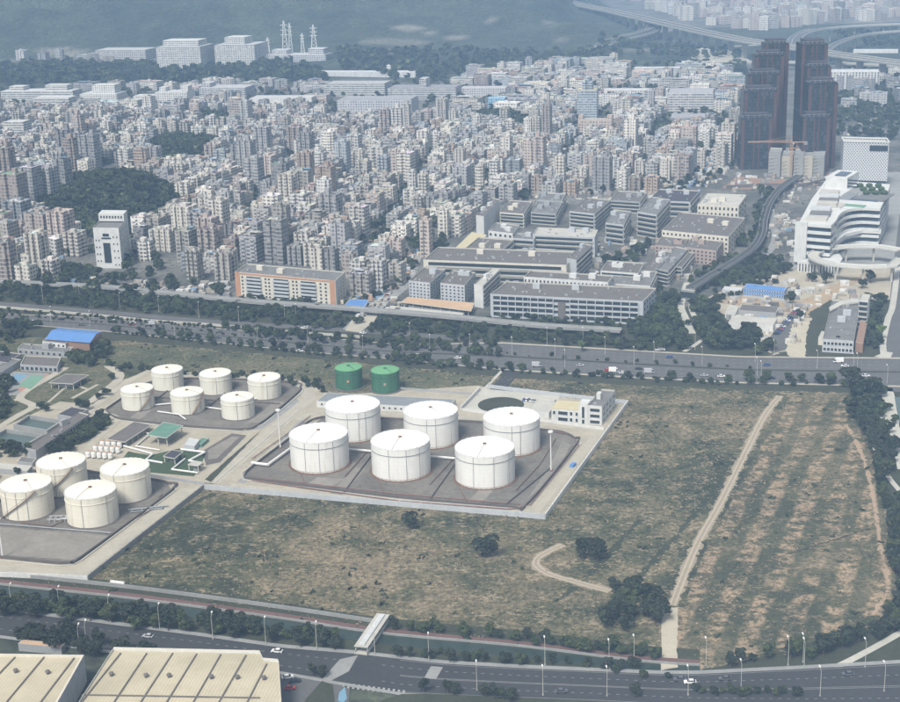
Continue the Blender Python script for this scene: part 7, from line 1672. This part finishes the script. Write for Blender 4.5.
def carmesh():
    o = empty('car', (0, 0, 0), 'x', 'car'); mb = MB()
    prof = [(-2.2, .35), (-2.2, .85), (-1.9, .95), (-1.0, .98), (1.1, .98), (2.0, .82), (2.2, .6), (2.2, .35)]
    for s_ in (-.88, .88): mb.face([(x, s_, z) for x, z in (prof if s_ > 0 else prof[::-1])])
    for (x0, z0), (x1, z1) in zip(prof, prof[1:]+prof[:1]): mb.face([(x0, -.88, z0), (x1, -.88, z1), (x1, .88, z1), (x0, .88, z0)])
    mb.face([(-1.2, -.72, 1.46), (.35, -.72, 1.46), (.35, .72, 1.46), (-1.2, .72, 1.46)]); mb.build('body', 'car_paint', parent=o)
    g = MB(); b0, t0 = [(-1.9, -.8, .97), (1.1, -.8, .97), (1.1, .8, .97), (-1.9, .8, .97)], [(-1.25, -.7, 1.44), (.4, -.7, 1.44), (.4, .7, 1.44), (-1.25, .7, 1.44)]
    for i in range(4): g.face([b0[i], b0[(i+1) % 4], t0[(i+1) % 4], t0[i]])
    g.build('window_glass', 'glass_dark', parent=o)
    w0 = None
    for x in (-1.4, 1.4):
        for s_ in (-.88, .88):
            if w0 is None: q = MB(); q.bar((0, -.1, 0), (0, .1, 0), .33, 12); w0 = q.build('wheel', 'tyre', parent=o); w0.location = (x, s_, .33)
            else: c_ = w0.copy(); COL.objects.link(c_); c_.parent = o; c_.location = (x, s_, .33)
    return o
def vanmesh():
    o = empty('van', (0, 0, 0), 'x', 'van'); mb = MB(); mb.box(-.9, 0, .5, 4.4, 2.0, 2.4, bottom=True); mb.build('cargo_box', 'car_paint', parent=o)
    mb = MB(); mb.prism([(1.4, -.95), (2.9, -.95), (2.9, .95), (1.4, .95)], .5, 1.3); mb.face([(1.4, -.9, 2.2), (2.2, -.9, 2.2), (2.2, .9, 2.2), (1.4, .9, 2.2)]); mb.build('cab', 'car_paint', parent=o)
    mb = MB(); mb.face([(2.25, -.9, 2.18), (2.85, -.9, 1.32), (2.85, .9, 1.32), (2.25, .9, 2.18)][::-1]); mb.face([(1.42, -.94, 1.3), (2.85, -.94, 1.3), (2.2, -.9, 2.18), (1.42, -.9, 2.18)]); mb.face([(1.42, .94, 1.3), (2.85, .94, 1.3), (2.2, .9, 2.18), (1.42, .9, 2.18)][::-1]); mb.build('window_glass', 'glass_dark', parent=o)
    w0 = None
    for x in (-2, 1.9):
        for s_ in (-.95, .95):
            if w0 is None: q = MB(); q.bar((0, -.12, 0), (0, .12, 0), .42, 12); w0 = q.build('wheel', 'tyre', parent=o); w0.location = (x, s_, .42)
            else: c_ = w0.copy(); COL.objects.link(c_); c_.parent = o; c_.location = (x, s_, .42)
    return o
CARP, VANP = carmesh(), vanmesh(); usedc = {'car': False, 'van': False}; its = []
CC = [('white', (.75, .75, .74)), ('silver', (.42, .43, .45)), ('black', (.02, .02, .025)), ('dark grey', (.10, .10, .11)), ('red', (.40, .05, .04)), ('blue', (.05, .10, .28)), ('white', (.70, .70, .68))]
def car(px, py, ang, where, group, kind='car', ci=None, z=.3):
    pr = CARP if kind == 'car' else VANP; o = pr if not usedc[kind] else copy_tree(pr); usedc[kind] = True
    nm, c_ = CC[ci if ci is not None else (tr.choice((1, 3, 3)) if kind == 'van' else tr.randrange(len(CC)))]; p = G(px, py); o.location = (*p, z); o.rotation_euler.z = ang; o['group'] = group
    for ch in o.children: ch.color = (*c_, 1)
    its.append((o, f'{nm} {kind} {where}'))
A0 = R_(-14)
car(690, 684, R_(180), 'driving alone on the near road below ploughed field', 'cars on the near road', ci=0); car(277, 653, R_(165), 'on the near road beyond the big warehouse', 'cars on the near road', ci=0); car(288, 679, .2, 'parked right of the big cream warehouse', 'parked cars bottom', ci=0)
car(295, 683, .1, 'parked right of the big cream warehouse', 'parked cars bottom', ci=2); car(290, 690, .1, 'parked right of the big cream warehouse', 'parked cars bottom', ci=4); car(148, 638, R_(165), 'on the near road among dark trees', 'cars on the near road', ci=1)
car(304, 329, R_(163), 'on far carriageway by the service bridge', 'cars on the highway', ci=0); car(363, 334, R_(163), 'on far carriageway by the service bridge', 'cars on the highway', ci=0); car(838, 363, R_(178), 'on the wide highway near the far crossing', 'vans on the highway', 'van', 0)
car(866, 377, R_(0), 'on the wide highway near the field corner', 'cars on the highway', ci=0); car(300, 352, A0, 'on the highway above the green tanks', 'cars on the highway', ci=0); car(385, 358, A0, 'on the highway above the green tanks', 'cars on the highway', ci=1)
car(614, 372.5, R_(-6), 'in a cluster on the highway kerb above white office', 'vans on the highway', 'van', 0); car(619, 373, R_(-6), 'in a cluster on the highway kerb above white office', 'cars on the highway', ci=1); car(623, 374, R_(-6), 'in a cluster on the highway kerb above white office', 'cars on the highway', ci=0)
car(660, 351, R_(176), 'under trees on far side of the wide highway', 'vans on the highway', 'van', 0); car(50, 316, R_(165), 'on the left highway', 'cars on the highway', ci=0); car(220, 333, R_(165), 'on the left highway', 'cars on the highway', ci=3)
for k in range(26):
    x = tr.uniform(20, 880); u = tr.choice([.2, .33, .7, .82]); y = lerp(interp(HWUP, x), interp(HWLO, x), u); car(x, y, R_(172) if u < .5 else R_(-8), 'driving along the highway', 'cars on the highway', tr.choice(['car', 'car', 'car', 'van']))
for k in range(4): x = tr.uniform(420, 880); u = tr.choice([.2, .75]); car(x, lerp(interp(RU, x), interp(RL, x), u), 0 if u > .5 else math.pi, 'driving along the near road', 'cars on the near road', ci=3)
for k in range(14): car(523+k*1.7+tr.uniform(-.3, .3), 401+k*.16, R_(70), 'parked against back wall of the forecourt', 'cars parked in the forecourt', z=.5) if k % 3 else None
for k in range(16): car(795-k*1.25, 313+k*1.45, R_(-10), 'parked in the row on the building site', 'cars parked on the building site')
for k in range(16): t_ = k/15; car(lerp(368, 404, t_)+tr.uniform(-3, 3), lerp(315, 280, t_), R_(66), 'on market street', 'cars on market street')
for k in range(40): x = tr.uniform(745, 900); y = tr.choice([0, 0, 1]); car(x, lerp(interp([(745, 40), (800, 48), (850, 56), (920, 65)], x), 0, 0), R_(-5), 'x', 'x') if False else None
rank_labels(its)
# blue skip by the right wall
mb = MB(); p = G(573, 467); mb.box(*p, .4, 4, 2, 1.4, R_(60)); tag(mb.build('skip', 'blue_sheet', origin=(*p, 0)), 'small blue skip beside the right boundary wall of the large tanks', 'skip')

# ================================================================== HAZE
mb = MB(); mb.box(0, 3350, -8, 9100, 7900, 700, bottom=True)
m = bpy.data.materials.new('haze'); m.use_nodes = True; t = m.node_tree; t.nodes.clear()
ou = t.nodes.new('ShaderNodeOutputMaterial'); pv = t.nodes.new('ShaderNodeVolumePrincipled'); pv.inputs['Color'].default_value = (0.42, 0.66, 1.0, 1); pv.inputs['Density'].default_value = 1.3e-4; pv.inputs['Anisotropy'].default_value = -0.45
t.links.new(pv.outputs[0], ou.inputs['Volume']); MATS['haze'] = m
o = mb.build('haze', 'haze'); o['kind'] = 'stuff'; o['label'] = 'pale blue air haze thickening toward the mountains'
